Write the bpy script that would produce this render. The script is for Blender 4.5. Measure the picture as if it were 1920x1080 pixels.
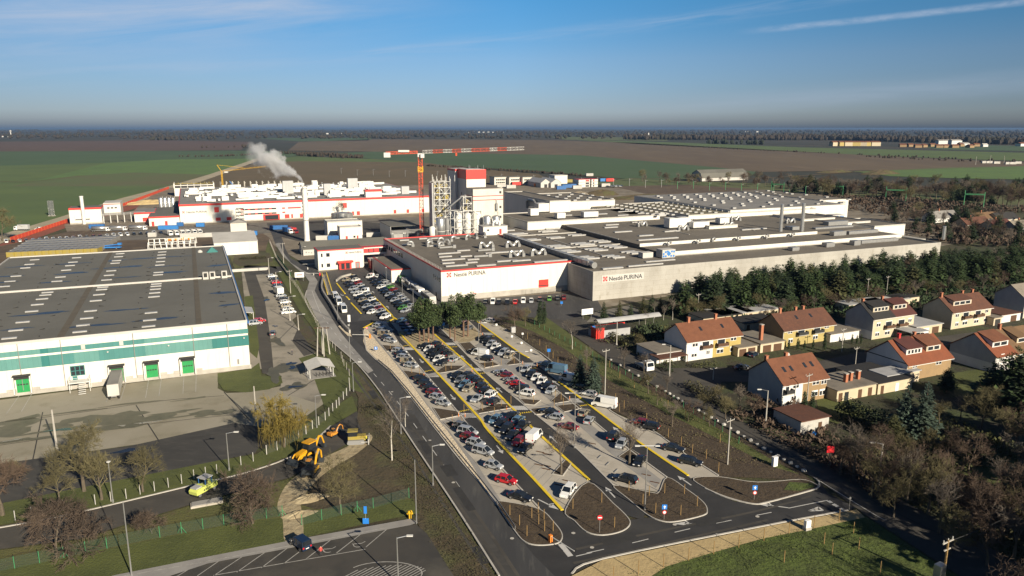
import bpy, bmesh, math, random
from mathutils import Vector, Matrix
from mathutils.geometry import tessellate_polygon
R = math.radians
random.seed(7)
for o in list(bpy.data.objects): bpy.data.objects.remove(o)
SC = bpy.context.scene
COL = SC.collection
# ---------------------------------------------------------------- camera
FPX, CAMH = 1400.0, 64.0
PITCH = math.atan(300 / FPX)
cam = bpy.data.cameras.new('camera'); camo = bpy.data.objects.new('camera', cam); COL.objects.link(camo)
cam.sensor_width = 36; cam.lens = 36 * FPX / 1920
cam.clip_start = 1; cam.clip_end = 250000
camo.location = (0, 0, CAMH); camo.rotation_euler = (R(90) - PITCH, 0, 0)
SC.camera = camo
# ---------------------------------------------------------------- sun, sky, exposure
SUN_EL, SUN_AZ = R(23), R(143)          # azimuth clockwise from +Y
SC.view_settings.view_transform = 'Standard'; SC.view_settings.look = 'None'
SC.view_settings.gamma = 1; SC.view_settings.use_curve_mapping = False
SC.view_settings.exposure = 0.84
SC.cycles.volume_bounces = 2
sl = bpy.data.lights.new('sun', 'SUN'); so = bpy.data.objects.new('sun', sl); COL.objects.link(so)
sl.energy = 5.0; sl.angle = R(0.5); sl.color = (1.0, 0.885, 0.70)
sd = Vector((math.sin(SUN_AZ) * math.cos(SUN_EL), math.cos(SUN_AZ) * math.cos(SUN_EL), math.sin(SUN_EL)))
so.rotation_euler = sd.to_track_quat('Z', 'Y').to_euler(); so.location = sd * 300
W = bpy.data.worlds.new('World'); SC.world = W; W.use_nodes = True
def world():
    nt = W.node_tree; N = nt.nodes; L = nt.links; N.clear()
    out = N.new('ShaderNodeOutputWorld'); bg = N.new('ShaderNodeBackground')
    sky = N.new('ShaderNodeTexSky'); sky.sky_type = 'NISHITA'; sky.sun_disc = False
    sky.sun_elevation = SUN_EL; sky.sun_rotation = SUN_AZ
    sky.air_density = 1.0; sky.dust_density = 0.4; sky.ozone_density = 3.0; sky.altitude = 100
    bg.inputs[1].default_value = 0.088
    tc = N.new('ShaderNodeTexCoord'); sep = N.new('ShaderNodeSeparateXYZ'); L.new(tc.outputs['Generated'], sep.inputs[0])
    def M(op, a, b=None, c=None):
        n = N.new('ShaderNodeMath'); n.operation = op
        for i, x in enumerate((a, b, c)):
            if x is None: continue
            if isinstance(x, (int, float)): n.inputs[i].default_value = x
            else: L.new(x, n.inputs[i])
        return n.outputs[0]
    az = M('ARCTAN2', sep.outputs[0], sep.outputs[1]); el = M('ARCSINE', sep.outputs[2])
    # the deep blue above, the paler dusty air low down
    rmp = N.new('ShaderNodeValToRGB'); L.new(M('MULTIPLY', el, 4.0), rmp.inputs[0])
    cr = rmp.color_ramp; cr.elements[0].position = 0.0; cr.elements[0].color = (.165, .245, .49, 1)
    cr.elements[1].position = 1.0; cr.elements[1].color = (.26, .34, .43, 1)
    for p, c in ((.02, (.26, .32, .52, 1)), (.045, (.34, .40, .60, 1)), (.08, (.39, .46, .67, 1)), (.142, (.385, .465, .68, 1)), (.346, (.37, .49, .68, 1)), (.49, (.265, .485, .685, 1)), (.62, (.225, .495, .695, 1)), (.8, (.21, .40, .56, 1))):
        e = cr.elements.new(p); e.color = c
    mul = N.new('ShaderNodeMix'); mul.data_type = 'RGBA'; mul.blend_type = 'MULTIPLY'; mul.inputs[0].default_value = 1
    L.new(sky.outputs[0], mul.inputs[6]); L.new(rmp.outputs[0], mul.inputs[7])
    azf = N.new('ShaderNodeMapRange'); azf.inputs[1].default_value = 0; azf.inputs[2].default_value = .62; azf.inputs[3].default_value = .95; azf.inputs[4].default_value = .72; azf.clamp = True; L.new(M('ABSOLUTE', az), azf.inputs[0])
    dim = N.new('ShaderNodeMix'); dim.data_type = 'RGBA'; dim.blend_type = 'MULTIPLY'; dim.inputs[0].default_value = 1; L.new(mul.outputs[2], dim.inputs[6]); L.new(azf.outputs[0], dim.inputs[7])
    # thin cirrus: noise stretched along slightly rising streaks, in azimuth / elevation
    def noise(sx, sy, tilt, sc, det, lo, hi, off):
        cmb = N.new('ShaderNodeCombineXYZ')
        L.new(M('MULTIPLY', M('ADD', az, off), sx), cmb.inputs[0])
        L.new(M('MULTIPLY', M('SUBTRACT', el, M('MULTIPLY', az, tilt)), sy), cmb.inputs[1])
        n = N.new('ShaderNodeTexNoise'); n.inputs['Scale'].default_value = sc; n.inputs['Detail'].default_value = det
        n.inputs['Roughness'].default_value = .62; n.inputs['Distortion'].default_value = .5
        L.new(cmb.outputs[0], n.inputs['Vector'])
        r = N.new('ShaderNodeMapRange'); r.inputs[1].default_value = lo; r.inputs[2].default_value = hi; L.new(n.outputs[0], r.inputs[0]); r.clamp = True
        return r.outputs[0]
    def band(a0, e0, tilt, w, soft):      # 1 on the line el = e0 + tilt*(az-a0), fading over w
        line = M('ADD', e0, M('MULTIPLY', M('SUBTRACT', az, a0), tilt))
        d = M('DIVIDE', M('ABSOLUTE', M('SUBTRACT', el, line)), w)
        r = N.new('ShaderNodeMapRange'); r.inputs[1].default_value = soft; r.inputs[2].default_value = 1.0
        r.inputs[3].default_value = 1.0; r.inputs[4].default_value = 0.0; r.clamp = True; r.interpolation_type = 'SMOOTHSTEP'; L.new(d, r.inputs[0]); return r.outputs[0]
    def fade(a0, a1):
        r = N.new('ShaderNodeMapRange'); r.inputs[1].default_value = a0; r.inputs[2].default_value = a1; r.clamp = True; r.interpolation_type = 'SMOOTHSTEP'
        L.new(az, r.inputs[0]); return r.outputs[0]
    big = M('MULTIPLY', M('MULTIPLY', band(-.35, .135, .12, .062, .0), noise(2.2, 26, .12, 1.6, 7, .25, .75, 3)), fade(.05, -.42))
    low = M('MULTIPLY', M('MULTIPLY', band(.0, .11, .10, .016, .0), noise(4, 60, .1, 1.4, 5, .42, .7, 11)), .55)
    trail = M('MULTIPLY', M('MULTIPLY', band(.29, .115, .055, .0055, .1), fade(.27, .36)), noise(14, 40, .05, 2, 4, .2, .6, 5))
    haze = M('MULTIPLY', M('MULTIPLY', band(.5, .044, .06, .02, .0), noise(3, 30, .05, 1.2, 4, .2, .8, 21)), M('MULTIPLY', fade(.0, .4), .7))
    s = M('ADD', M('ADD', M('MULTIPLY', big, 1.25), M('MULTIPLY', low, .6)), M('ADD', M('MULTIPLY', trail, .6), M('MULTIPLY', haze, .6)))
    mx = N.new('ShaderNodeMix'); mx.data_type = 'RGBA'; L.new(M('MINIMUM', M('MULTIPLY', s, .8), .8), mx.inputs[0])
    L.new(dim.outputs[2], mx.inputs[6]); mx.inputs[7].default_value = (3.0, 3.5, 4.4, 1)
    L.new(mx.outputs[2], bg.inputs[0]); L.new(bg.outputs[0], out.inputs[0])
world()
# ---------------------------------------------------------------- calibrated ground coordinates
CP, SP = math.cos(PITCH), math.sin(PITCH)
def G(x, y, z=0.0):
    "point at height z seen at photo pixel (x, y)"
    dx, dy = (x - 960) / FPX, (540 - y) / FPX
    d = Vector((dx, CP + dy * SP, -SP + dy * CP))
    return Vector((0, 0, CAMH)) + d * ((z - CAMH) / d.z)
def YP(p):
    r = Vector(p) - Vector((0, 0, CAMH))
    return 540 - FPX * (r.y * SP + r.z * CP) / (r.y * CP - r.z * SP)
def HT(x, y, ty):
    "height of an upright that stands at (x, y) and ends at picture row ty"
    g = G(x, y); lo, hi = 0, 150
    for _ in range(40):
        m = (lo + hi) / 2
        if YP((g.x, g.y, m)) > ty: lo = m
        else: hi = m
    return lo
def HZ(p, ty):
    lo, hi = 0, 150
    for _ in range(40):
        m = (lo + hi) / 2
        if YP((p.x, p.y, m)) > ty: lo = m
        else: hi = m
    return lo
SO = G(828, 566); SANG = R(23.18)
SU = Vector((math.cos(SANG), math.sin(SANG), 0)); SV = Vector((-SU.y, SU.x, 0))
def S(u, v, z=0): return SO + SU * u + SV * v + Vector((0, 0, z))
# ---------------------------------------------------------------- mesh builder
EACH = dict(trunk_band='trunk_band', pipework='pipe', machinery='machine', skylight='skylight', rain_puddle='rain_puddle', roof_vents='roof_vent', roof_ducts='roof_duct', window='window', window_panel='window_panel', walkway='roof_walkway', roof_upstand='roof_upstand', clerestory='clerestory', mural='mural', counterweight='counterweight', dock_bumper='dock_bumper', shelter_post='post', post='post', leg='leg', vent_pipe='vent_pipe', stripe='stripe', notice='notice', porch_glazing='porch_glazing', column='column', trestle='trestle', pane='pane', door_window='door_window', container='container', strut='strut', rail='rail', wheel='wheel', headlight='headlight', tail_light='tail_light', balcony='balcony', chimney='chimney', dormer='dormer', stair_tread='stair_tread')
class MB:
    def __init__(s): s.v = []; s.f = []; s.m = []; s.k = []
    def face(s, pts, m=0):
        b = len(s.v); s.v += [tuple(p) for p in pts]; s.f.append(tuple(range(b, b + len(pts)))); s.m.append(m)
    def mesh(s, vs, fs, m=0):
        b = len(s.v); s.v += [tuple(p) for p in vs]
        for f in fs: s.f.append(tuple(b + i for i in f)); s.m.append(m)
    def box(s, x0, x1, y0, y1, z0, z1, m=0, top=None):
        s.k.append(len(s.f))
        vs = [(x0,y0,z0),(x1,y0,z0),(x1,y1,z0),(x0,y1,z0),(x0,y0,z1),(x1,y0,z1),(x1,y1,z1),(x0,y1,z1)]
        s.mesh(vs, [(3,2,1,0),(0,1,5,4),(1,2,6,5),(2,3,7,6),(3,0,4,7)], m); s.mesh(vs[4:], [(0,1,2,3)], m if top is None else top)
    def rbox(s, c, sx, sy, sz, a=0, m=0):
        "box with base centre c, turned by a"
        s.k.append(len(s.f))
        ca, sa = math.cos(a), math.sin(a); c = Vector(c)
        vs = [c + Vector((x*ca-y*sa, x*sa+y*ca, z)) for z in (0, sz) for x, y in ((-sx/2,-sy/2),(sx/2,-sy/2),(sx/2,sy/2),(-sx/2,sy/2))]
        s.mesh(vs, [(3,2,1,0),(0,1,5,4),(1,2,6,5),(2,3,7,6),(3,0,4,7),(4,5,6,7)], m)
    def prism(s, pts, z0, z1, m=0, top=None, bottom=True):
        n = len(pts); a = sum(pts[i][0]*pts[(i+1)%n][1]-pts[(i+1)%n][0]*pts[i][1] for i in range(n))
        if a < 0: pts = pts[::-1]
        lo = [(p[0],p[1],z0) for p in pts]; hi = [(p[0],p[1],z1) for p in pts]
        s.mesh(lo+hi, [(i,(i+1)%n,n+(i+1)%n,n+i) for i in range(n)], m)
        tr = tessellate_polygon([[Vector(p) for p in hi]])
        s.mesh(hi, [fix(hi, t) for t in tr], m if top is None else top)
        if bottom: s.mesh(lo, [fix(lo, t)[::-1] for t in tr], m)
    def sheet(s, pts, z, m=0):
        s.k.append(len(s.f))
        p3 = [Vector((p[0], p[1], z)) for p in pts]
        s.mesh(p3, [fix(p3, t) for t in tessellate_polygon([p3])], m)
    def tube(s, p, q, r0, r1=None, n=6, m=0, cap=True):
        r1 = r0 if r1 is None else r1; p, q = Vector(p), Vector(q); d = q - p
        s.k.append(len(s.f))
        if d.length < 1e-6: return
        e = d.orthogonal().normalized(); f = d.cross(e).normalized()
        vs = []
        for c, r in ((p, r0), (q, r1)):
            for i in range(n):
                t = 2*math.pi*i/n; vs.append(c + e*(r*math.cos(t)) + f*(r*math.sin(t)))
        fs = [(i,(i+1)%n,n+(i+1)%n,n+i) for i in range(n)]
        if cap: fs += [tuple(range(n))[::-1], tuple(range(n, 2*n))]
        s.mesh(vs, fs, m)
    def path(s, pts, r, n=6, m=0):
        for a, b in zip(pts, pts[1:]): s.tube(a, b, r, r, n, m)
    def extr(s, prof, y0, y1, m=0, mside=None):
        "profile in (x,z) pushed along y"
        n = len(prof); vs = [(x,y0,z) for x,z in prof]+[(x,y1,z) for x,z in prof]
        s.mesh(vs, [(i,(i+1)%n,n+(i+1)%n,n+i) for i in range(n)], m)
        s.mesh(vs, [tuple(range(n))[::-1], tuple(range(n,2*n))], m if mside is None else mside)
    def lathe(s, prof, n=12, m=0, c=(0,0,0)):
        "prof = [(r, z)...]"
        s.k.append(len(s.f))
        vs = [(c[0]+r*math.cos(2*math.pi*i/n), c[1]+r*math.sin(2*math.pi*i/n), c[2]+z) for r,z in prof for i in range(n)]
        fs = [(k*n+i, k*n+(i+1)%n, (k+1)*n+(i+1)%n, (k+1)*n+i) for k in range(len(prof)-1) for i in range(n)]
        s.mesh(vs, fs, m); k = (len(prof)-1)*n
        s.mesh(vs, [tuple(range(n))[::-1], tuple(range(k, k+n))], m)
    def trim(s):
        u = sorted({i for f in s.f for i in f}); r = {o: n for n, o in enumerate(u)}
        s.v = [s.v[i] for i in u]; s.f = [tuple(r[i] for i in f) for f in s.f]; s.k = []
    def data(s, name, mats, smooth=False):
        me = bpy.data.meshes.new(name); me.from_pydata(s.v, [], s.f)
        for x in (mats if isinstance(mats, (list, tuple)) else [mats]): me.materials.append(MT[x])
        me.polygons.foreach_set('material_index', s.m)
        if smooth: me.polygons.foreach_set('use_smooth', [True]*len(s.f))
        me.update(); return me
    def build(s, name, mats, parent=None, smooth=False, loc=None, rz=0, **k):
        if name in EACH and parent is not None and len(s.k) > 1:       # one part per piece
            for i, a in enumerate(s.k[:100]):
                b = s.k[i+1] if i+1 < len(s.k) else len(s.f)
                q = MB(); q.v = s.v; q.f = s.f[a:b]; q.m = s.m[a:b]; q.trim(); o = q.build(EACH[name], mats, parent, smooth)
            if len(s.k) > 100: a = s.k[100]; q = MB(); q.v = s.v; q.f = s.f[a:]; q.m = s.m[a:]; q.trim(); o = q.build(EACH[name], mats, parent, smooth); o['kind'] = 'stuff'
            return o
        o = bpy.data.objects.new(name, s.data(name, mats, smooth)); COL.objects.link(o)
        if parent: o.parent = parent
        if loc is not None: o.location = loc; o.rotation_euler = (0,0,rz)
        tag(o, **k); return o
def fix(p, t):
    a, b, c = (p[i] for i in t); a=Vector(a);b=Vector(b);c=Vector(c)
    return tuple(t) if (b-a).cross(c-a).z >= 0 else tuple(t)[::-1]
def tag(o, label=None, cat=None, group=None, kind=None):
    if label: o['label'] = label
    if cat: o['category'] = cat
    if group: o['group'] = group
    if kind: o['kind'] = kind
    return o
def thing(name, loc=(0,0,0), rz=0, label=None, cat=None, group=None):
    o = bpy.data.objects.new(name, None); COL.objects.link(o); o.location = loc; o.rotation_euler = (0,0,rz); o.empty_display_size = .3
    return tag(o, label, cat, group)
KIDS = {}
def copy_tree(o, parent=None, loc=None, rz=None, sc=None, label=None, group=None, swap=None):
    c = o.copy(); COL.objects.link(c)
    if parent is not None: c.parent = parent
    if loc is not None: c.location = loc
    if rz is not None: c.rotation_euler = (0,0,rz)
    if sc is not None: c.scale = sc if isinstance(sc, (tuple, list)) else (sc,)*3
    tag(c, label, None, group)
    if swap and c.data and c.data.name in swap: c.data = swap[c.data.name]
    for ch in kids(o): copy_tree(ch, c, swap=swap)
    return c
def kids(o):
    if o.name not in KIDS: KIDS[o.name] = list(o.children)
    return KIDS[o.name]
# ---------------------------------------------------------------- materials
MT = {}
TUNE = (('field_brown', 1.25), ('field_ochre', 1.2), ('field_umber', 1.2), ('field', 1.35), ('far_land', .62), ('clad_', .80), ('render_white', .85), ('roof_white', .74), ('skylight', .62), ('duct_white', .9), ('duct', .52), ('site_ground', 1.45), ('mud', 1.25), ('asphalt_dusty', 1.7), ('white_steel', .8), ('coping', .8), ('roof_felt', 1.35), ('roof_grey', 1.32), ('roof_moss', 1.2), ('lawn_lush', .92), ('lawn', .88), ('scrub', 1.1), ('soil', .95), ('garden', .8), ('near_land', .9), ('asphalt_new', 1.15), ('asphalt_road', 1.35), ('asphalt_dark', 1.1), ('asphalt_lot', .9), ('asphalt_lane', .75), ('yard', .9), ('sand_pale', .8), ('tile_', .40), ('insul_yellow', .45), ('insul_wrap', .8), ('concrete_panel', .95), ('twig', .95), ('needle', .9), ('teal', .7), ('wood_', .5), ('render_yellow', .72), ('render_ochre', .8), ('render_brown', .8), ('render_cream', .82), ('mark_', .6), ('window_frame', .85), ('red_bright', .8), ('kerb_yellow', .85), ('timber', .62), ('willow', .48), ('sand', .9))
def mat(name, c, rough=.8, c2=None, sc=.3, lo=.35, hi=.65, det=6, metal=0, bump=0, bsc=None, spec=None, c3=None, sc3=None, lo3=.5, hi3=.7, emit=None, trans=0, stretch=None, seams=None, alpha=None, sub=0):
    k = next((v for p, v in TUNE if name.startswith(p)), 1)
    c, c2, c3 = (tuple(min(.95, x*k) for x in q) if q else q for q in (c, c2, c3))
    m = bpy.data.materials.new(name); m.use_nodes = True; MT[name] = m
    nt = m.node_tree; N, L = nt.nodes, nt.links; b = N['Principled BSDF']
    b.inputs['Base Color'].default_value = (*c, 1); b.inputs['Roughness'].default_value = rough; b.inputs['Metallic'].default_value = metal
    if spec is not None: b.inputs['Specular IOR Level'].default_value = spec
    if trans: b.inputs['Transmission Weight'].default_value = trans
    if alpha is not None: b.inputs['Alpha'].default_value = alpha
    if emit: b.inputs['Emission Color'].default_value = (*emit[:3], 1); b.inputs['Emission Strength'].default_value = emit[3]
    tc = N.new('ShaderNodeTexCoord'); vec = tc.outputs['Object']
    if stretch:
        mp = N.new('ShaderNodeMapping'); mp.inputs['Scale'].default_value = stretch[:3]
        if len(stretch) > 3: mp.inputs['Rotation'].default_value = (0, 0, stretch[3])
        L.new(vec, mp.inputs[0]); vec = mp.outputs[0]
    def ns(scale, d=det):
        n = N.new('ShaderNodeTexNoise'); n.inputs['Scale'].default_value = scale; n.inputs['Detail'].default_value = d
        n.inputs['Roughness'].default_value = .6; L.new(vec, n.inputs['Vector']); return n.outputs[0]
    def ramp(x, a, z):
        r = N.new('ShaderNodeMapRange'); r.inputs[1].default_value = a; r.inputs[2].default_value = z; r.clamp = True; L.new(x, r.inputs[0]); return r.outputs[0]
    def mixc(f, a, bb):
        x = N.new('ShaderNodeMix'); x.data_type = 'RGBA'; L.new(f, x.inputs[0])
        for i, y in ((6, a), (7, bb)):
            if isinstance(y, tuple): x.inputs[i].default_value = (*y, 1)
            else: L.new(y, x.inputs[i])
        return x.outputs[2]
    col = None
    if c2: col = mixc(ramp(ns(sc), lo, hi), c, c2)
    if c3: col = mixc(ramp(ns(sc3 or sc * 4), lo3, hi3), col or c, c3)
    if seams:   # panel joints: (width, height, gap, colour)
        bk = N.new('ShaderNodeTexBrick'); bk.offset = seams[4] if len(seams) > 4 else 0; bk.inputs['Scale'].default_value = 1
        bk.inputs['Brick Width'].default_value = seams[0]; bk.inputs['Row Height'].default_value = seams[1]; bk.inputs['Mortar Size'].default_value = seams[2]
        bk.inputs['Color1'].default_value = (1,1,1,1); bk.inputs['Color2'].default_value = (.94,.94,.94,1); bk.inputs['Mortar'].default_value = (*seams[3], 1)
        sx = N.new('ShaderNodeSeparateXYZ'); L.new(tc.outputs['Object'], sx.inputs[0])
        ad = N.new('ShaderNodeMath'); ad.operation = 'ADD'; L.new(sx.outputs[0], ad.inputs[0]); L.new(sx.outputs[1], ad.inputs[1])
        cb = N.new('ShaderNodeCombineXYZ'); L.new(ad.outputs[0], cb.inputs[0]); L.new(sx.outputs[2], cb.inputs[1]); L.new(cb.outputs[0], bk.inputs['Vector'])
        x = N.new('ShaderNodeMix'); x.data_type = 'RGBA'; x.blend_type = 'MULTIPLY'; x.inputs[0].default_value = 1
        if col: L.new(col, x.inputs[6])
        else: x.inputs[6].default_value = (*c, 1)
        L.new(bk.outputs[0], x.inputs[7]); col = x.outputs[2]
    if col: L.new(col, b.inputs['Base Color'])
    if bump:
        bp = N.new('ShaderNodeBump'); bp.inputs['Strength'].default_value = 1; bp.inputs['Distance'].default_value = bump
        L.new(ns(bsc or sc * 5), bp.inputs['Height']); L.new(bp.outputs[0], b.inputs['Normal'])
    return m
def paint(name, c, rough=.3, metal=.0):
    m = mat(name, c, rough, metal=metal); m.node_tree.nodes['Principled BSDF'].inputs['Coat Weight'].default_value = .6
    return m
# ---- ground
mat('far_land', (.040,.042,.022), .95, (.020,.026,.014), .0011, .42, .58, 8, c3=(.062,.05,.032), sc3=.0019, lo3=.5, hi3=.6)
mat('near_land', (.062,.062,.020), .95, (.040,.032,.016), .05, .38, .62, 8, c3=(.05,.08,.016), sc3=.35, lo3=.5, hi3=.75, bump=.25, bsc=1.5)
mat('field_green', (.046,.072,.016), .95, (.056,.084,.018), .012, .4, .6, 5, c3=(.036,.066,.016), sc3=.004)
mat('field_bright', (.056,.100,.020), .95, (.048,.086,.02), .01, c3=(.064,.12,.02), sc3=.05)
mat('field_dark', (.026,.056,.018), .95, (.034,.06,.022), .008, c3=(.022,.045,.018), sc3=.003)
mat('field_olive', (.060,.066,.022), .95, (.05,.075,.02), .01, c3=(.07,.06,.026), sc3=.004)
mat('field_brown', (.082,.058,.032), .95, (.066,.046,.027), .006, c3=(.098,.07,.04), sc3=.02, stretch=(1,.25,1,.4))
mat('field_umber', (.066,.038,.026), .95, (.052,.03,.022), .006, c3=(.078,.048,.034), sc3=.02)
mat('field_ochre', (.085,.060,.028), .95, (.068,.052,.024), .008, c3=(.10,.07,.034), sc3=.03)
mat('asphalt_new', (.019,.019,.020), .85, (.030,.029,.029), .25, .4, .7, 8, c3=(.040,.038,.035), sc3=.05, lo3=.52, hi3=.75)
mat('asphalt_road', (.026,.026,.027), .85, (.046,.045,.044), .12, .4, .65, 8, c3=(.068,.066,.06), sc3=.9, lo3=.55, hi3=.8, stretch=(1,.15,1,R(35)))
mat('asphalt_old', (.14,.13,.11), .9, (.10,.092,.08), .12, .4, .62, 8, c3=(.17,.155,.13), sc3=.5)
mat('asphalt_dusty', (.15,.145,.135), .9, (.105,.10,.095), .2, .4, .65, 8, c3=(.19,.18,.165), sc3=.05)
mat('asphalt_dark', (.042,.040,.037), .9, (.028,.027,.026), .09, .42, .6, 9, c3=(.055,.051,.045), sc3=.5, stretch=(.4,1,1,R(20)))
mat('asphalt_lot', (.055,.050,.043), .9, (.036,.034,.031), .12, .42, .6, 9, c3=(.085,.078,.064), sc3=.07, lo3=.5, hi3=.65)
mat('asphalt_lane', (.075,.068,.058), .9, (.05,.046,.04), .1, .42, .6, 9, c3=(.095,.085,.07), sc3=.4, stretch=(.5,1,1,R(20)))
mat('yard', (.30,.275,.215), .9, (.25,.225,.165), .035, .42, .62, 8, c3=(.20,.18,.125), sc3=.11, lo3=.55, hi3=.72, seams=None)
mat('yard_stain', (.085,.08,.05), .5, (.12,.11,.07), .4, spec=.5)
mat('fresh_tar', (.022,.021,.02), .8, (.032,.031,.029), .6)
mat('wet', (.02,.022,.024), .06, spec=.8)
mat('wet_roof', (.03,.035,.045), .3, spec=.35)
mat('yard_service', (.30,.27,.22), .9, (.22,.20,.16), .08, .42, .62, 8, c3=(.14,.128,.105), sc3=.16, lo3=.56, hi3=.72)
mat('paving', (.40,.365,.31), .9, (.34,.31,.26), .3, .4, .65, 7, c3=(.29,.265,.22), sc3=.07, lo3=.5, hi3=.72)
mat('paving_grey', (.26,.25,.235), .9, (.21,.20,.19), .25, .4, .65, 7)
mat('kerb', (.42,.40,.36), .9, (.34,.32,.29), .8)
mat('kerb_yellow', (.80,.58,.025), .7, (.66,.47,.02), 1.2, .45, .75)
mat('mark_white', (.78,.77,.74), .7, (.55,.54,.52), 2.0, .5, .8)
mat('mark_worn', (.58,.56,.52), .8, (.3,.29,.27), 1.2, .4, .8)
mat('mark_yellow', (.75,.53,.03), .7, (.5,.36,.03), 2.0, .5, .8)
mat('pebbles', (.66,.56,.41), .95, (.50,.42,.30), 1.6, .4, .65, 4, c3=(.30,.25,.18), sc3=2.6, lo3=.57, hi3=.7, bump=.25, bsc=2.2)
mat('soil', (.062,.043,.024), .98, (.044,.030,.018), .4, .4, .62, 8, c3=(.09,.066,.038), sc3=1.2, lo3=.56, hi3=.75, bump=.25, bsc=1.4)
mat('soil_bank', (.075,.056,.03), .98, (.052,.042,.022), .25, .4, .62, 8, c3=(.075,.075,.026), sc3=.12, lo3=.5, hi3=.66, bump=.35, bsc=1.2)
mat('sand', (.46,.35,.175), .95, (.40,.30,.15), .25, .4, .62, 8, c3=(.33,.25,.13), sc3=.7, lo3=.54, hi3=.72, bump=.1, bsc=1.5)
mat('sand_pale', (.42,.35,.22), .95, (.35,.28,.17), .35, .4, .62, 8, c3=(.27,.215,.13), sc3=.9, lo3=.52, hi3=.68, bump=.3, bsc=.9)
mat('lawn', (.085,.100,.020), .95, (.062,.076,.015), .16, .4, .62, 8, c3=(.10,.115,.03), sc3=.8, lo3=.52, hi3=.75, bump=.18, bsc=2.5)
mat('lawn_lush', (.074,.104,.017), .95, (.054,.072,.014), .3, .4, .62, 8, c3=(.095,.12,.026), sc3=1.4, lo3=.55, hi3=.75, bump=.3, bsc=1.2)
mat('lawn_dry', (.105,.100,.028), .95, (.075,.085,.02), .12, .4, .62, 8, c3=(.085,.062,.03), sc3=.35, lo3=.55, hi3=.72, bump=.2, bsc=2)
mat('scrub', (.060,.044,.024), .98, (.042,.040,.018), .16, .4, .6, 8, c3=(.055,.066,.018), sc3=.5, lo3=.52, hi3=.7, bump=.3, bsc=1.5)
mat('garden_ground', (.040,.040,.016), .98, (.045,.062,.014), .07, .42, .6, 8, c3=(.032,.025,.014), sc3=.25, lo3=.48, hi3=.66, bump=.3, bsc=1.2)
mat('mud', (.085,.06,.036), .8, (.06,.042,.026), .05, .4, .6, 8, c3=(.12,.088,.05), sc3=.15, lo3=.52, hi3=.7)
mat('site_ground', (.125,.105,.078), .95, (.09,.074,.052), .05, .4, .6, 8, c3=(.16,.14,.11), sc3=.15, lo3=.5, hi3=.66)
mat('red_earth', (.22,.06,.032), .95, (.16,.05,.03), .06)
mat('track', (.36,.31,.22), .95, (.28,.24,.16), .05)
# ================================================================ THE SETTING
def px(pts, z=0): return [G(a, b, z) for a, b in pts]
def smooth(pts, n=5, closed=False):
    out = []; k = len(pts)
    for i in range(k if closed else k - 1):
        p1, p2 = pts[i], pts[(i+1) % k]
        p0 = pts[i-1] if (i > 0 or closed) else p1
        p3 = pts[(i+2) % k] if (i + 2 < k or closed) else p2
        for j in range(n):
            t = j / n
            out.append(tuple(.5*((2*b)+(c-a)*t+(2*a-5*b+4*c-d)*t*t+(3*b-a-3*c+d)*t**3) for a, b, c, d in zip(p0, p1, p2, p3)))
    if not closed: out.append(tuple(pts[-1]))
    return out
def flat(name, polys, z, m, kind='structure', sm=False):
    mb = MB()
    for p in (polys if isinstance(polys[0][0], (tuple, list)) else [polys]):
        g = [tuple(q) for q in px(p)]
        if sm: g = smooth([q[:2] for q in g], 4, True)
        mb.sheet(g, z)
    return mb.build(name, m, kind=kind)
def strip(mb, pts, w, z0, z1, m=0, sm=True):
    "a kerb or line of width w along ground points"
    p = [Vector((q[0], q[1], 0)) for q in (smooth([tuple(q)[:2] for q in pts], 4) if sm and len(pts) > 2 else pts)]
    L, Rr = [], []
    for i, q in enumerate(p):
        d = (p[min(i+1, len(p)-1)] - p[max(i-1, 0)]).normalized(); n = Vector((-d.y, d.x, 0))
        L.append(q + n*w/2); Rr.append(q - n*w/2)
    for i in range(len(p)-1):
        a, b, c, d = L[i], Rr[i], Rr[i+1], L[i+1]
        up = lambda q, z: (q.x, q.y, z)
        mb.face([up(b,z1), up(c,z1), up(d,z1), up(a,z1)][::1], m)
        if z1 - z0 > .02:
            mb.face([up(a,z0), up(a,z1), up(d,z1), up(d,z0)], m); mb.face([up(b,z1), up(b,z0), up(c,z0), up(c,z1)], m)
    if z1 - z0 > .02:
        for a, b in ((L[0], Rr[0]), (Rr[-1], L[-1])):
            mb.face([(a.x,a.y,z0),(b.x,b.y,z0),(b.x,b.y,z1),(a.x,a.y,z1)], m)
def dashes(mb, pts, w, on, off, z, m=0):
    p = [Vector((q[0], q[1], 0)) for q in smooth([tuple(q)[:2] for q in pts], 10)]
    acc, cur, draw = 0, [p[0]], True
    for a, b in zip(p, p[1:]):
        L = (b-a).length; t = 0
        while t < L:
            need = (on if draw else off) - acc; st = min(need, L - t); t += st; acc += st
            q = a + (b-a)*(t/L)
            cur.append(q)
            if acc >= (on if draw else off) - 1e-6:
                if draw: strip(mb, cur, w, z, z, m, False)
                draw = not draw; acc = 0; cur = [q]
# the ground: one sheet to the horizon
mb = MB(); mb.face([(-90000,-300,-.6),(90000,-300,-.6),(90000,120000,-.6),(-90000,120000,-.6)]); mb.build('ground', 'far_land', kind='structure')
mb = MB(); mb.sheet([(-420,20),(430,20),(560,640),(-520,640)], -.12); mb.build('terrain', 'near_land', kind='structure')
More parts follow.
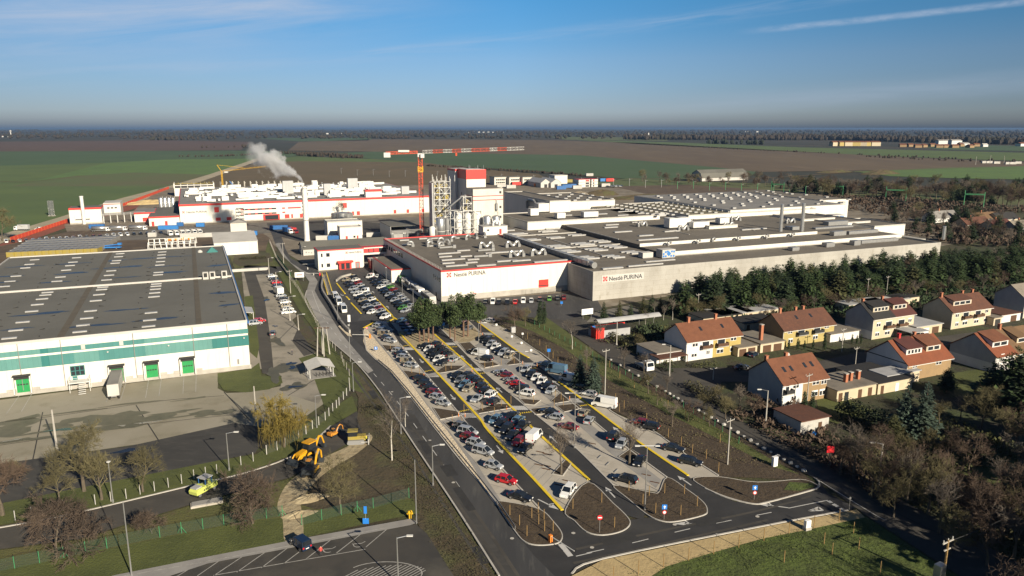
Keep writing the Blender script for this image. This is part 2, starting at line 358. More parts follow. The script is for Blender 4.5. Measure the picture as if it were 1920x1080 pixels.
# far fields
def field(nm, m, z, *polys): flat(nm, list(polys), z, m)
field('field', 'field_umber', -.3, [(-60,266),(300,263),(470,266),(452,281),(200,283),(-60,284)])
field('field', 'field_dark', -.3, [(-60,284),(200,283),(430,282),(545,284),(620,289),(480,297),(300,300),(200,305),(-60,312)])
field('field', 'field_green', -.3, [(-60,312),(200,305),(310,300),(300,322),(100,350),(-60,366)])
field('field', 'field_bright', -.25, [(200,305),(310,299),(480,297),(440,312),(385,331),(250,323),(140,330),(60,340)])
field('field', 'field_olive', -.2, [(-60,366),(60,341),(150,329),(250,323),(395,327),(340,350),(180,349),(-60,349)])
field('field', 'field_green', -.09, [(-90,349),(340,349),(315,354),(230,378),(120,414),(10,447),(-90,470)])
field('field', 'field_brown', -.3, [(560,266),(700,261),(1000,262),(1200,268),(1700,295),(1960,306),(1960,318),(1640,319),(1420,322),(1340,313),(1090,291),(700,284),(540,282)])
field('field', 'field_dark', -.25, [(600,288),(700,284),(1090,291),(1340,313),(1420,322),(1400,334),(1240,338),(1160,334),(1010,320),(860,312),(700,298)])
field('field', 'field_green', -.2, [(490,298),(560,293),(700,298),(790,304),(560,302),(490,306)])
field('field', 'field_ochre', -.18, [(375,337),(440,314),(490,305),(560,302),(790,304),(870,314),(1010,326),(1040,342),(800,352),(600,352),(345,352)])
field('field', 'field_green', -.3, [(1080,262),(1240,266),(1500,276),(1960,287),(1960,303),(1700,294),(1400,280),(1200,270)])
field('field', 'field_bright', -.22, [(1600,321),(1780,314),(1960,310),(1960,337),(1800,334),(1670,330)])
field('field', 'field_dark', -.3, [(1700,270),(1960,274),(1960,284),(1760,280)], [(480,259),(700,258),(690,263),(560,265)])
field('field', 'field_olive', -.22, [(1180,334),(1300,340),(1500,345),(1700,352),(1960,360),(1960,395),(1700,372),(1400,362),(1200,352),(1090,343)])
field('field', 'field_olive', -.28, [(1030,256),(1260,258),(1250,264),(1060,262)])
flat('field', [(1150,349),(1290,346),(1440,356),(1400,368),(1250,372),(1160,366)], -.08, 'mud')
flat('track', [(484,296),(500,296),(395,334),(330,356),(235,386),(130,412),(20,449),(-60,480),(-60,462),(10,437),(105,409),(225,372),(320,348),(392,327)], -.06, 'track')
flat('verge', [(-60,480),(20,450),(130,413),(235,387),(330,357),(350,360),(240,395),(140,421),(70,446),(-60,500)], -.07, 'red_earth')
# factory site ground
flat('site_yard', [(300,352),(900,346),(1160,352),(1250,372),(1500,360),(1640,372),(1800,455),(1115,580),(830,590),(600,512),(480,440),(250,440),(130,445),(120,421),(250,395)], -.05, 'site_ground')
flat('site_yard', [(-40,470),(130,434),(300,424),(480,430),(505,445),(520,470),(300,470),(100,490),(-40,520)], -.03, 'mud')
flat('site_road', [(500,437),(600,424),(900,420),(900,405),(640,410),(330,424),(180,440),(200,452),(420,444)], -.02, 'asphalt_old')
flat('site_road', [(500,418),(620,412),(740,420),(790,440),(700,452),(560,452),(510,440)], -.012, 'asphalt_dark')
# warehouse grounds
flat('yard', [(-80,760),(470,690),(410,700),(408,728),(425,737),(470,735),(590,712),(600,735),(607,757),(560,790),(486,800),(-80,882)], 0.0, 'yard')
flat('yard', [(470,694),(458,560),(452,500),(500,510),(540,560),(560,600),(585,640),(600,690),(608,740),(597,757),(525,735),(528,705),(490,692)], .008, 'yard_service')
flat('asphalt_patch', [(-80,880),(240,837),(440,793),(486,800),(494,826),(478,850),(300,885),(-80,960)], .012, 'asphalt_dark')
flat('service_road', [(455,500),(474,499),(496,560),(508,640),(514,706),(492,700),(482,640),(470,560)], .016, 'asphalt_lane')
flat('asphalt_patch', [(455,497),(530,500),(540,505),(512,513),(470,516)], .02, 'asphalt_dark')
flat('asphalt_patch', [(548,640),(560,612),(583,612),(597,660),(570,668)], .02, 'asphalt_lane')
flat('lawn', [(408,700),(470,692),(486,680),(490,705),(527,706),(530,718),(505,730),(460,736),(420,732),(408,716)], .03, 'lawn', sm=False)
flat('lawn', [(458,556),(474,554),(480,600),(486,650),(482,672),(468,660)], .03, 'lawn')
flat('lawn', [(560,672),(600,660),(632,695),(655,710),(652,735),(610,768),(600,740),(590,712)], .02, 'lawn')
flat('lawn', [(430,480),(505,478),(520,505),(500,498),(455,502),(440,505)], .02, 'lawn_dry')
flat('scrub_patch', [(440,478),(505,474),(512,490),(450,500),(436,492)], .035, 'scrub')
flat('verge', [(503,452),(528,500),(556,520),(575,560),(600,610),(630,660),(660,690),(690,740),(660,730),(630,690),(605,660),(590,620),(560,580),(540,545),(515,500),(498,470)], .012, 'lawn')
flat('verge', [(548,600),(560,590),(590,630),(612,668),(596,668),(575,640)], .025, 'scrub')
# lower left: old road, grass verge, lower car park
flat('lane', [(-80,1000),(120,968),(345,915),(470,885),(560,850),(620,800),(668,772),(700,775),(680,815),(600,862),(545,895),(360,945),(150,1010),(-80,1040)], .006, 'asphalt_lane')
flat('verge', [(-80,955),(300,880),(480,852),(560,800),(640,755),(660,742),(670,770),(622,798),(560,848),(470,883),(345,913),(120,966),(-80,996)], .010, 'lawn')
flat('verge', [(-80,1042),(150,1012),(360,947),(545,897),(590,880),(640,850),(720,860),(790,950),(770,955),(560,1000),(200,1080),(-80,1130)], .008, 'lawn_dry')
flat('verge', [(-80,1085),(200,1030),(420,985),(600,960),(775,935),(785,962),(640,992),(380,1050),(180,1100),(-80,1150)], .014, 'lawn')
flat('bank', [(665,690),(700,730),(760,815),(860,970),(940,1100),(850,1100),(785,985),(770,935),(720,880),(690,830),(670,790),(672,745),(655,712)], .010, 'soil_bank')
flat('bank', [(640,850),(690,820),(770,930),(700,950),(590,955),(560,945),(600,890)], .016, 'soil_bank')
flat('sand_track', smooth([(552,895),(600,862),(650,838),(690,815),(697,825),(670,850),(620,880),(590,905),(565,940),(568,970),(566,1010),(535,1016),(530,975),(520,950),(530,920)], 4, True), .03, 'sand_pale')
flat('car_park', [(240,1110),(400,1052),(560,1022),(780,983),(800,1000),(870,1110)], .02, 'asphalt_lot')
flat('pavement', [(180,1100),(210,1080),(380,1046),(560,1011),(770,973),(784,980),(770,985),(560,1025),(390,1057),(260,1100)], .06, 'paving_grey')
# main road
RL = [(500,420),(510,440),(516,457),(530,480),(556,503),(571,516),(580,528),(575,545),(572,560),(580,580),(595,602),(617,637),(667,680),(705,725),(730,762),(770,824),(812,887),(870,975),(936,1080),(980,1150)]
RR = [(1100,1150),(1060,1090),(1020,1050),(975,1008),(931,947),(895,900),(860,860),(805,790),(762,735),(730,697),(705,675),(687,657),(660,632),(637,607),(620,575),(602,545),(605,522),(595,507),(572,498),(545,484),(535,466),(530,450),(522,430)]
flat('road', RL + RR, .0, 'asphalt_road')
flat('road_surface', RL[2:12] + [(640,655),(690,700),(700,695),(665,655),(640,625),(618,590),(598,560),(590,545),(596,528),(588,516),(566,506),(545,492),(530,472),(524,455)], .006, 'asphalt_dusty')
flat('road_surface', [(744,768),(778,778),(850,900),(915,1000),(975,1090),(945,1090),(872,975),(814,887)], .006, 'asphalt_dark')
# cross road and right-hand road
flat('road', [(964,994),(1000,1012),(1060,990),(1300,960),(1540,905),(1552,925),(1605,952),(1590,958),(1440,985),(1130,1048),(1070,1078),(1060,1100),(1000,1040)], .004, 'asphalt_new')
flat('road', [(940,560),(1020,555),(1100,600),(1160,648),(1222,683),(1250,704),(1350,770),(1440,812),(1552,867),(1652,917),(1752,970),(1925,1064),(2080,1150),(1930,1150),(1800,1080),(1625,967),(1537,902),(1440,850),(1300,764),(1150,680),(1060,618),(990,592),(930,596)], .002, 'asphalt_lane')
flat('side_street', [(1235,690),(1300,690),(1420,688),(1440,700),(1400,712),(1352,716),(1350,770),(1280,735)], .009, 'asphalt_lane')
flat('side_street', [(1360,716),(1480,690),(1700,640),(1900,612),(1960,608),(1960,622),(1760,650),(1600,690),(1560,702),(1440,716)], .006, 'asphalt_lane')
flat('forecourt', [(830,566),(1110,545),(1130,580),(1060,600),(930,590),(915,604),(850,590)], .003, 'asphalt_road')
flat('forecourt', [(1115,585),(1180,572),(1215,590),(1160,602),(1100,604)], .010, 'asphalt_old')
flat('verge', [(1068,1082),(1130,1050),(1440,987),(1590,959),(1606,955),(1622,970),(1520,992),(1430,1010),(1330,1038),(1250,1062),(1190,1100),(1060,1110)], .02, 'sand')
flat('meadow', [(1180,1110),(1250,1061),(1330,1037),(1430,1009),(1520,991),(1624,969),(1810,1092),(1840,1130)], .015, 'lawn_lush')
flat('gardens', [(1250,700),(1440,700),(1960,610),(2100,700),(2100,1200),(1925,1064),(1752,970),(1552,867),(1350,770)], -.03, 'garden_ground')
flat('gardens', [(1110,600),(1250,560),(1960,440),(2050,620),(1700,640),(1440,690),(1250,700),(1180,655)], -.04, 'garden_ground')
flat('lawn', [(1680,870),(1800,840),(1960,860),(1960,1000),(1860,960),(1700,910)], -.015, 'lawn')
flat('lawn', [(1785,700),(1850,690),(1900,730),(1860,750),(1790,740)], -.015, 'lawn')
flat('lawn', [(1530,745),(1560,735),(1640,770),(1600,790),(1540,800)], -.015, 'lawn')
# car park
flat('car_park', [(596,512),(690,496),(775,496),(830,560),(850,590),(905,598),(890,606),(860,606),(820,612),(735,606),(726,605),(690,612),(660,632),(637,607),(618,575),(604,545)], .012, 'asphalt_road')
flat('car_park', [(640,607),(690,600),(735,603),(725,625),(700,640),(687,657),(660,632)], .016, 'asphalt_new')
flat('paving', [(683,614),(726,604),(820,612),(905,596),(947,616),(1001,654),(1147,772),(1220,805),(1347,893),(1298,897),(1250,896),(1235,923),(1150,910),(1102,903),(1060,957),(1017,957),(940,942),(892,867),(830,795),(764,710),(710,642)], .018, 'paving')
A1 = [(724,603),(750,645),(797,700),(862,777),(925,860),(1017,958),(1045,1000),(1075,1010),(1100,1000),(1053,957),(917,810),(822,702),(752,629),(732,604)]
A2 = [(800,610),(815,628),(885,690),(965,770),(1100,897),(1170,965),(1205,975),(1210,962),(1150,912),(1074,835),(995,770),(907,697),(855,645),(820,610)]
A3 = [(880,602),(910,631),(935,648),(982,684),(1060,745),(1152,822),(1250,895),(1310,935),(1330,965),(1400,950),(1322,917),(1290,893),(1185,820),(1047,716),(991,671),(927,627),(893,602)]
for a in (A1, A2, A3): flat('car_park_aisle', a, .028, 'asphalt_new')
flat('walkway', [(680,618),(697,622),(712,642),(754,694),(766,712),(830,795),(842,808),(892,868),(942,943),(931,946),(915,920),(880,865),(840,810),(800,760),(760,705),(740,680),(710,645)], .045, 'paving_grey')
flat('walkway', [(905,640),(925,655),(950,672),(985,700),(1030,735),(1090,780),(1150,832),(1240,900),(1230,915),(1180,878),(1130,838),(1060,775),(1010,733),(960,697),(920,670),(890,648)], .034, 'paving_grey')
for p in ([(797,703),(800,708),(830,702),(886,688),(884,683),(830,695)], [(865,779),(868,786),(900,779),(963,768),(960,762),(900,772)], [(905,694),(910,699),(950,690),(985,683),(982,678),(945,685)], [(993,766),(1000,771),(1040,762),(1082,753),(1078,748),(1030,757)], [(822,792),(826,797),(868,787),(865,782)]):
    flat('walkway', p, .05, 'paving_grey')
mb = MB(); mb.sheet([tuple(q) for q in px([(681,640),(687,656),(705,673),(731,695),(763,733),(806,788),(861,857),(897,900),(930,944),(915,920),(880,865),(840,810),(800,760),(760,705),(740,680),(710,645),(690,620),(683,616)])], .09); mb.build('verge', 'pebbles', kind='structure')
flat('verge', [(745,622),(790,616),(812,620),(835,648),(800,655),(770,652),(752,636)], .05, 'sand_pale')
flat('verge', [(822,612),(880,604),(905,632),(880,641),(862,643)], .05, 'sand_pale')
flat('verge', [(638,610),(655,622),(660,632),(652,630),(634,612)], .09, 'pebbles')
# raised planted islands with kerbs
kerbs = MB(); soil = MB()
def island(p, sm=True, top=soil, m=0, h=.13):
    g = [tuple(q)[:2] for q in px(p)]
    if sm: g = smooth(g, 4, True)
    top.prism(g, 0, h, m, bottom=False); strip(kerbs, g + [g[0]], .16, 0, h + .03, 0, False)
for p in ([(716,647),(754,651),(757,657),(725,659)], [(755,695),(796,701),(799,706),(766,709)], [(812,765),(860,772),(866,779),(826,787)], [(833,793),(869,789),(882,804),(843,803)],
          [(817,698),(834,686),(871,686),(857,695),(826,700)], [(891,770),(930,758),(955,758),(962,765),(898,776)], [(1036,889),(1060,863),(1071,870),(1055,893)],
          [(861,644),(881,642),(895,655),(874,660)], [(897,681),(924,679),(936,685),(910,690)], [(948,683),(966,670),(980,682),(953,685)], [(974,748),(1014,751),(1002,760),(984,758)],
          [(1033,752),(1050,738),(1071,752),(1041,757)], [(994,767),(1034,763),(1026,776),(1003,778)], [(1043,761),(1081,757),(1091,766),(1058,773)], [(1160,857),(1182,842),(1198,852),(1188,873)]): island(p, False)
island([(932,946),(950,942),(1012,956),(1040,982),(1053,1000),(1053,1012),(1043,1020),(1010,1023),(985,1017),(966,997)])
island([(1060,957),(1102,905),(1150,945),(1176,970),(1181,984),(1165,997),(1130,1004),(1100,998),(1078,978)])
island([(1151,911),(1220,924),(1236,923),(1251,896),(1290,920),(1318,942),(1326,957),(1318,967),(1265,979),(1235,976),(1210,963),(1180,938)])
island([(1300,898),(1348,895),(1420,905),(1500,900),(1528,908),(1533,915),(1510,923),(1440,942),(1410,945),(1360,933),(1325,917)])
kerbs.build('kerb', 'kerb', kind='structure'); soil.build('planting_soil', 'soil', kind='structure')
flat('bank', [(905,594),(948,614),(1003,652),(1028,671),(1149,770),(1222,803),(1287,850),(1350,894),(1500,899),(1528,905),(1500,884),(1440,850),(1300,768),(1146,682),(1060,628),(1000,600),(940,596)], .03, 'soil')
flat('verge', [(940,600),(1010,604),(1060,632),(1146,690),(1300,777),(1440,858),(1500,890),(1450,876),(1330,815),(1250,775),(1140,712),(1060,655),(1000,622)], .045, 'lawn')
flat('verge', [(1010,585),(1060,620),(1146,682),(1140,690),(1060,640),(1000,600)], .05, 'lawn')
flat('verge', [(1480,905),(1525,908),(1528,914),(1500,922),(1470,920)], .165, 'lawn_lush')
# kerbs of yellow paint, pale road edges
mb = MB()
for pts in ([(750,626),(822,702),(895,780),(917,810),(1002,900),(1054,957)], [(812,625),(885,690),(965,770),(1017,820),(1104,900)], [(892,601),(927,627),(972,660),(991,671)], [(1047,716),(1062,727),(1185,820),(1290,892)],
            [(631,531),(647,551)], [(649,556),(655,562)], [(658,568),(677,588)], [(660,515),(729,585),(733,592),(745,600)], [(726,604),(738,598)], [(682,615),(702,604)]):
    strip(mb, px(pts), .55, 0, .15)
mb.build('kerb', 'kerb_yellow', kind='structure')
mb = MB(); k2 = MB()
for pts in ([(617,637),(667,680),(705,725),(730,762),(770,824),(812,887),(870,975),(936,1080)], [(931,947),(895,900),(860,860),(805,790),(762,735),(730,697),(705,675),(687,657)], [(1072,1076),(1130,1048),(1440,985),(1590,957)],
            [(750,645),(797,700),(862,777),(925,860),(1010,952)], [(820,610),(855,645),(907,697),(995,770),(1074,835),(1150,910)], [(910,631),(935,648),(982,684),(1060,745),(1152,822),(1250,895)], [(947,616),(1001,654),(1026,671),(1147,772),(1220,805),(1285,852),(1347,892)],
            [(1322,916),(1360,932),(1410,945),(1440,942),(1510,923),(1533,915),(1536,905),(1530,898)], [(640,607),(622,576),(603,545),(606,524),(597,508)], [(595,602),(580,580),(572,560),(575,545)], [(-60,1000),(120,967),(345,914),(470,884),(560,849),(620,799)], [(687,657),(684,640),(681,620)]):
    strip(mb, px(pts), .3, 0, .14)
mb.build('kerb', 'kerb', kind='structure')
# painted markings
mk = MB()
dashes(mk, px([(600,585),(640,640),(691,690),(745,753),(805,835),(870,925),(925,1010),(975,1085)]), .16, 3, 4.5, .012)
dashes(mk, px([(1100,1037),(1190,1017),(1300,990),(1450,960)]), .18, 3, 5, .016)
for a, b in (((1080,1043),(1110,1036)), ((1478,953),(1552,938))): strip(mk, px([a, b]), .2, .016, .016)
strip(mk, px([(1051,1020),(1070,1043)]), .9, .016, .016)
for a, b in (((1553,939),(1559,943)), ((1562,945),(1571,950)), ((1575,953),(1580,956))): strip(mk, px([a, b]), .7, .016, .016)
for a, b in (((1517,958),(1535,951)), ((1535,951),(1543,957)), ((1543,957),(1517,958))): strip(mk, px([a, b]), .35, .016, .016)
for pts in ([(600,585),(590,560),(585,545)], [(1526,895),(1640,965),(1662,975)]): strip(mk, px(pts), .15, .014, .014)
def zebra(x0, x1, y, along, n=7, z=.034):
    a, b = G(x0, y), G(x1, y - (x1-x0)*.0); d = (G(*along[1]) - G(*along[0])).normalized()
    for i in range(n):
        q = a.lerp(b, (i + .5) / n); strip(mk, [q - d*1.4, q + d*1.4], .5, z, z)
Z1 = ((797,700),(862,777)); Z2 = ((907,697),(995,770)); Z3 = ((982,684),(1060,745))
for x0, x1, y, d in ((756,779,654,Z1), (801,825,704,Z1), (866,894,779,Z1), (831,856,645,Z2), (884,908,693,Z2), (958,987,765,Z2), (908,925,626,Z3), (984,1005,683,Z3), (1071,1096,751,Z3), (705,728,604,Z1)): zebra(x0, x1, y, d)
def arrow(x, y, to, L=4.0, z=.034, m=0, bend=0):
    p = G(x, y); d = (G(*to) - p).normalized(); n = Vector((-d.y, d.x, 0))
    strip(mk, [p - d*L*.5, p + d*L*.15], .28, z, z, m)
    a, b, c = p + d*L*.12 + n*.6, p + d*L*.12 - n*.6, p + d*L*.5; mk.mesh([(q.x,q.y,z) for q in (b, c, a)], [fix([b,c,a], (0,1,2))], m)
    if bend: strip(mk, [p, p + n*bend + d*.8], .25, z, z, m)
for x, y, t in ((790,677,(797,685)), (849,745,(856,753)), (937,843,(944,852)), (734,617,(739,623)), (868,670,(858,660)), (936,731,(926,722)), (1037,823,(1026,812)), (963,660,(950,651)), (1042,718,(1030,710)), (1158,807,(1147,799)), (1144,923,(1134,912)), (1283,901,(1270,892)), (700,548,(697,545)), (727,576,(724,573)), (640,583,(647,589)), (641,553,(646,556))): arrow(x, y, t, 4.2)
arrow(1028,946,(1040,952),5,.034,0,1.6); arrow(1293,982,(1278,982),5.5,.016,0,-1.5); arrow(1447,948,(1432,946),5.5,.016,0,-1.5)
mk.build('road_markings', 'mark_white', kind='structure')
mk = MB()
for x0, y0, x1, y1 in ((751,650,768,647), (794,697,811,694), (860,772,880,768), (841,651,858,650), (893,701,913,699), (974,775,998,772), (914,632,928,630), (993,691,1006,690), (1084,762,1101,759)):
    a, b = G(x0,y0), G(x1,y1)
    for i in range(6): strip(mk, [a.lerp(b, (i+.1)/6), a.lerp(b, (i+.62)/6)], .5, 0, .06)
mk.build('speed_hump', 'kerb_yellow', kind='structure')
# white bay lines of the lower car park and the loading bays
mk = MB()
for a, b in (((296,1068),(267,1080)), ((320,1068),(290,1080)), ((368,1059),(330,1082)), ((412,1051),(370,1080)), ((457,1042),(402,1079)), ((498,1035),(444,1073)), ((540,1027),(490,1065)), ((561,1035),(532,1057)), ((622,1011),(573,1049)), ((676,1002),(631,1037)), ((727,991),(686,1026)), ((400,1079),(685,1030)), ((36,742),(12,776)), ((62,735),(40,772)), ((206,735),(199,754)), ((237,715),(226,751)), ((279,711),(273,746)), ((303,708),(298,743)), ((345,702),(343,738)), ((368,701),(367,735))):
    strip(mk, px([a, b]), .16, .026, .026)
strip(mk, px([(225,1082),(400,1051),(560,1021),(726,990)]), .2, .075, .075)
for x, y in ((616,1031), (672,1021)):
    c = G(x, y); r = .75; pr = [c + Vector((r*math.cos(t*.45), r*math.sin(t*.45), 0)) for t in range(6, 13)]
    strip(mk, pr, .16, .026, .026); strip(mk, [c+Vector((-1.0,.1,0)), c+Vector((.5,.35,0)), c+Vector((.9,.9,0))], .16, .026, .026, 0, False)
cy = G(722,1068); 
for i in range(15):
    t = -5 + i*.72; w = math.sqrt(max(0, 1-(t/5.6)**2))*3.0
    a = cy + Vector((t-w*.75, -w*.8-1.2, 0)); b = cy + Vector((t+w*.75, w*.8-1.2, 0)); strip(mk, [a, b], .16, .026, .026)
el = [cy + Vector((5.6*math.cos(t*.2), 3.2*math.sin(t*.2)-1.2, 0)) for t in range(-6, 14)]
strip(mk, el, .18, .028, .028)
mk.build('road_markings', 'mark_worn', kind='structure')
# bay joints in the paving
mk = MB()
BAY_L = (G(967,912) - G(930,902)).normalized(); BAY_M = (G(1078,910) - G(1054,938)).normalized()
def baylines(a, b, n, d, L, z=.022):
    a, b = G(*a), G(*b)
    for i in range(n + 1):
        p = a.lerp(b, i/n); strip(mk, [p, p + d*L], .12, z, z)
baylines((757,660),(940,942), 26, BAY_L, 5.0); baylines((899,782),(1055,955), 20, BAY_M, 6); baylines((775,655),(888,770), 12, BAY_M, 6)
baylines((1000,780),(1150,910), 16, BAY_L, 5.0); baylines((913,700),(990,768), 9, BAY_L, 5.0)
mk.build('paving_joints', 'paving_grey', kind='structure')
# stains and puddles of the loading yard
st = MB()
def blot(mb, x, y, rx, ry, z, seed=0, n=22):
    rn = random.Random(seed); c = G(x, y); p = []
    ph = [rn.random()*6 for _ in range(4)]
    for i in range(n):
        t = 2*math.pi*i/n; k = 1 + .3*math.sin(2*t+ph[0]) + .25*math.sin(3*t+ph[1]) + .18*math.sin(5*t+ph[2]) + .1*math.sin(8*t+ph[3])
        p.append((c.x + rx*k*math.cos(t)*SU.x - ry*k*math.sin(t)*SU.y, c.y + rx*k*math.cos(t)*SU.y + ry*k*math.sin(t)*SU.x))
    mb.sheet(p, z)
for i, (x, y, rx, ry) in enumerate(((20,805,6,3.5), (35,790,3,3), (118,795,4,2.5), (150,800,9,1.0), (208,783,5,3.5), (232,790,4,4), (215,800,9,1.3), (270,785,5,2.5), (330,773,4,.9), (395,775,4,2.2), (300,786,6,.8), (40,826,7,1), (245,757,5,.6), (120,775,7,.6), (360,748,3,.6), (515,700,2,6), (545,690,2.5,5), (520,640,1.5,5), (552,725,2.5,3), (500,560,1,3))):
    blot(st, x, y, rx, ry, .026 + i*.004, i)
st.build('wet_stain', 'yard_stain', kind='structure')
st = MB()
for i, (x, y, rx, ry) in enumerate(((118,806,2.5,.8), (276,793,2,.6), (230,799,.8,.4), (25,826,1.6,.4), (247,845,3.2,1.0), (546,682,1.2,1.3), (549,690,1.0,1.2), (552,726,1.4,.9), (516,612,.8,1), (500,563,.9,1.4))):
    blot(st, x, y, rx, ry, .12 + i*.004, 40+i)
st.build('puddle', 'wet', kind='structure')

# tyre tracks, patches, seams and drain covers
mk = MB(); n_ = [0]
def tp(pts, w): n_[0] += 1; strip(mk, px(pts), w, .0155 + n_[0]*.0007, .0155 + n_[0]*.0007)
for pts in ([(650,690),(700,757),(770,850),(850,975),(915,1075)],[(668,692),(722,760),(795,855),(880,975),(950,1080)],[(690,705),(745,768),(820,860),(905,980),(975,1085)],[(1075,1056),(1250,1018),(1440,975)],[(1080,1030),(1240,995),(1420,958),(1520,930)]): tp(pts, .55)
mk.build('tyre_tracks', 'asphalt_lane', kind='structure')
mk = MB()
for (x, y, L, w, a) in ((798,838,7,1.6,.0),(842,882,5,2.2,0),(870,935,9,1.4,0),(1160,1010,6,2,1),(1330,978,5,1.6,1),(905,1040,5,2,0),(1480,935,4,2,1),(700,740,6,1.5,0)):
    p = G(x, y); d = (G(870,975)-G(812,887)).normalized()*-1 if not a else (G(1440,985)-G(1130,1048)).normalized(); n_[0] += 1; strip(mk, [p - d*L/2, p + d*L/2], w, .0155 + n_[0]*.0007, .0155 + n_[0]*.0007)
mk.build('road_patch', 'fresh_tar', kind='structure')
mk = MB()
for i, pts in enumerate(([(0,792),(120,778),(300,752),(420,742)],[(0,835),(160,812),(330,789),(470,775)],[(420,735),(470,790)],[(80,773),(60,870)],[(255,760),(300,830)],[(230,845),(480,800)],[(1340,775),(1600,920),(1800,1020)],[(1210,692),(1290,740)],[(520,640),(560,600)],[(540,742),(590,712)])): strip(mk, px(pts), .22, .03 + i*.002, .03 + i*.002)
mk.build('tar_seam', 'fresh_tar', kind='structure')
mk = MB()
for i, (x, y) in enumerate(((1110,1027),(960,1010),(1420,969),(1265,984),(850,905),(806,826),(735,735),(1530,955),(1345,1003),(1075,1000))):
    c = G(x, y); mk.sheet([(c.x+.35*math.cos(k*.785), c.y+.35*math.sin(k*.785)) for k in range(8)], .06 + i*.001)
mk.build('drain_cover', 'kerb', kind='structure')
mk = MB()
for pts, w in (([(0,283.5),(200,283),(430,281.5)],9),([(560,266),(1000,262),(1200,268),(1700,295)],8),([(700,298),(860,312),(1010,322),(1160,335)],6),([(1180,334),(1420,334),(1640,320),(1920,311)],6),([(0,340),(60,340),(150,329)],3)):
    p = [q + Vector((0,0,0)) for q in px(pts)]; strip(mk, p, w, -.12, -.12)
mk.build('field_track', 'field_ochre', kind='structure')
# ================================================================ BUILDINGS
mat('clad_white', (.76,.735,.675), .55, (.70,.675,.61), .5, .4, .7, 5, c3=(.60,.57,.50), sc3=1.1, lo3=.56, hi3=.8, stretch=(1,1,.12), seams=(3.0,60,.05,(.80,.80,.80)), spec=.3)
mat('clad_warm', (.66,.63,.56), .55, (.60,.57,.50), .3, .4, .7, 5, seams=(1.2,6,.04,(.85,.85,.85)), spec=.3)
mat('clad_grey', (.50,.50,.50), .5, (.45,.45,.45), .3, seams=(1.2,60,.04,(.8,.8,.8)), spec=.3)
mat('concrete_panel', (.385,.37,.335), .9, (.315,.30,.268), .12, .38, .66, 8, c3=(.27,.25,.21), sc3=.5, lo3=.55, hi3=.75, seams=(6.0,1.9,.035,(.72,.70,.66),.5), stretch=(1,1,.5))
mat('concrete', (.38,.36,.32), .9, (.30,.28,.25), .4)
mat('roof_felt', (.105,.092,.074), .92, (.082,.072,.058), .05, .4, .62, 8, c3=(.13,.115,.09), sc3=.3, lo3=.54, hi3=.72)
mat('roof_grey', (.092,.090,.079), .9, (.078,.076,.066), .06, .4, .62, 8, c3=(.105,.102,.09), sc3=1.3, lo3=.55, hi3=.75)
mat('roof_brownline', (.098,.084,.062), .95, (.08,.068,.05), .4)
mat('roof_light', (.22,.21,.195), .8, (.18,.172,.16), .08, .4, .62, 6, c3=(.15,.145,.135), sc3=.3, lo3=.58, hi3=.75)
mat('roof_moss', (.135,.118,.075), .9, (.11,.098,.065), .08, .4, .62, 6)
mat('roof_white', (.62,.60,.56), .7, (.52,.5,.46), .15)
mat('coping', (.50,.48,.44), .7, (.4,.385,.35), .5)
mat('trim_red', (.50,.030,.028), .5, (.42,.028,.026), .8)
mat('red_bright', (.72,.035,.025), .45)
mat('skylight', (.62,.61,.58), .35, (.5,.49,.47), .8)
mat('steel', (.55,.55,.54), .32, (.45,.45,.44), .7, metal=.75)
mat('duct', (.56,.56,.55), .4, (.46,.46,.45), .9, metal=.35)
mat('duct_white', (.70,.69,.66), .5, (.58,.57,.54), .6)
mat('white_steel', (.70,.69,.65), .5)
mat('dark_gap', (.018,.018,.020), .7)
mat('grey_plastic', (.2,.2,.2), .6)
mat('window_glass', (.022,.026,.032), .08, spec=.7)
mat('window_frame', (.75,.74,.71), .5)
mat('teal_light', (.13,.33,.30), .5, (.115,.30,.275), .3, seams=(1.1,60,.06,(.86,.86,.86)))
mat('teal_mid', (.075,.265,.25), .5, (.065,.24,.225), .3, seams=(1.1,60,.06,(.86,.86,.86)))
mat('teal_deep', (.03,.20,.19), .5, seams=(1.1,60,.06,(.86,.86,.86)))
mat('door_green', (.012,.24,.065), .5, (.01,.2,.055), 1)
mat('shelter_black', (.02,.02,.02), .8)
mat('logo_grey', (.035,.038,.042), .6)
mat('blue_paint', (.03,.16,.42), .5)
mat('blue_container', (.025,.12,.33), .55, (.02,.10,.28), .6)
mat('yellow_paint', (.75,.45,.02), .45, (.66,.38,.02), 1)
mat('orange_paint', (.70,.21,.03), .5)
mat('green_paint', (.02,.16,.05), .5)
mat('insul_yellow', (.62,.47,.05), .7, (.55,.44,.16), .8)
mat('insul_wrap', (.30,.29,.27), .45, (.22,.215,.2), .6)
mat('timber', (.42,.27,.10), .8, (.34,.21,.08), 2)
mat('crane_red', (.62,.085,.035), .5)
mat('rail_green', (.04,.22,.09), .6)
LT = {'c': None}
def sth(name, u, v, label, cat, group=None, z=0):
    return thing(name, S(u, v, z), SANG, label, cat, group)
def flat_hall(name, u0, u1, v0, v1, h, label, cat='factory hall', wall='clad_white', roof='roof_felt', trim=None, par=.35, z0=0, group=None):
    t = sth(name, u0, v0, label, cat, group); w, d = u1-u0, v1-v0
    m = MB(); m.box(0, w, 0, d, z0, h-.5); m.build('wall', wall, t)
    m = MB(); m.box(.25, w-.25, .25, d-.25, h-.495, h-.35); m.build('roof', roof, t)
    m = MB(); p = .3
    for a in ((0,w,0,p), (0,w,d-p,d), (0,p,p,d-p), (w-p,w,p,d-p)): m.box(a[0]-.04,a[1]+.04,a[2]-.04,a[3]+.04,h-.5,h-.5+par+.5)
    m.build('parapet', trim or 'coping', t)
    return t
def UVp(x, y, z=0):
    d = G(x, y, z) - SO; return d.dot(SU), d.dot(SV)
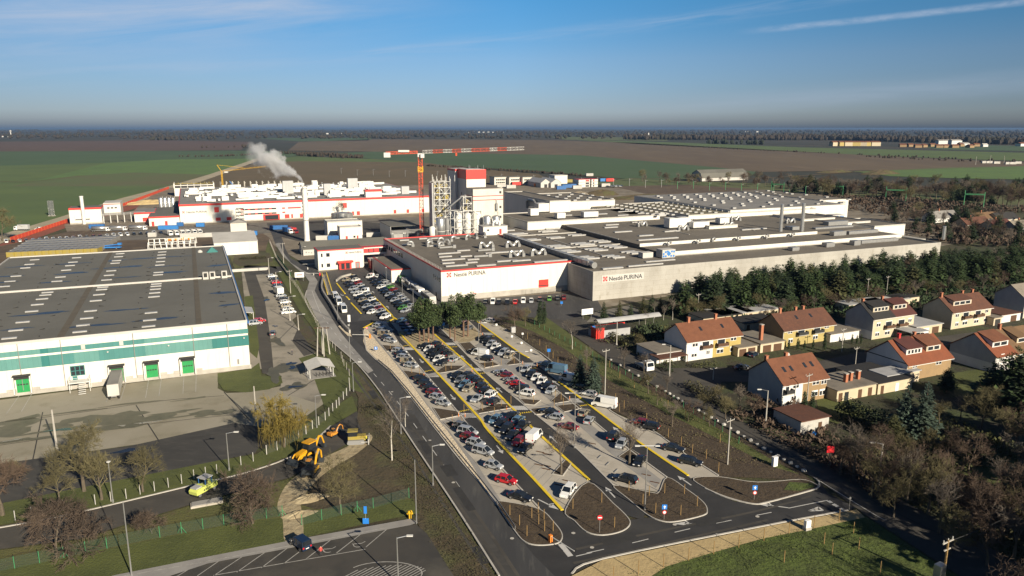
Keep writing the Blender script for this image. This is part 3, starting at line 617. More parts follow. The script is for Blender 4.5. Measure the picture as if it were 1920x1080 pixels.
def text_mesh(s, size, depth=.04):
    c = bpy.data.curves.new('lettering', 'FONT'); c.body = s; c.size = size; c.extrude = depth; c.offset = size*.012
    o = bpy.data.objects.new('lettering', c); COL.objects.link(o)
    dg = bpy.context.evaluated_depsgraph_get(); me = bpy.data.meshes.new_from_object(o.evaluated_get(dg))
    bpy.data.objects.remove(o); return me
def lettering(parent, s, size, x, y, z, m='logo_grey', rot=(R(90),0,0), sx=1, fit=None):
    me = text_mesh(s, size)
    if fit: sx = fit/(max(v.co.x for v in me.vertices)-min(v.co.x for v in me.vertices))
    me.materials.clear(); me.materials.append(MT[m])
    o = bpy.data.objects.new('lettering', me); COL.objects.link(o); o.parent = parent; o.location = (x,y,z); o.rotation_euler = rot; o.scale = (sx,1,1); return o
def emblem(parent, x, y, z, s):
    m = MB(); k = s/3
    for i, j in ((0,0),(2,0),(1,1),(0,2),(2,2)): m.box(x+i*k, x+(i+1)*k, y-.05, y, z+j*k, z+(j+1)*k)
    for i, j in ((1,0),(0,1),(2,1),(1,2)): m.box(x+i*k+k*.3, x+(i+1)*k-k*.3, y-.05, y, z+j*k+k*.3, z+(j+1)*k-k*.3)
    m.build('emblem', 'trim_red', parent)
def panel(t, name, m, x0, x1, z0, z1, y=0, th=.06):      # something flat on a front wall (y = face)
    b = MB(); b.box(x0, x1, y-th, y+.1, z0, z1); return b.build(name, m, t)
def side_panel(t, name, m, y0, y1, z0, z1, x=0, th=.06):   # on a left-hand wall
    b = MB(); b.box(x-th, x+.1, y0, y1, z0, z1); return b.build(name, m, t)
# ---- the white front hall
H1 = flat_hall('factory_hall', 0, 57, 0, 90, 11.85, 'white factory hall with lettering and a red door, nearest the car park', trim='trim_red', par=.1)
ub = lambda x, y: UVp(x, y)[0]
panel(H1, 'door', 'red_bright', 40.3, 44.6, .4, 5.2)
b = MB(); b.box(40.2, 44.7, -.09, .05, 2.6, 3.0); b.build('door_window', 'dark_gap', H1)
panel(H1, 'door', 'trim_red', 12.6, 13.9, .1, 2.3)
emblem(H1, 2.2, -.02, 9.2, 1.75)
lettering(H1, 'Nestlé', 2.15, 5.0, -.03, 9.2, fit=5.1); lettering(H1, 'PURINA', 2.3, 10.8, -.03, 9.25, fit=6.9)
for i in range(4): side_panel(H1, 'window', 'window_glass', 1.4+i*2.4, 2.6+i*2.4, 7.3, 8.9)
for i in range(7): side_panel(H1, 'window', 'window_glass', 55+i*4.4, 57.8+i*4.4, 8.0, 9.9)
side_panel(H1, 'door', 'dark_gap', 6, 7.2, .1, 2.4)
m = MB(); m.box(-.12, 57.1, -.12, 0, 0, 2.1); m.build('plinth', 'concrete', H1)
m = MB()   # roof-edge railing down the shaded side
for i in range(46):
    y = .6 + i*1.95; m.tube((.5,y,11.5), (.5,y,12.9), .05, n=4)
for z in (12.3, 12.9): m.tube((.5,.6,z), (.5,89,z), .035, n=4)
m.build('railing', 'white_steel', H1)
m = MB()
for x0, y0, L in ((4.8,8.5,9),(16,4.5,8),(5.5,15,5),(14.3,12.5,5),(7.5,22,10),(17.5,19,5),(9,30,5.5),(17.5,27.5,5),(11,37.5,10),(6,82,4.5),(16,83.5,4),(21,82.5,5),(33,79,2),(3.6,68,5),(27,10.5,9),(33,9,8),(40,3.2,16),(30,31,16),(21,42,6),(14,60,7)):
    m.box(x0, x0+L, y0, y0+1.6, 11.5, 11.95)
m.build('skylight', 'skylight', H1)
t = sth('hall_annex', -8.5, 42, 'low white annex with red roof edge against the shaded hall wall', 'annex')
m = MB(); m.box(0, 8.45, 0, 34, 0, 5.3); m.build('wall', 'clad_white', t)
m = MB(); m.box(-.15, 8.44, -.15, 34.1, 5.31, 5.75); m.build('roof_edge', 'trim_red', t)
m = MB(); m.box(.3, 8.4, .3, 33.8, 5.76, 5.82); m.build('roof', 'roof_felt', t)
t = sth('hall_annex', -9.5, 76.4, 'red fronted gatehouse lean-to tucked beneath the glazed footbridge', 'annex')
m = MB(); m.box(0, 9.4, 0, 6, 0, 4.2); m.build('wall', 'trim_red', t); m = MB(); m.box(-.3, 9.5, -.3, 6.2, 4.21, 4.45); m.build('roof', 'coping', t)
# ---- the concrete hall
H2 = sth('factory_hall', 53, -21, 'long bare concrete factory hall carrying a white lettered sign board', 'factory hall')
m = MB(); m.box(0, 187, 0, 21, 0, 10.2); m.box(4.1, 187, 21.0, 133, 0, 10.9); m.box(187, 205, 22, 70, 0, 9); m.build('wall', 'concrete_panel', H2)
m = MB(); m.box(-.05, 187, -.05, .3, 10.2, 11.3); m.box(-.05, .3, .3, 20.9, 10.2, 11.3); m.box(186.7, 187.05, .3, 21, 10.2, 11.3); m.build('parapet', 'concrete_panel', H2)
m = MB(); m.box(.31, 46, .31, 21.1, 10.21, 11.0); m.box(46, 186.6, .31, 21.1, 10.21, 10.5)
m.box(4.2, 46, 21.1, 132, 10.91, 11.05); m.box(46, 187, 22, 40, 10.91, 12.1, 0); m.box(46, 187, 40.3, 132, 10.91, 13.0, 0); m.build('roof', 'roof_felt', H2)
m = MB(); m.box(46, 187, 21.3, 22, 10.51, 12.4); m.box(46, 150, 39.8, 40.3, 12.11, 13.5); m.build('clerestory', 'clad_white', H2)
m = MB()
for i in range(3): m.tube((46+40*i, 58, 13.0), (46+40*i, 110, 13.0), .3, n=4)
m.box(4.3, 46, 55, 55.5, 11.05, 11.5); m.box(4.3, 46, 98, 98.5, 11.05, 11.5); m.box(22, 22.5, 21, 130, 11.05, 11.3); m.build('roof_upstand', 'coping', H2)
panel(H2, 'sign_board', 'roof_white', 3.6, 22.4, 6.7, 9.5, 0, .12)
emblem(H2, 4.3, -.15, 7.2, 1.8); lettering(H2, 'Nestlé', 2.2, 6.8, -.16, 7.25, fit=5.9); lettering(H2, 'PURINA', 2.35, 13.3, -.16, 7.25, fit=8.2)
m = MB()
rn = random.Random(5)
for (x0, y0, nx, L) in ((9,30,3,6),(20,28,3,6),(9,48,3,7),(22,47,3,7),(33,34,3,7),(33,53,4,7),(10,62,3,8),(24,64,3,8),(36,68,3,8),(8,84,2,8),(22,86,2,8),(36,90,2,8),(10,106,2,9),(28,108,2,9),(10,118,1,9),(26,120,1,9),(36,115,1,8)):
    for k in range(nx): m.box(x0+k*1.0, x0+L+k*1.0, y0+k*2.6*(-1), y0+1.5-k*2.6, 11.05, 11.6)
m.box(6, 15, 3, 4.6, 11.0, 11.5); m.box(18, 34, 4, 5, 11.0, 11.5); m.box(30, 44, 10, 11.4, 11.0, 11.4)
m.build('skylight', 'skylight', H2)
m = MB()
for (x0, y0, L) in ((52,50,22),(60,62,8),(80,70,9),(56,78,10),(95,88,10),(60,95,8),(85,108,9),(120,60,16),(66,104,8)): m.box(x0, x0+L, y0, y0+1.6, 13.0, 13.5)
m.build('skylight', 'skylight', H2)
# roof gear on the concrete hall
def box_unit(u, v, z, w, d, h, label, cat='air handler', m1='duct', name='air_handler', group=None, checks=False):
    t = sth(name, u, v, label, cat, group, z); m = MB(); m.box(0, w, 0, d, .25, h); m.build('casing', m1, t)
    m = MB(); m.box(.2, w-.2, .2, d-.2, 0, .25); m.build('base', 'grey_plastic', t)
    if checks:
        m = MB(); k = h/3.2
        for i, j in ((.2,.15),(1.2,.2),(3.7,.2),(4.9,.15),(.2,1.15),(1.1,1.9),(2.0,2.1),(4.0,2.0),(5.0,1.9)): m.box(w*i/6, w*i/6+k*.75, -.05, 0, j*k*.9+.3, j*k*.9+.3+k*.7)
        c = w/2; m.mesh([(c-k,-.06,h*.52),(c,-.06,h*.52-k),(c+k,-.06,h*.52),(c,-.06,h*.52+k)], [(0,1,2,3)]); m.build('check_pattern', 'blue_paint', t)
    return t
box_unit(94, -6, 11.05, 6.4, 4.5, 3.6, 'white cooling unit with blue check pattern, nearest on the concrete hall roof', m1='roof_white', checks=True)
box_unit(86.5, -3, 11.05, 5, 3.5, 2.4, 'plain white cooling unit beside the near blue checked one', m1='roof_white')
box_unit(233, 149, 12, 8, 4, 4.4, 'white cooling unit with blue checks on the pale rear hall roof', m1='roof_white', checks=True)
box_unit(262, 66, 9.8, 9, 5, 4.2, 'white cooling unit with blue checks at the far east end', m1='roof_white', checks=True)
for (u, v, w, d, h) in ((205,10,8,3,2.2),(216,11,20,2.2,1.6),(228,36,14,4,3),(196,30,6,4,2.6),(210,27,26,2.4,1.8),(182,-8,5,3,2),(160,-10,4,3,1.6),(198,-9,4,3,2.2),(206,-6,24,2,1.5)):
    box_unit(u, v, 10.5 if v < 0 else 12.05, w, d, h, 'grey sheet metal duct casing on the long concrete hall roof', 'duct', name='roof_duct', group='grey duct casings on the concrete hall roof')
def arch_duct(kind):
    m = MB()
    if kind == 'arch':
        m.box(-.8,.8,-.8,.8,0,1.3); m.path([(0,0,1.2)]+[(1.5-1.5*math.cos(t*.35),0,1.5+1.3*math.sin(t*.35)) for t in range(1,10)], .75, 8); m.tube((0,0,1),(0,0,1.6),.75,n=8)
    elif kind == 'wave':
        m.box(-1,1,-1,1,0,2.2); pts = [(0,0,2.0),(.3,0,3.2),(1.4,0,3.7),(2.4,0,3.0),(3.2,0,1.6),(4.4,0,1.0),(5.6,0,1.6),(6.4,0,2.9),(7.4,0,3.6),(8.4,0,3.2),(8.8,0,2.0),(8.8,0,.4)]
        m.path(pts, .95, 8); m.box(7.9,9.7,-1,1,0,2.0)
    elif kind == 'run': m.box(0,10,-.6,.6,.3,1.3); m.box(9,11,-1,1,0,2); m.tube((2,0,.2),(2,0,.8),.3); m.tube((8,0,.2),(8,0,.8),.3)
    return m.data('roof_duct', 'duct', False)
DUCT = {k: arch_duct(k) for k in ('arch','wave','run')}
def duct(kind, u, v, z, rz, label, sc=1, group=None):
    o = bpy.data.objects.new('roof_duct', DUCT[kind]); COL.objects.link(o); o.location = S(u, v, z); o.rotation_euler = (0,0,SANG+rz); o.scale = (sc*.7,)*3
    tag(o, label, 'roof duct', group)
for i, (u, v, rz) in enumerate(((15,67,.3),(21,69,0),(28,71,.1),(13,60,.2),(7,63,3),(24,62,2.6),(17,56,.3),(36,73,.2),(42,74,1.5),(47,76,1.5))):
    duct('arch', u, v, 11.5, rz, 'bright metal arched duct on the white front hall roof', 1.15, 'arched ducts on the white front hall')
for (u, v, w) in ((33,46,'left of the rear pair on the white hall roof'),(45,44,'right of the rear pair on the white hall roof'),(36,19,'left of the near pair on the white hall roof'),(46,19,'right of the near pair on the white hall roof')):
    duct('wave', u, v, 11.5, .05, 'large zigzag sheet metal duct, ' + w, 1.0)
for i, (u, v, z, rz) in enumerate(((132,72,13.05,.2),(142,50,13.05,.1),(158,68,13.05,.1),(172,52,13.05,0),(193,72,13.05,0),(214,52,13.05,.1))):
    duct('wave', u, v, z, rz, 'grey zigzag duct standing on the wide roof of the concrete hall', .95, 'zigzag ducts on the concrete hall')
for i, (u, v) in enumerate(((112,16),(128,16),(151,16),(168,16),(184,16),(138,18))):
    duct('arch', u, v, 12.1, .2, 'round hooded vent beside the white upstand of the concrete hall', .9, 'hooded vents on the concrete hall')
for i, (u, v, rz) in enumerate(((16,52,.05),(29,38,.04),(22,24,0))): duct('run', u, v, 11.5, rz, 'low straight duct run lying on the white front hall roof', 1, 'low duct runs on the white front hall')
t = sth('roof_duct', 55.5, 2, 'long sloping glazed duct trunk along the joint between the two front halls', 'duct')
m = MB(); m.box(.2, 2.6, -14, 72, 11.7, 13.5); m.tube((1.4,-14,12.5),(1.4,-17,12.4),1.25,n=10); m.build('trunk', 'duct', t)
m = MB()
for i in range(22): m.box(.1, 2.7, -13+i*3.9, -12.75+i*3.9, 11.6, 13.6)
m.build('trunk_band', 'grey_plastic', t)
# ---- halls behind
def px_hall(name, z, pL, pR, depth, label, roof, wall='clad_white', par=.15, z0=0, v=None, **k):
    a, b = UVp(*pL, z), UVp(*pR, z); return flat_hall(name, a[0], b[0], v or (a[1]+b[1])/2, (v or (a[1]+b[1])/2)+depth, z, label, wall=wall, roof=roof, par=par, z0=z0, **k), a, b
HA, a, b = px_hall('factory_hall', 15.5, (985,415), (1243,404), 42, 'long white walled hall immediately behind the concrete hall roof', 'roof_felt')
wA = b[0]-a[0]
m = MB()
for x0, y0, L in ((40,10,8),(50,18,9),(60,8,7),(70,24,10),(30,20,7),(76,12,5),(80,30,5)): m.box(x0, x0+L, y0, y0+1.6, 15.15, 15.6)
m.build('skylight', 'skylight', HA)
HB, a, b = px_hall('factory_hall', 22, (1032,377), (1069,375), 70, 'tall windowless white hall block with a curved pipe on its shaded side', 'roof_felt')
t = HB; m = MB(); m.path([(-1,30,15)]+[(-1.2,30,19.5),(-1.4,27,20.5),(-1.4,20,20.5),(-1.3,17,19.3),(-1.2,17,15)], .9, 8); m.box(-6,-.2,12,17,12,17.5); m.build('pipe', 'duct', t)
HB2, a2, b2 = px_hall('factory_hall', 19, (1069,378), (1152,374), 60, 'white hall with a dark skylit roof adjoining the tall block', 'roof_felt')
m = MB()
for i in range(4):
    for j in range(4): m.box(6+i*9, 8.5+i*9, 6+j*13, 8+j*13, 18.65, 19.3)
m.build('skylight', 'skylight', HB2)
HC, a, b = px_hall('factory_hall', 15.5, (1288,403), (1534,391), 72, 'rear hall with a mossy brown roof and rows of small skylights', 'roof_moss', v=None)
wC = b[0]-a[0]
m = MB()
for i in range(8):
    for j in range(12): m.box(-18+i*10, -15.8+i*10, 5+j*5.6, 6.2+j*5.6, 15.2, 15.9)
x0 = -26
m2 = MB(); m2.box(x0, -.05, 20, 71.9, 0, 15.0); m2.build('wall', 'clad_grey', HC)
m2 = MB(); m2.box(x0, -.05, 20, 71.8, 15.01, 15.15); m2.build('roof', 'roof_moss', HC); m.build('skylight', 'skylight', HC)
m2 = MB()
for i in range(12): m2.box(x0-.1, x0, 22+i*4, 24+i*4, 10, 13)
m2.build('window', 'window_glass', HC)
a = UVp(1420,390,17); b = UVp(1627,373,17)
HD = sth('factory_hall', a[0]-20, a[1], 'rearmost hall with a pale grey roof dotted with many white skylights', 'factory hall')
W_, D_ = b[0]-a[0]+8, 105
m = MB(); m.box(0, W_*.78, 0, D_, 0, 16.4); m.box(W_*.78, W_, 22, D_, 0, 17); m.build('wall', 'clad_white', HD)
m = MB(); m.box(.3, W_*.78, .3, D_-.3, 16.41, 16.6); m.build('roof', 'roof_light', HD)
m = MB(); m.box(W_*.78+.2, W_-.2, 22.2, D_-.2, 17.01, 17.15); m.build('roof', 'roof_felt', HD)
m = MB()
for i in range(10):
    for j in range(10):
        if (i + j) % 2 == 0 or j > 5: m.box(6+i*11+(j%2)*4, 8.4+i*11+(j%2)*4, 5+j*9.6, 7+j*9.6, 16.6 if i < 9 else 17.2, 17.4 if i < 9 else 17.9)
m.build('skylight', 'skylight', HD)
t = sth('chimney', *UVp(1463,434,13), 'slim steel chimney, left of the two on the concrete hall', 'chimney', 'twin steel chimneys')
def steel_stack(t, h, r):
    m = MB(); m.lathe([(r,10.8),(r,h-.6),(r*1.15,h-.6),(r*1.15,h)], 10); m.build('flue', 'steel', t)
    m = MB()
    for s in (-.25,.25): m.tube((r+.3,s,11),(r+.3,s,h-1),.04,n=4)
    for i in range(int(h-12)): m.tube((r+.3,-.25,11.5+i),(r+.3,.25,11.5+i),.03,n=4)
    m.build('ladder', 'white_steel', t)
steel_stack(t, HZ(t.location,383), .8)
t = sth('chimney', *UVp(1503,434,13), 'slim steel chimney, right of the two on the concrete hall', 'chimney', 'twin steel chimneys'); steel_stack(t, HZ(t.location,381), .8)
t = sth('chimney', *UVp(1768,452,10), 'short steel chimney at the east end of the concrete hall', 'chimney'); steel_stack(t, HZ(t.location,424), .7)
for i, (x0, x1, y, dep, z, lab) in enumerate(((1508,1570,411,25,14.2,'low dark roofed plant block beside the right-hand steel chimney'), (1570,1640,418,40,13.6,'white plant block with roof pipes behind the concrete hall'), (1330,1385,424,18,14.6,'small flat roofed plant room amid the rear roof pipes'), (1640,1705,424,30,13,'grey plant block with arched pipe frames near the east end'))):
    a = UVp(x0, y, z); b = UVp(x1, y-3, z); flat_hall('plant_block', a[0], b[0], a[1], a[1]+dep, z, lab, 'plant block', par=.15)
for i, (x, y, w, d, h, z) in enumerate(((1255,428,7,5,5,13.5),(1270,427,8,5,5,13.5),(1300,428,10,4,3,13.5),(1350,420,6,4,3,15),(1010,398,9,6,5,15.6),(1045,410,5,4,3,15.6),(995,405,5,4,4,15.6),(1095,408,9,4,3,15.6))):
    a = UVp(x, y, z); box_unit(a[0], a[1], z, w, d, h, 'pale box shaped plant unit among the rear roof pipes', 'plant unit', 'duct_white', 'plant_unit', 'plant units on the rear roofs')
# ---- penthouse, tower, silos, steel frames
t = sth('penthouse', 27, 83, 'small white penthouse with a red door on the front hall roof edge', 'penthouse')
a = UVp(905, 441, 11.6); t.location = S(a[0], a[1]-1, 11.5)
m = MB(); m.box(0, 13, 0, 7, 0, 4.2); m.build('wall', 'clad_white', t); m = MB(); m.box(-.15,13.15,-.15,7.15,4.21,4.5); m.build('roof', 'coping', t); panel(t, 'door', 'red_bright', 8.6, 9.8, .3, 2.9); panel(t, 'vent', 'dark_gap', 2, 3.1, 2.2, 3.0)
m = MB(); m.path([(6,2,4.5),(6,2,6),(7,2,6.8),(9,2,6.8),(9.5,2,5.8),(9.5,2,4.5)], .6, 8); m.build('pipe', 'duct_white', t)
a = UVp(888, 462); b = UVp(945, 459); TH = HT(915, 461, 354)
t = sth('process_tower', a[0], a[1], 'beige lower process tower with two thin red stripes', 'tower'); wT = b[0]-a[0]
m = MB(); m.box(0, wT, 0, 11, 0, TH-.3); m.build('wall', 'clad_warm', t); m = MB(); m.box(-.1, wT+.1, -.1, 11.1, TH-.29, TH); m.build('parapet', 'coping', t); m = MB(); m.box(.3,wT-.3,.3,10.7,TH,TH+.05); m.build('roof','roof_felt',t)
m = MB(); 
for z in (TH-4.2, TH-6.4): m.box(-.06, wT+.06, -.06, 11, z, z+.4)
m.build('stripe', 'trim_red', t)
for z in (3, 9, 15, 20.5, TH-2.9): panel(t, 'window', 'dark_gap', wT-2.2, wT-1, z, z+1.3)
a2 = UVp(876, 452); b2 = UVp(912, 450); TH2 = HT(893, 451, 318)
t = sth('process_tower', a2[0], a2[1], 'tall white process tower with a broad red band round its top', 'tower'); w2 = b2[0]-a2[0]
m = MB(); m.box(0, w2, 0, 15, 0, TH2-5.4); m.build('wall', 'clad_white', t); m = MB(); m.box(-.15, w2+.15, -.15, 15.15, TH2-5.39, TH2); m.build('band', 'red_bright', t)
m = MB(); m.box(.3, w2-.3, .3, 14.8, TH2, TH2+.1); m.build('roof', 'roof_white', t)
m = MB()
for x, y in ((3,4),(4,5),(8,3),(10,8),(6,12),(12,4)): m.tube((x,y,TH2),(x,y,TH2+2.2),.12,n=5)
m.build('vent_pipe', 'steel', t)
for z in (14, 26): side_panel(t, 'window', 'dark_gap', 8, 9, z, z+1.6)
a3 = UVp(846, 447)
t = sth('process_tower', a2[0]-1.5, a2[1]+15.2, 'white rear process tower, lower and plain, beside the red banded one', 'tower')
m = MB(); m.box(0, w2*.85, 0, 14, 0, TH2-1.5); m.build('wall', 'clad_white', t); m = MB(); m.box(-.1,w2*.85+.1,-.1,14.1,TH2-1.49,TH2-.4); m.build('roof_edge', 'trim_red', t); m = MB(); m.box(.3,w2*.85-.3,.3,13.7,TH2-.39,TH2-.3); m.build('roof','roof_white',t)
def frame_tower(t, w, d, z0, z1, nz, nx=2, br=True, r=.16, m_='white_steel', pipes=0, seed=1):
    m = MB(); rn = random.Random(seed); dz = (z1-z0)/nz
    for i in range(nx+1):
        for y in (0, d): m.tube((w*i/nx,y,z0-8),(w*i/nx,y,z1),r,n=4)
    for k in range(nz+1):
        z = z0 + k*dz
        for y in (0, d): m.tube((0,y,z),(w,y,z),r*.85,n=4)
        for i in range(nx+1): m.tube((w*i/nx,0,z),(w*i/nx,d,z),r*.8,n=4)
        if br and k < nz:
            for i in range(nx):
                s = (k+i) % 2; m.tube((w*(i+s)/nx,0,z),(w*(i+1-s)/nx,0,z+dz),r*.6,n=4)
            m.tube((0,d*(k%2),z),(0,d*(1-k%2),z+dz),r*.6,n=4)
    m.build('steel_frame', m_, t)
    if pipes:
        m = MB()
        for k in range(nz):
            m.box(.4, w-.4, .8, d-.4, z0+k*dz+.05, z0+k*dz+.2)
        m.build('platform', 'duct', t); m = MB()
        for k in range(pipes):
            x, y, z = rn.uniform(.5,w-.5), rn.uniform(.6,d-.5), z0+rn.randrange(nz)*dz
            if rn.random() < .5: m.tube((x,y,z+.2),(x,y,z+rn.uniform(1,dz*1.5)),rn.uniform(.15,.6),n=6)
            else: m.tube((x,y,z+rn.uniform(.6,2)),(min(w,x+rn.uniform(1,5)),y,z+rn.uniform(.6,2)),rn.uniform(.12,.45),n=6)
        m.build('pipework', 'steel', t); m = MB()
        for k in range(pipes//2): x, y, z = rn.uniform(.5,w-2), rn.uniform(.4,d-1.5), z0+rn.randrange(nz)*dz; m.rbox((x+.7,y+.6,z+.2), rn.uniform(.7,1.8), 1.0, rn.uniform(.8,2.2))
        m.build('machinery', 'insul_yellow', t)
a = UVp(809, 460); b = UVp(844, 458); FH = HT(826, 459, 341)
t = sth('equipment_tower', a[0]+2.2, a[1], 'open white steel equipment tower crammed with pipework and platforms', 'tower')
frame_tower(t, b[0]-a[0]-1.5, 7, 9, FH, 8, 3, pipes=110, seed=3)
m = MB(); m.box(-1.2, -.5, 0, 6, 6, FH-.5); m.build('cladding', 'clad_grey', t)
m = MB()
for i in range(12): m.tube((i*1.1,(i*5)%11,FH),(i*1.1,(i*5)%11,FH+1.5+(i*7%3)),.14,n=4)
m.build('vent_pipe', 'white_steel', t)
def silo(x, y, ty, r, m_, lab, grp):
    t = thing('silo', G(x, y), 0, lab, 'silo', grp); h = HT(x, y, ty); m = MB()
    m.lathe([(r*.3,5.0),(r,7.5),(r,h-1),(r*.85,h-.5),(r*.25,h)], 16); m.build('vessel', m_, t, True); m = MB()
    for k in range(6): q = k*math.pi/3; m.tube((r*.85*math.cos(q), r*.85*math.sin(q),0),(r*.85*math.cos(q), r*.85*math.sin(q),8),.14,n=4)
    m.build('leg', 'white_steel', t); m = MB()
    m.lathe([(r+.03,h*.55),(r+.06,h*.55),(r+.06,h*.55+.25),(r+.03,h*.55+.25)], 16); m.build('hoop', 'white_steel', t); return t
for x, k in ((860.5,'left of three inside the white steel frame'),(877,'middle of three inside the white steel frame'),(895.5,'right of three inside the white steel frame')): silo(x, 461, 398, 2.0, 'duct_white', 'white storage silo, ' + k, 'framed white silos')
for x, k in ((913.5,'left of the shiny pair before the beige tower'),(930,'right of the shiny pair before the beige tower')): silo(x, 463, 403, 2.3, 'steel', 'stainless steel silo, ' + k, 'stainless silos')
silo(827, 466, 407, 2.5, 'steel', 'broad steel silo beneath the open equipment tower', None); silo(840, 462, 408, 1.6, 'grey_plastic', 'dark narrow silo between the equipment tower and framed silos', None); silo(811, 466, 424, 1.7, 'duct_white', 'short pale silo beside the crane foot', None)
a = UVp(853, 465); b = UVp(905, 462); 
t = sth('silo_scaffold', a[0], a[1], 'white braced steel frame standing around the three white silos', 'steel frame'); frame_tower(t, b[0]-a[0], 7, 6, HT(870,464,398)+.5, 3, 4, r=.18)
a = UVp(871, 463); b = UVp(887, 462)
t = sth('conveyor_frame', a[0], a[1]+1, 'tall braced conveyor frame rising above the framed silos', 'steel frame'); frame_tower(t, b[0]-a[0], 5, HT(870,464,398)+.6, HT(878,462,369), 2, 1, r=.2, pipes=14, seed=8)
m = MB(); z = HT(870,464,398)+1; m.tube((-9,2,z+.5),(0,2,z+7),.42,n=6); m.build('chute', 'steel', t)
for x in (908, 916, 931): 
    t = thing('silo_filter', G(x,461)+Vector((0,3,19)), 0, 'dust filter with pipes perched above the stainless silos', 'dust filter', 'dust filters on the silos'); m = MB(); m.lathe([(.3,0),(.8,1.2),(.8,4),(.3,4.6)],8); m.build('filter_body','duct',t); m=MB(); m.tube((-1.5,0,-2),(0,0,3),.1,n=4); m.tube((1.5,0,-2),(0,0,3),.1,n=4); m.tube((0,0,4.4),(0,0,6.5),.2,n=5); m.build('strut','steel',t)
a = UVp(733, 455)
t = sth('open_shed', a[0], a[1], 'grey open fronted shed beside the crane foot', 'shed'); 
m = MB(); m.box(0,.3,0,26,0,9); m.box(.3,16,25.7,26,0,9); m.build('wall','clad_grey',t); m = MB(); m.box(-.2,16.2,-.2,26.2,9.01,9.3); m.build('roof','roof_grey',t); m=MB(); m.box(3,13,8,20,0,5.5); m.build('stored_tank','steel',t)
t = sth('pipe_bridge', a[0]-2, a[1]-8, 'grey pipe bridge on tank-like legs in front of the open shed', 'pipe bridge'); m = MB()
for z in (6.2,7.0,7.8): m.tube((0,0,z),(24,0,z),.35,n=6)
m.build('pipe','steel',t)
for x in (1,8,16): m = MB(); m.tube((x,0,0),(x,0,6.2),.9,n=8); m.build('leg','steel',t)
# ---- red tower crane
a = UVp(792, 455); CH = HT(792, 455, 284)
t = sth('tower_crane', a[0], a[1], 'red and white tower crane standing over the factory', 'crane'); t.rotation_euler = (0,0,R(2.5))
def lattice(m, p, q, w, n, r, m_=0, tri=False):
    p, q = Vector(p), Vector(q); d = (q-p); e = Vector((0,0,1)) if abs(d.normalized().z) < .5 else Vector((1,0,0)); f = d.cross(e).normalized(); e = f.cross(d).normalized()
    cs = [(-1,-1),(1,-1),(1,1),(-1,1)] if not tri else [(-1,-1),(1,-1),(0,1)]
    C = lambda t, c: p + d*t + f*(c[0]*w/2) + e*(c[1]*w/2)
    for c in cs: m.tube(C(0,c), C(1,c), r, n=4, m=m_)
    for i in range(n):
        for k in range(len(cs)):
            a, b = cs[k], cs[(k+1)%len(cs)]
            if i % 2: a, b = b, a
            m.tube(C(i/n,a), C((i+1)/n,b), r*.7, n=3, m=m_); m.tube(C(i/n,a), C(i/n,b), r*.6, n=3, m=m_)
m = MB(); lattice(m, (0,0,4), (0,0,CH-3), 2.1, 22, .125); m.build('mast', 'crane_red', t)
m = MB(); lattice(m, (0,0,CH*.78), (0,0,CH*.84), 2.5, 3, .17); m.build('mast_section', 'yellow_paint', t)
m = MB(); m.box(-2,2,-2,2,0,4.2); m.build('foundation', 'concrete', t)
m = MB(); m.box(-1.3,1.3,-1.4,1.4,CH-3,CH-1); m.box(.4,2.4,-2.8,-1.2,CH-3.4,CH-1.2); m.build('cab', 'white_steel', t)
JL = 0
L = 56.5
for k, (f0, f1, m_) in enumerate(((0,.10,'white_steel'),(.10,.20,'crane_red'),(.20,.29,'white_steel'),(.29,.38,'crane_red'),(.38,.48,'white_steel'),(.48,.66,'crane_red'),(.66,.735,'white_steel'),(.735,.83,'crane_red'),(.83,1,'white_steel'))):
    m = MB(); lattice(m, (1.5+L*f0,0,CH-.2+1.9*f0), (1.5+L*f1,0,CH-.2+1.9*f1), 1.6, max(3,int((f1-f0)*34)), .10, tri=True); m.build('jib', m_, t)
m = MB(); lattice(m, (-1.5,0,CH-.4), (-19,0,CH-.9), 1.3, 9, .14); m.build('counter_jib', 'crane_red', t)
m = MB(); m.box(-20,-16.5,-1,1,CH-3.2,CH-.6); m.box(-12,-6,-.9,.9,CH-.3,CH+.8); m.build('counterweight', 'white_steel', t)
m = MB(); m.tube((20,0,CH-.8),(20,0,CH-2.4),.5,n=5); m.build('trolley', 'crane_red', t)
# ---- white chimney with spiral strakes
t = thing('chimney', G(576, 452), 0, 'tall white chimney with spiral strakes and steam rising', 'chimney'); CHH = HT(576, 452, 352); CHIM = (t.location.copy(), CHH)
m = MB(); m.lathe([(1.75,0),(1.55,1.5),(1.45,12),(1.4,CHH),(1.15,CHH),(1.15,CHH+.8),(1.05,CHH+.8)], 18); m.build('shaft', 'duct_white', t, False)
m = MB()
for s in range(3):
    pts = [(1.6*math.cos(s*2.094+k*.35), 1.6*math.sin(s*2.094+k*.35), CHH*.42+k*(CHH*.56/52)) for k in range(53)]; m.path(pts, .2, 4)
m.build('strake', 'white_steel', t)
m = MB(); m.lathe([(1.5,12),(1.75,12),(1.75,12.3),(1.5,12.3)], 18); m.lathe([(1.42,CHH-.6),(1.62,CHH-.6),(1.62,CHH-.3),(1.42,CHH-.3)],18); m.build('collar','duct',t)
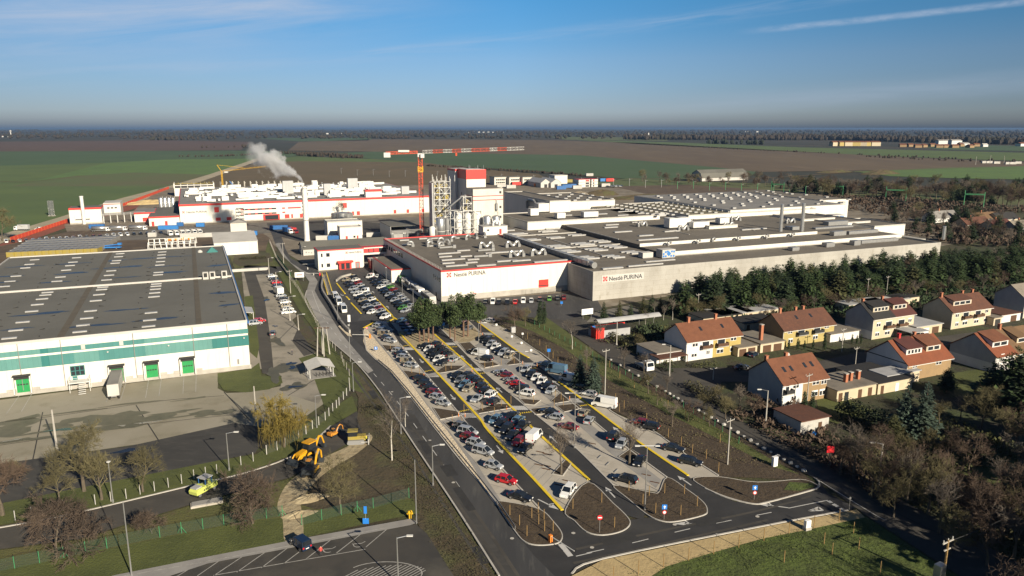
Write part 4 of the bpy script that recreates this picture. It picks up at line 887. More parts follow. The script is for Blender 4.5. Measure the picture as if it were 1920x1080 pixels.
# ---- gabled shed, office with bridge
t = sth('gabled_shed', -33, 127, 'long low shed with a dark pitched roof and graffiti beneath the white chimney', 'shed'); L_ = 44
m = MB(); m.box(0, L_, 0, 15, 0, 3.6); m.mesh([(0,0,3.6),(0,15,3.6),(0,7.5,6.2)],[(0,2,1)]); m.build('wall', 'roof_white', t)
m = MB(); 
for y0, y1 in ((-.6,7.5),(15.6,7.5)): m.mesh([(-.5,y0,3.45),(L_,y0,3.45),(L_,y1,6.3),(-.5,y1,6.3),(-.5,y0,3.25),(L_,y0,3.25),(L_,y1,6.1),(-.5,y1,6.1)], [(0,1,2,3) if y0<0 else (3,2,1,0),(7,6,5,4),(0,4,5,1),(0,3,7,4),(1,5,6,2)])
m.build('roof', 'roof_grey', t)
rn = random.Random(11); m = MB()
for i in range(9): x = 1.5 + i*1.3; m.rbox((x,-.03,.8+rn.random()), rn.uniform(.3,1.1), .05, rn.uniform(.15,.8))
m.build('graffiti', 'grey_plastic', t); m = MB(); m.box(22,44,-.04,0,.4,2.2); m.build('mural', 'trim_red', t)
t = sth('office_building', -32.4, 82.5, 'white office block with red entrance canopy and glazed footbridge to the hall', 'office'); w = 21; h = 9.2
m = MB(); m.box(0, w, 0, 11, 0, h-.35); m.build('wall', 'clad_white', t); m = MB(); m.box(-.15,w+.15,-.15,11.15,h-.34,h+.1); m.build('roof_edge', 'trim_red', t); m = MB(); m.box(.3,w-.3,.3,10.7,h+.1,h+.15); m.build('roof','roof_grey',t)
for x, z in ((1.2,6.0),(3.6,6.0),(1.2,1.2),(3.6,1.2)):
    p = panel(t, 'window', 'window_frame', x, x+(1.1 if x<2 else 1.9), z, z+2, 0, .09); q = MB(); q.box(x+.15, x+(1.1 if x<2 else 1.9)-.15, -.12, -.08, z+.15, z+1.85); q.build('pane', 'window_glass', p)
m = MB(); m.box(8.5, 15.6, -2.6, .1, 3.1, 3.9); m.build('canopy', 'red_bright', t)
m = MB(); m.box(9.2, 14.8, -1.9, .05, 0, 3.05); m.build('porch', 'red_bright', t); m = MB(); m.box(10, 11.6, -1.97, -1.9, .2, 2.8); m.box(12.2, 14, -1.97, -1.9, .2, 2.8); m.build('porch_glazing', 'window_glass', t)
panel(t, 'door', 'trim_red', 17, 19, 0, 2.9)
panel(t, 'door', 'grey_plastic', 17.3, 18.7, .1, 2.5, 0, .1)
emblem(t, 12.6, -.02, 7.0, 1.0); lettering(t, 'Nestlé PURINA', 1.05, 14.0, -.03, 7.1, sx=.9)
m = MB(); m.box(w, 32.3, 1.5, 5.5, 5.6, 9.0); m.build('footbridge', 'clad_white', t); m = MB(); m.box(w+.3, 32.2, 1.44, 1.5, 6.5, 8.5); m.build('footbridge_window', 'window_glass', t)
m = MB(); m.box(w+.4, w+2.6, 1.4, 1.44, 6.6, 8.4); m.box(w+3, w+5, 1.4, 1.44, 6.8, 8.3); m.box(w+5.4, w+7.6, 1.4, 1.44, 6.6, 8.4); m.build('mural', 'trim_red', t)
m = MB(); m.box(w, 32.3, 1.4, 5.6, 9.01, 9.25); m.build('footbridge_roof', 'trim_red', t)
t = sth('site_fence', -10, 80, 'pale entrance fence with notice panels beneath the footbridge', 'fence'); m = MB(); m.box(0,7,0,.2,0,2.6); m.build('fence_panel','sand',t); m = MB(); m.box(1.5,2.9,-.05,0,.5,2.3); m.box(3.4,4.8,-.05,0,.5,2.3); m.box(5.2,6.4,-.05,0,.5,2.3); m.build('notice','roof_white',t); m=MB(); m.box(7.05,9,-3,.2,0,3.2); m.build('booth','clad_grey',t)
# ---- white boiler houses behind the shed
for pL, pR, ty, dep, lab in (((615,444),(681,441),416,12,'white boiler house with a red door behind the low shed'), ((638,451),(680,449),426,8,'smaller white annex in front of the boiler house')):
    a, b = UVp(*pL), UVp(*pR); h = HT(*pL, ty); t = flat_hall('boiler_house', a[0], b[0], a[1], a[1]+dep, h, lab, 'boiler house', roof='roof_white', par=.1)
    panel(t, 'door', 'red_bright', (b[0]-a[0])*.25, (b[0]-a[0])*.25+1.2, 0, 2.4); panel(t, 'window', 'window_glass', (b[0]-a[0])*.6, (b[0]-a[0])*.6+1.2, 1.2, 2.4); panel(t, 'door', 'trim_red', (b[0]-a[0])*.75, (b[0]-a[0])*.75+1, 0, 2.4)
for i, (x, y, r, h) in enumerate(((642,416,7.5,6),(642,418,3.6,6.8))):
    t = thing('water_tank', G(x,y), 0, ('wide grey round water tank behind the boiler house','narrower shiny round tank in front of the wide grey tank')[i], 'tank'); m = MB(); m.lathe([(r,0),(r,h),(r*.9,h+.3)],20); m.build('shell', ('duct','steel')[i], t); m = MB(); m.lathe([(r*.9,h+.3),(.3,h+1)],20); m.build('lid',('duct','steel')[i],t)
# ---- rear hall with red edge
t = sth('factory_hall', -91.5, 292, 'long rear white hall with a red roof edge, red doors and crowded roof ducts', 'factory hall'); RH = t
Lh = 178; h = HT(430, 415, 379.5)
m = MB(); m.box(0, Lh, 0, 150, 0, h-1.2); m.build('wall', 'clad_white', t); m = MB(); m.box(-.3, Lh+.3, -.3, 150.3, h-1.19, h); m.build('roof_edge', 'red_bright', t); m = MB(); m.box(.4, Lh-.4, .4, 149.6, h, h+.1); m.build('roof', 'roof_light', t)
m = MB(); m.box(-19, -.4, -4, 60, 0, 5.2); m.build('wing', 'clad_white', t); m = MB(); m.box(-19.2, -.35, -4.2, 60.1, 5.21, 6.2); m.build('roof_edge', 'red_bright', t); m = MB(); m.box(-18.8,-.5,-3.8,59.8,6.21,6.3); m.build('roof','roof_grey',t)
for x, z, w, hh in ((-17.6,0,1.6,3),(-9.5,0,1.6,3),(22,7,3,3.6),(22.5,1.2,3.2,2.2),(29.5,1.2,3.2,2.2),(68.5,.8,3.2,2.8),(73,.8,1.2,2.8),(79,.8,3.6,2.8),(106,.8,2,2.8),(109,.8,1.2,2.8),(113,.8,1.6,2.8),(116.5,.8,1.6,2.8),(120,.8,2.4,2.8),(110,6.5,3,3.6),(148,.8,2,2.6),(158,.8,2,2.6),(170,.8,2,2.6)):
    panel(t, 'door', 'red_bright', x, x+w, z, z+hh, -4 if x < 0 else 0)
for z in (4.4, 7.6):
    panel(t, 'window', 'window_glass', 39, 63, z, z+1.0); m = MB()
    for k in range(5): m.box(39+k*4.8, 40.6+k*4.8, -.1, -.06, z, z+1)
    m.build('window_panel', 'trim_red', t)
for x, z, w in ((67,7.6,2),(71,7.6,9),(67,4.6,2)): panel(t, 'window', 'trim_red', x, x+w, z, z+1)
m = MB(); m.box(54, 65, -1, 0, .3, 4.2); m.build('entrance', 'red_bright', t); m = MB(); m.box(55, 64, -1.06, -1, .5, 3.6); m.build('entrance_glazing', 'window_glass', t)
m = MB(); m.box(-.1, Lh+.1, -.1, 0, 0, .8); m.build('plinth', 'concrete', t)
emblem(t, 1.6, -.02, 7.2, 1.5); lettering(t, 'Nestlé PURINA', 2.0, 4.2, -.03, 7.2)
m = MB()
for i in range(4):
    z = 1+i*2.4; m.box(36.5,41.5,-3,-.2,z+1.4,z+1.6); s = i%2; m.tube((36.5+5*s,-2.5,z-1),(36.5+5*(1-s),-2.5,z+1.5),.12,n=4)
for x in (36.5,41.5): m.tube((x,-3,0),(x,-3,10),.12,n=4)
m.build('outside_stair', 'white_steel', t)
rn = random.Random(21); m = MB(); m2 = MB()
for k in range(230):
    x, y = rn.uniform(3, Lh-16), rn.uniform(4, 145); q = rn.random()
    if q < .5: L = rn.uniform(4,16); m.box(x, x+L, y, y+rn.uniform(1,2.2), h+.6, h+rn.uniform(1.6,2.8))
    elif q < .75: W2 = rn.uniform(1,2); m.box(x, x+W2, y, y+rn.uniform(4,14), h+.6, h+2)
    elif q < .9: m2.tube((x,y,h),(x,y,h+rn.uniform(2,4)),rn.uniform(.4,.9),n=8)
    else: m.box(x, x+rn.uniform(3,6), y, y+3, h+.1, h+rn.uniform(2,4.5))
m.build('roof_ducts', 'duct_white', t); m2.build('roof_vents', 'steel', t)
for x, y, w, hh in ((75,60,8,10),(128,70,8,10),(102,30,5,9),(160,20,6,6)): m = MB(); m.box(x,x+w,y,y+4,h,h+hh); m.build('plant_screen','clad_grey',t)
m = MB(); m.box(128,140,3,10,h,h+4.2); m.build('stair_head','clad_white',t); m = MB(); m.box(127.8,140.2,2.8,10.2,h+4.2,h+5.4); m.build('stair_head_edge','red_bright',t)
a = UVp(328,368); b = UVp(403,367)
t = sth('warehouse_shell', a[0], a[1], 'unfinished white hall with an open yellow roof frame at the rear', 'unfinished hall'); w=b[0]-a[0]; hh = HT(328,369,345)
m = MB(); m.box(0,w,0,22,0,hh-4.5); m.box(-.4,.6,-.4,22,hh-4.5,hh); m.box(w-.6,w+.4,-.4,22,hh-4.5,hh); m.box(0,w,-.1,.3,hh-2.3,hh-1.6); m.build('wall','clad_white',t)
m = MB(); m.box(.7,w-.7,.5,21.5,hh-4.45,hh-2); m.build('dark_opening','dark_gap',t); m = MB()
for i in range(7): x = w*i/6; m.box(x-.3,x+.3,-.3,21,hh-4.5,hh-.7)
m.build('column','roof_white',t); m = MB()
for i in range(10): x = w*i/9; m.tube((x,0,hh-.6),(x,20,hh-.6),.25,n=4); m.tube((x,0,hh-.6),(x,0,hh+1.2),.15,n=4)
m.tube((0,0,hh-.5),(w,0,hh-.5),.3,n=4); m.build('roof_frame','insul_yellow',t)
for i in range(14):
    x = 415 + i*11.2; t = thing('concrete_column', G(x, 365-.12*i), SANG, 'free standing concrete column of the unfinished rear hall', 'column', 'concrete columns behind the rear hall'); m = MB()
    if i == 0: m.box(-.5,.5,-.5,.5,0,13); COLM = m.data('concrete_column','concrete'); 
    m = bpy.data.objects.new('shaft', COLM); COL.objects.link(m); m.parent = t
    m = MB(); m.rbox((.8,0,11),.6,.8,.8); m.build('corbel','concrete',t)
# ---- buildings at the far left
a = UVp(132,421); b = UVp(192,419)
t = sth('boiler_house', a[0], a[1], 'white boxy plant house with a red roof edge and tall white stack, far left', 'plant house'); w=b[0]-a[0]; hh=HT(160,420,390)
m = MB(); m.box(0,w,0,16,0,hh-1.2); m.build('wall','clad_white',t); m = MB(); m.box(-.1,w+.1,-.1,16.1,hh-1.19,hh); m.build('roof_edge','red_bright',t); m = MB(); m.box(.3,w-.3,.3,15.7,hh,hh+.05); m.build('roof','roof_grey',t); m=MB(); m.box(-.1,w+.1,-.1,0,0,1); m.build('plinth','concrete',t); m=MB(); m.box(3.5,12,-1.2,-.05,3.2,3.6); m.build('gantry','grey_plastic',t)
m = MB(); m.lathe([(1.1,0),(1.1,HT(158,421,370)),(1.25,HT(158,421,370)),(1.25,HT(158,421,368))],12,c=(w*.44,-1.6,0)); m.build('stack','duct_white',t)
a = UVp(196,403); b = UVp(228,401)
t = sth('boiler_house', a[0], a[1], 'small white flat roofed house with three little windows near the red netting', 'plant house'); w=b[0]-a[0]; hh=HT(200,403,381)
m = MB(); m.box(0,w,0,22,0,hh-.8); m.build('wall','clad_white',t); m=MB(); m.box(-.1,w+.1,-.1,22.1,hh-.79,hh); m.build('roof','roof_white',t)
for i in range(3): panel(t,'window','dark_gap',w*.2+i*w*.22,w*.2+i*w*.22+1.6,4.6,5.6)
m=MB(); m.box(-.12,w+.12,-.12,.0,hh-1.2,hh-.8); m.build('trim','red_bright',t)
a = UVp(253,417); t = sth('boiler_house', a[0], a[1], 'low white pump house with red door beside the pipe rack', 'plant house'); m=MB(); m.box(0,13,0,30,0,5.5); m.build('wall','clad_white',t); m=MB(); m.box(-.1,13.1,-.1,30.1,5.51,6.6); m.build('roof_edge','red_bright',t); m=MB(); m.box(.2,12.8,.2,29.8,6.61,6.7); m.build('roof','roof_light',t); panel(t,'door','red_bright',5,8,.3,3)
a = UVp(195,419); t = sth('pipe_rack', a[0], a[1], 'elevated pipe rack on white trestles linking plant house and rear hall', 'pipe rack'); m=MB()
for z in (5.6,6.2,6.8): m.tube((0,0,z),(26,4,z),.25,n=6)
m.build('pipe','steel',t); m=MB()
for i in range(7): m.tube((i*4.2,i*.65,0),(i*4.2,i*.65,6.6),.22,n=4); m.tube((i*4.2,i*.65+2,0),(i*4.2,i*.65+2,6.6),.22,n=4)
m.build('trestle','white_steel',t)
for i in range(4):
    t = thing('process_tank', G(303+i*7.6, 393), 0, 'upright shiny tank in the row beside the rear hall end', 'tank', 'upright shiny tanks'); m=MB(); m.lathe([(1.6,0),(1.6,9),(1.2,9.7),(.2,10)],12); m.build('vessel','steel',t,True); m=MB(); m.tube((1.6,0,0),(1.6,0,10.6),.1,n=4); m.build('pipe','white_steel',t)
# ---- the grey roofed warehouse
t = sth('warehouse', -152, -55.5, 'big warehouse with grey roof, teal banded white wall and green dock doors', 'warehouse'); WH = t; w, d, h = 79.6, 142, 13.6
m = MB(); m.box(0,w,0,d,0,h-.6); m.build('wall','clad_white',t)
m = MB(); m.box(.3,w-.3,.3,d*.468,h-.59,h-.3); m.box(.3,w-.3,d*.472,d-.3,h-.59,h-.3); m.build('roof','roof_grey',t)
m = MB(); m.box(-.05,w+.05,-.05,.3,h-.6,h); m.box(-.05,w+.05,d-.3,d+.1,h-.6,h+.1); m.box(w-.3,w+.1,.3,d,h-.6,h+.05); m.box(-.1,.3,.3,d,h-.6,h+.05); m.box(.3,w-.3,d*.468,d*.472,h-.59,h+.25); m.build('parapet','roof_white',t)
m = MB(); m.box(w+.1,w+.5,-.1,d,h-1,h-.3); m.build('gutter','blue_container',t)
m = MB()
for x0, x1 in ((w-12.6,w-11.2),(w-44.5,w-42.9)): m.box(x0,x1,.4,d*.467,h-.29,h-.22); m.box(x0,x1,d*.473,d-.4,h-.29,h-.22)
m.build('walkway','roof_brownline',t)
m = MB()
for x, ys in ((w-24,(4,11,20,42,48,54,59,63,80,85,101,109,118,126,134)), (w-39.8,(5,12,20,29,43,52,60,64,77,86,95,112,118,128,136)), (w-55,(5,13,22,35,44,52,58,62,81,89,103,113,121,132)), (w-69.5,(30,42,49,55,61,78,87,97,114,122,133))):
    for y in ys: m.box(x-1.6,x+1.6,y-.5,y+.5,h-.3,h-.02)
m.build('skylight','skylight',t)
m = MB(); rn = random.Random(3)
for i in range(7):
    for j in range(18):
        m.tube((w-4-i*11-rn.random()*2, 4+j*7.6, h-.3),(w-4-i*11-rn.random()*2, 4+j*7.6, h-.05),.12,n=5)
m.build('roof_vents','shelter_black',t)
m = MB()
for k, (x, y, rx, ry) in enumerate(((w-23,11.5,4.5,.9),(w-20,12.5,2.6,.7),(w-3,22,4,.9),(w-2.5,40,5.5,1.6),(w-37,11,6,1.1),(w-31,27,5,.9),(w-55,15,3,.8),(w-52,31,6,1.2),(w-50,32,3.5,.8),(w-20,84,6,1.4),(w-3.5,92,4.5,1.4),(w-38,102,7,1.2),(w-34,103,4,1),(w-22,98,5,.8),(w-52,96,6,1.3),(w-56,80,4.5,.9),(w-34,80,4,.8),(w-30,120,6,.9),(w-40,119,4,1.2),(w-55,118,5,1),(w-76,98,7,1.2),(w-20,120,6,.8),(w-70,118,5,.9),(w-72,30,5,1),(w-2,62,3,.8),(w-74,86,6,.9))):
    rn = random.Random(k+60); ph = [rn.random()*6 for _ in range(3)]; p=[]
    for i in range(20):
        q = 2*math.pi*i/20; s = 1+.25*math.sin(2*q+ph[0])+.2*math.sin(3*q+ph[1])+.12*math.sin(5*q+ph[2]); p.append((min(w-.4,x+rx*s*math.cos(q)), y+ry*s*math.sin(q)))
    m.sheet(p, h-.285+k*.002)
m.build('rain_puddle','wet_roof',t)
# teal bands in three tints, as the sheets weathered
edges = [(-.02,24,'teal_light'),(24,31.5,'teal_light'),(31.5,33.2,'teal_deep'),(33.2,38.5,'teal_mid'),(38.5,44,'teal_light'),(44,54.5,'teal_mid'),(54.5,70.5,'teal_light'),(70.5,79.7,'teal_deep')]
for x0, x1, m_ in edges: panel(t,'wall_band',m_,x0+.01,x1,6.6,9.4,0,.05)
for x0, x1, m_ in ((0,31.5,'teal_light'),(31.5,33.2,'teal_deep'),(33.2,44,'teal_mid'),(44,54.5,'teal_mid'),(54.5,66,'teal_light'),(66,79.7,'teal_mid')): panel(t,'wall_band',m_,x0+.01,x1,9.95,11.2,0,.05)
m = MB(); m.box(-.1,w+.25,-.14,0,0,1.1); m.build('plinth','concrete',t)
for x in (40.3, 48.8): m = MB(); m.box(x,x+.9,-.2,0,10.1,11.4); m.box(x+.1,x+.8,-.24,-.2,10.2,10.7); m.build('wall_vent','roof_white',t)
m = MB()
for x in (9.5,27,36,52,66,74.5): m.tube((x,-.16,1.2),(x,-.16,13.0),.09,n=5)
m.build('downpipe','roof_light',t)
for x in (3,22,46,60,78.5): m = MB(); m.lathe([(.08,0),(.22,.1),(.2,.3)],8,c=(x,-.3,8.6)); m.build('wall_lamp','white_steel',t)
def dock(xc):
    x0, x1 = xc-1.9, xc+1.9; p = MB(); p.box(x0,x0+.25,-1.1,0,.6,5.2); p.box(x1-.25,x1,-1.1,0,.6,5.2); p.build('shelter_post','white_steel',t)
    p = MB(); p.box(x0,x1,-1.15,0,4.95,5.25); p.box(x0+.3,x1-.3,-.5,0,4.2,4.9); p.build('dock_shelter','shelter_black',t)
    g = panel(t,'dock_door','door_green',x0+.55,x1-.55,.75,4.15,0,.15); q = MB()
    for k in range(4): q.box(x0+.75+k*.6,x0+1.2+k*.6,-.18,-.14,2.6,2.9)
    q.build('door_window','dark_gap',g)
    p = MB(); p.box(x0-1.6,x0+.4,-.3,0,1.11,1.7); p.box(x1-.4,x1+1.6,-.3,0,1.11,1.7); p.build('dock_bumper','concrete',t)
xs = [UVp(x, y)[0]+152 for x, y in ((48,737),(287,712),(354,704),(222,720))]
for x in xs: dock(x)
x = UVp(150,728)[0]+152
p = panel(t,'window','teal_deep',x-1.6,x+1.6,3.4,6,0,.1); q = MB()
for i in range(3):
    for j in range(2): q.box(x-1.4+i*1.0,x-.6+i*1.0,-.13,-.09,3.6+j*1.2,4.6+j*1.2)
q.build('pane','window_glass',p); panel(t,'door','teal_deep',x-1.3,x-.2,1.2,3.3); 
side = MB(); side.box(w-3.2,w-2.7,-.1,0,1.6,3); side.build('door','roof_light',t)
for i, x in enumerate((w-9.6,w-7.4,w-3.6)):
    m = MB(); m.box(x,x+1.8,d*.45+1,d*.45+2.6,h-.3,h+2.2); m.build('roof_unit','roof_white',t); m = MB(); m.box(x+.3,x+1.4,d*.45+.96,d*.45+1,h+.5,h+1.9); m.build('fan_grille','shelter_black',t)
m = MB(); m.mesh([(w-7,d-17,h-.3),(w-2.6,d-17,h-.3),(w-2.6,d-13,h-.3),(w-7,d-13,h-.3),(w-4.8,d-15,h+1.8)],[(0,1,4),(1,2,4),(2,3,4),(3,0,4)]); m.build('roof_lantern','teal_mid',t); m = MB(); m.lathe([(1,0),(.9,.6),(.3,1)],12,c=(w-9.5,d-14.5,h-.3)); m.build('roof_dome','roof_white',t)
t2 = sth('entrance_porch', -72, 0, 'glazed lean-to porch with sloping roof on the warehouse side wall', 'porch'); m = MB(); m.mesh([(0,0,3),(5,0,2.2),(5,9,2.2),(0,9,3),(0,0,3.2),(5,0,2.4),(5,9,2.4),(0,9,3.2)],[(3,2,1,0),(4,5,6,7),(0,1,5,4),(1,2,6,5),(2,3,7,6),(3,0,4,7)]); m.build('roof','skylight',t2); m = MB()
for y in (.2,8.8): m.tube((4.8,y,0),(4.8,y,2.3),.1,n=4)
m.build('post','white_steel',t2); m=MB(); m.box(0,.4,0,9,0,2.9); m.build('glazing','teal_mid',t2)
t2 = sth('loading_steps', UVp(150,735)[0]-2.2, -58.6, 'white steel loading platform with steps at the warehouse wall', 'platform'); m=MB(); m.box(0,4.6,0,2.8,2.3,2.5); m.build('deck','white_steel',t2); m=MB()
for x,y in ((.1,.1),(4.5,.1),(.1,2.6),(4.5,2.6)): m.tube((x,y,0),(x,y,3.6),.08,n=4)
for z in (3.1,3.6):
    m.tube((.1,.1,z),(.1,2.6,z),.05,n=4); m.tube((4.5,.1,z),(4.5,2.6,z),.05,n=4); m.tube((.1,.1,z),(2,.1,z),.05,n=4)
m.build('railing','white_steel',t2); m=MB()
for i in range(6): m.box(2.2,3.8,-.5-i*.4,-.15-i*.4,2.1-i*.38,2.2-i*.38)
m.build('stair_tread','white_steel',t2)
# ---- white plain hall behind the warehouse
a = UVp(403,480); b = UVp(485,476)
t = sth('storage_hall', a[0], a[1], 'plain white storage hall with a pale roof behind the grey warehouse', 'storage hall'); w=b[0]-a[0]; m=MB(); m.box(0,w,0,22,0,6.5); m.build('wall','clad_white',t); m=MB(); m.mesh([(-.2,-.2,6.5),(w+.2,-.2,6.5),(w+.2,22.2,9),(-.2,22.2,9),(-.2,-.2,6.7),(w+.2,-.2,6.7),(w+.2,22.2,9.2),(-.2,22.2,9.2)],[(3,2,1,0),(4,5,6,7),(0,1,5,4),(1,2,6,5),(2,3,7,6),(3,0,4,7)]); m.build('roof','roof_white',t); m=MB(); m.mesh([(w,0,6.5),(w,22,6.5),(w,22,9)],[(0,1,2)]); m.mesh([(0,22,6.5),(w,22,6.5),(w,22,9),(0,22,9)],[(3,2,1,0)]); m.build('gable','clad_white',t)
a = UVp(434,449); t = sth('site_tower', a[0], a[1], 'pale tall cabin with grey pitched roof beside the storage hall', 'cabin'); m=MB(); m.box(0,9,0,8,0,9.5); m.build('wall','clad_warm',t); m=MB(); m.mesh([(-.3,-.3,9.5),(9.3,-.3,9.5),(9.3,8.3,9.5),(-.3,8.3,9.5),(4.5,-.3,11.6),(4.5,8.3,11.6)],[(0,1,4),(1,2,5,4),(2,3,5),(3,0,4,5),(3,2,1,0)]); m.build('roof','roof_light',t)
# ---- far compound: offices, tents, container stacks, barn
for x0, x1, lab in ((927,952,'white site office block, left of the three in the far compound'),(955,978,'white site office block, middle of the three in the far compound'),(980,1004,'white site office block, right of the three in the far compound')):
    a, b = UVp(x0,347), UVp(x1,346.6); h = HT(x0,347,332.5); t = sth('site_office', a[0], a[1], lab, 'site office'); w=b[0]-a[0]; m=MB(); m.box(0,w,0,15,0,h); m.build('wall','clad_warm',t); m=MB(); m.box(-.3,w+.3,-.3,15.3,h+.01,h+.5); m.build('roof','roof_grey',t)
    for r in (1.8,5): 
        m=MB()
        for k in range(5): m.box(2+k*(w-4)/5,3.8+k*(w-4)/5,-.1,0,r,r+1.6)
        m.build('window','window_glass',t)
for x0, x1, lab in ((1014,1033,'white peaked tent hall, left of the two'),(1033,1053,'white peaked tent hall, right of the two')):
    a, b = UVp(x0,352), UVp(x1,351.5); t = sth('tent_hall', a[0], a[1], lab, 'tent'); w=b[0]-a[0]; h=5.2; m=MB(); m.box(0,w,0,34,0,h); m.mesh([(0,0,h),(w,0,h),(w/2,0,h+4.2)],[(0,1,2)]); m.build('wall','roof_white',t); m=MB(); m.mesh([(-.3,-.3,h),(w/2,-.3,h+4.4),(w/2,34.3,h+4.4),(-.3,34.3,h)],[(0,1,2,3)]); m.mesh([(w+.3,-.3,h),(w/2,-.3,h+4.4),(w/2,34.3,h+4.4),(w+.3,34.3,h)],[(3,2,1,0)]); m.build('roof','clad_grey',t); panel(t,'door','dark_gap',w*.35,w*.65,0,3.6)
a,b = UVp(1040,345),UVp(1062,344); t=sth('site_office',a[0],a[1],'tall white cube shaped store behind the tent halls','store'); w=b[0]-a[0]; m=MB(); m.box(0,w,0,16,0,9.5); m.build('wall','clad_white',t); m=MB(); m.box(-.3,w+.3,-.3,16.3,9.51,10); m.build('roof','roof_white',t)
a = UVp(1085,351.5); t=sth('container_office',a[0],a[1],'three storey stack of white framed office containers','container office')
for k in range(3):
    m=MB(); m.box(0,14,0,12,k*2.9,k*2.9+2.6); m.box(16,24,0,12,k*2.9,k*2.9+2.6); m.build('container','clad_white',t); m=MB(); m.box(-.1,14.1,-.1,12.1,k*2.9+2.61,k*2.9+2.88); m.box(15.9,24.1,-.1,12.1,k*2.9+2.61,k*2.9+2.88); m.box(8.5,13,-.1,0,k*2.9+.5,k*2.9+2.2); m.box(18,19.5,-.1,0,k*2.9+.5,k*2.9+2.2); m.build('window','trim_red' if k==2 else 'window_glass',t)
a, b = UVp(1316,340), UVp(1412,338)
t = sth('barn', a[0], a[1], 'long barn with a broad grey mansard roof beyond the railway', 'barn'); w=b[0]-a[0]; m=MB(); m.box(0,w,0,22,0,4); m.build('wall','roof_white',t); m=MB()
pr=[(-.5,3.8),(2.5,9.5),(11,13.5),(19.5,9.5),(22.5,3.8)]
for (y0,z0),(y1,z1) in zip(pr,pr[1:]): m.mesh([(-.5,y0,z0),(w+.5,y0,z0),(w+.5,y1,z1),(-.5,y1,z1)],[(0,1,2,3)])
m.build('roof','roof_grey',t); m=MB(); m.mesh([(0,y,z) for y,z in pr],[(4,3,2,1,0)]); m.mesh([(w,y,z) for y,z in pr],[(0,1,2,3,4)]); m.build('gable','clad_grey',t)
# ================================================================ VEHICLES
CARC = dict(w=((.72,.72,.70),'white'), s=((.40,.42,.44),'silver'), g=((.16,.17,.18),'grey'), k=((.012,.014,.018),'black'), b=((.014,.03,.065),'dark blue'), l=((.12,.22,.32),'pale blue'), r=((.45,.012,.018),'bright red'), m=((.16,.012,.016),'dark red'), n=((.07,.22,.03),'green'), y=((.34,.30,.22),'beige'), o=((.55,.17,.03),'orange'))
for k, (c, n) in CARC.items(): paint('car_paint_' + n.replace(' ', '_'), c, .28, .25 if k in 'sgbly' else 0)
mat('tyre', (.012,.012,.012), .85); mat('rim', (.38,.38,.39), .35, metal=.7)
mat('car_glass', (.012,.016,.022), .05, spec=.8); mat('lamp_clear', (.75,.75,.73), .15); mat('lamp_red', (.45,.01,.01), .25); mat('plate_white', (.7,.7,.68), .5)
def loft(m, secs, mi=0):
    "secs: rings of equal length; closed skin"
    n = len(secs[0]); vs = [p for s in secs for p in s]; fs = []
    for k in range(len(secs)-1):
        for i in range(n): fs.append((k*n+i, k*n+(i+1)%n, (k+1)*n+(i+1)%n, (k+1)*n+i))
    fs.append(tuple(range(n))[::-1]); fs.append(tuple(range((len(secs)-1)*n, len(secs)*n))); m.mesh(vs, fs, mi)
def wheel_mesh(r, w):
    m = MB(); n = 14; vs = []
    for x, q in ((-w/2,r*.9),(-w/2,r),(w/2,r),(w/2,r*.9)):
        vs += [(q*math.cos(2*math.pi*i/n), x, q*math.sin(2*math.pi*i/n)) for i in range(n)]
    m.mesh(vs, [(k*n+i,(k+1)*n+i,(k+1)*n+(i+1)%n,k*n+(i+1)%n) for k in range(3) for i in range(n)], 0)
    for s in (-1, 1):
        y = s*(w/2+.005); d = [(r*.62*math.cos(2*math.pi*i/n), y, r*.62*math.sin(2*math.pi*i/n)) for i in range(n)]
        m.mesh(d, [tuple(range(n)) if s<0 else tuple(range(n))[::-1]], 1)
        d2 = [(r*.9*math.cos(2*math.pi*i/n), s*w/2, r*.9*math.sin(2*math.pi*i/n)) for i in range(n)]
        m.mesh(d2, [tuple(range(n)) if s<0 else tuple(range(n))[::-1]], 0)
    return m.data('wheel', ['tyre','rim'])
WHL = wheel_mesh(.32, .21); WHB = wheel_mesh(.48, .3)
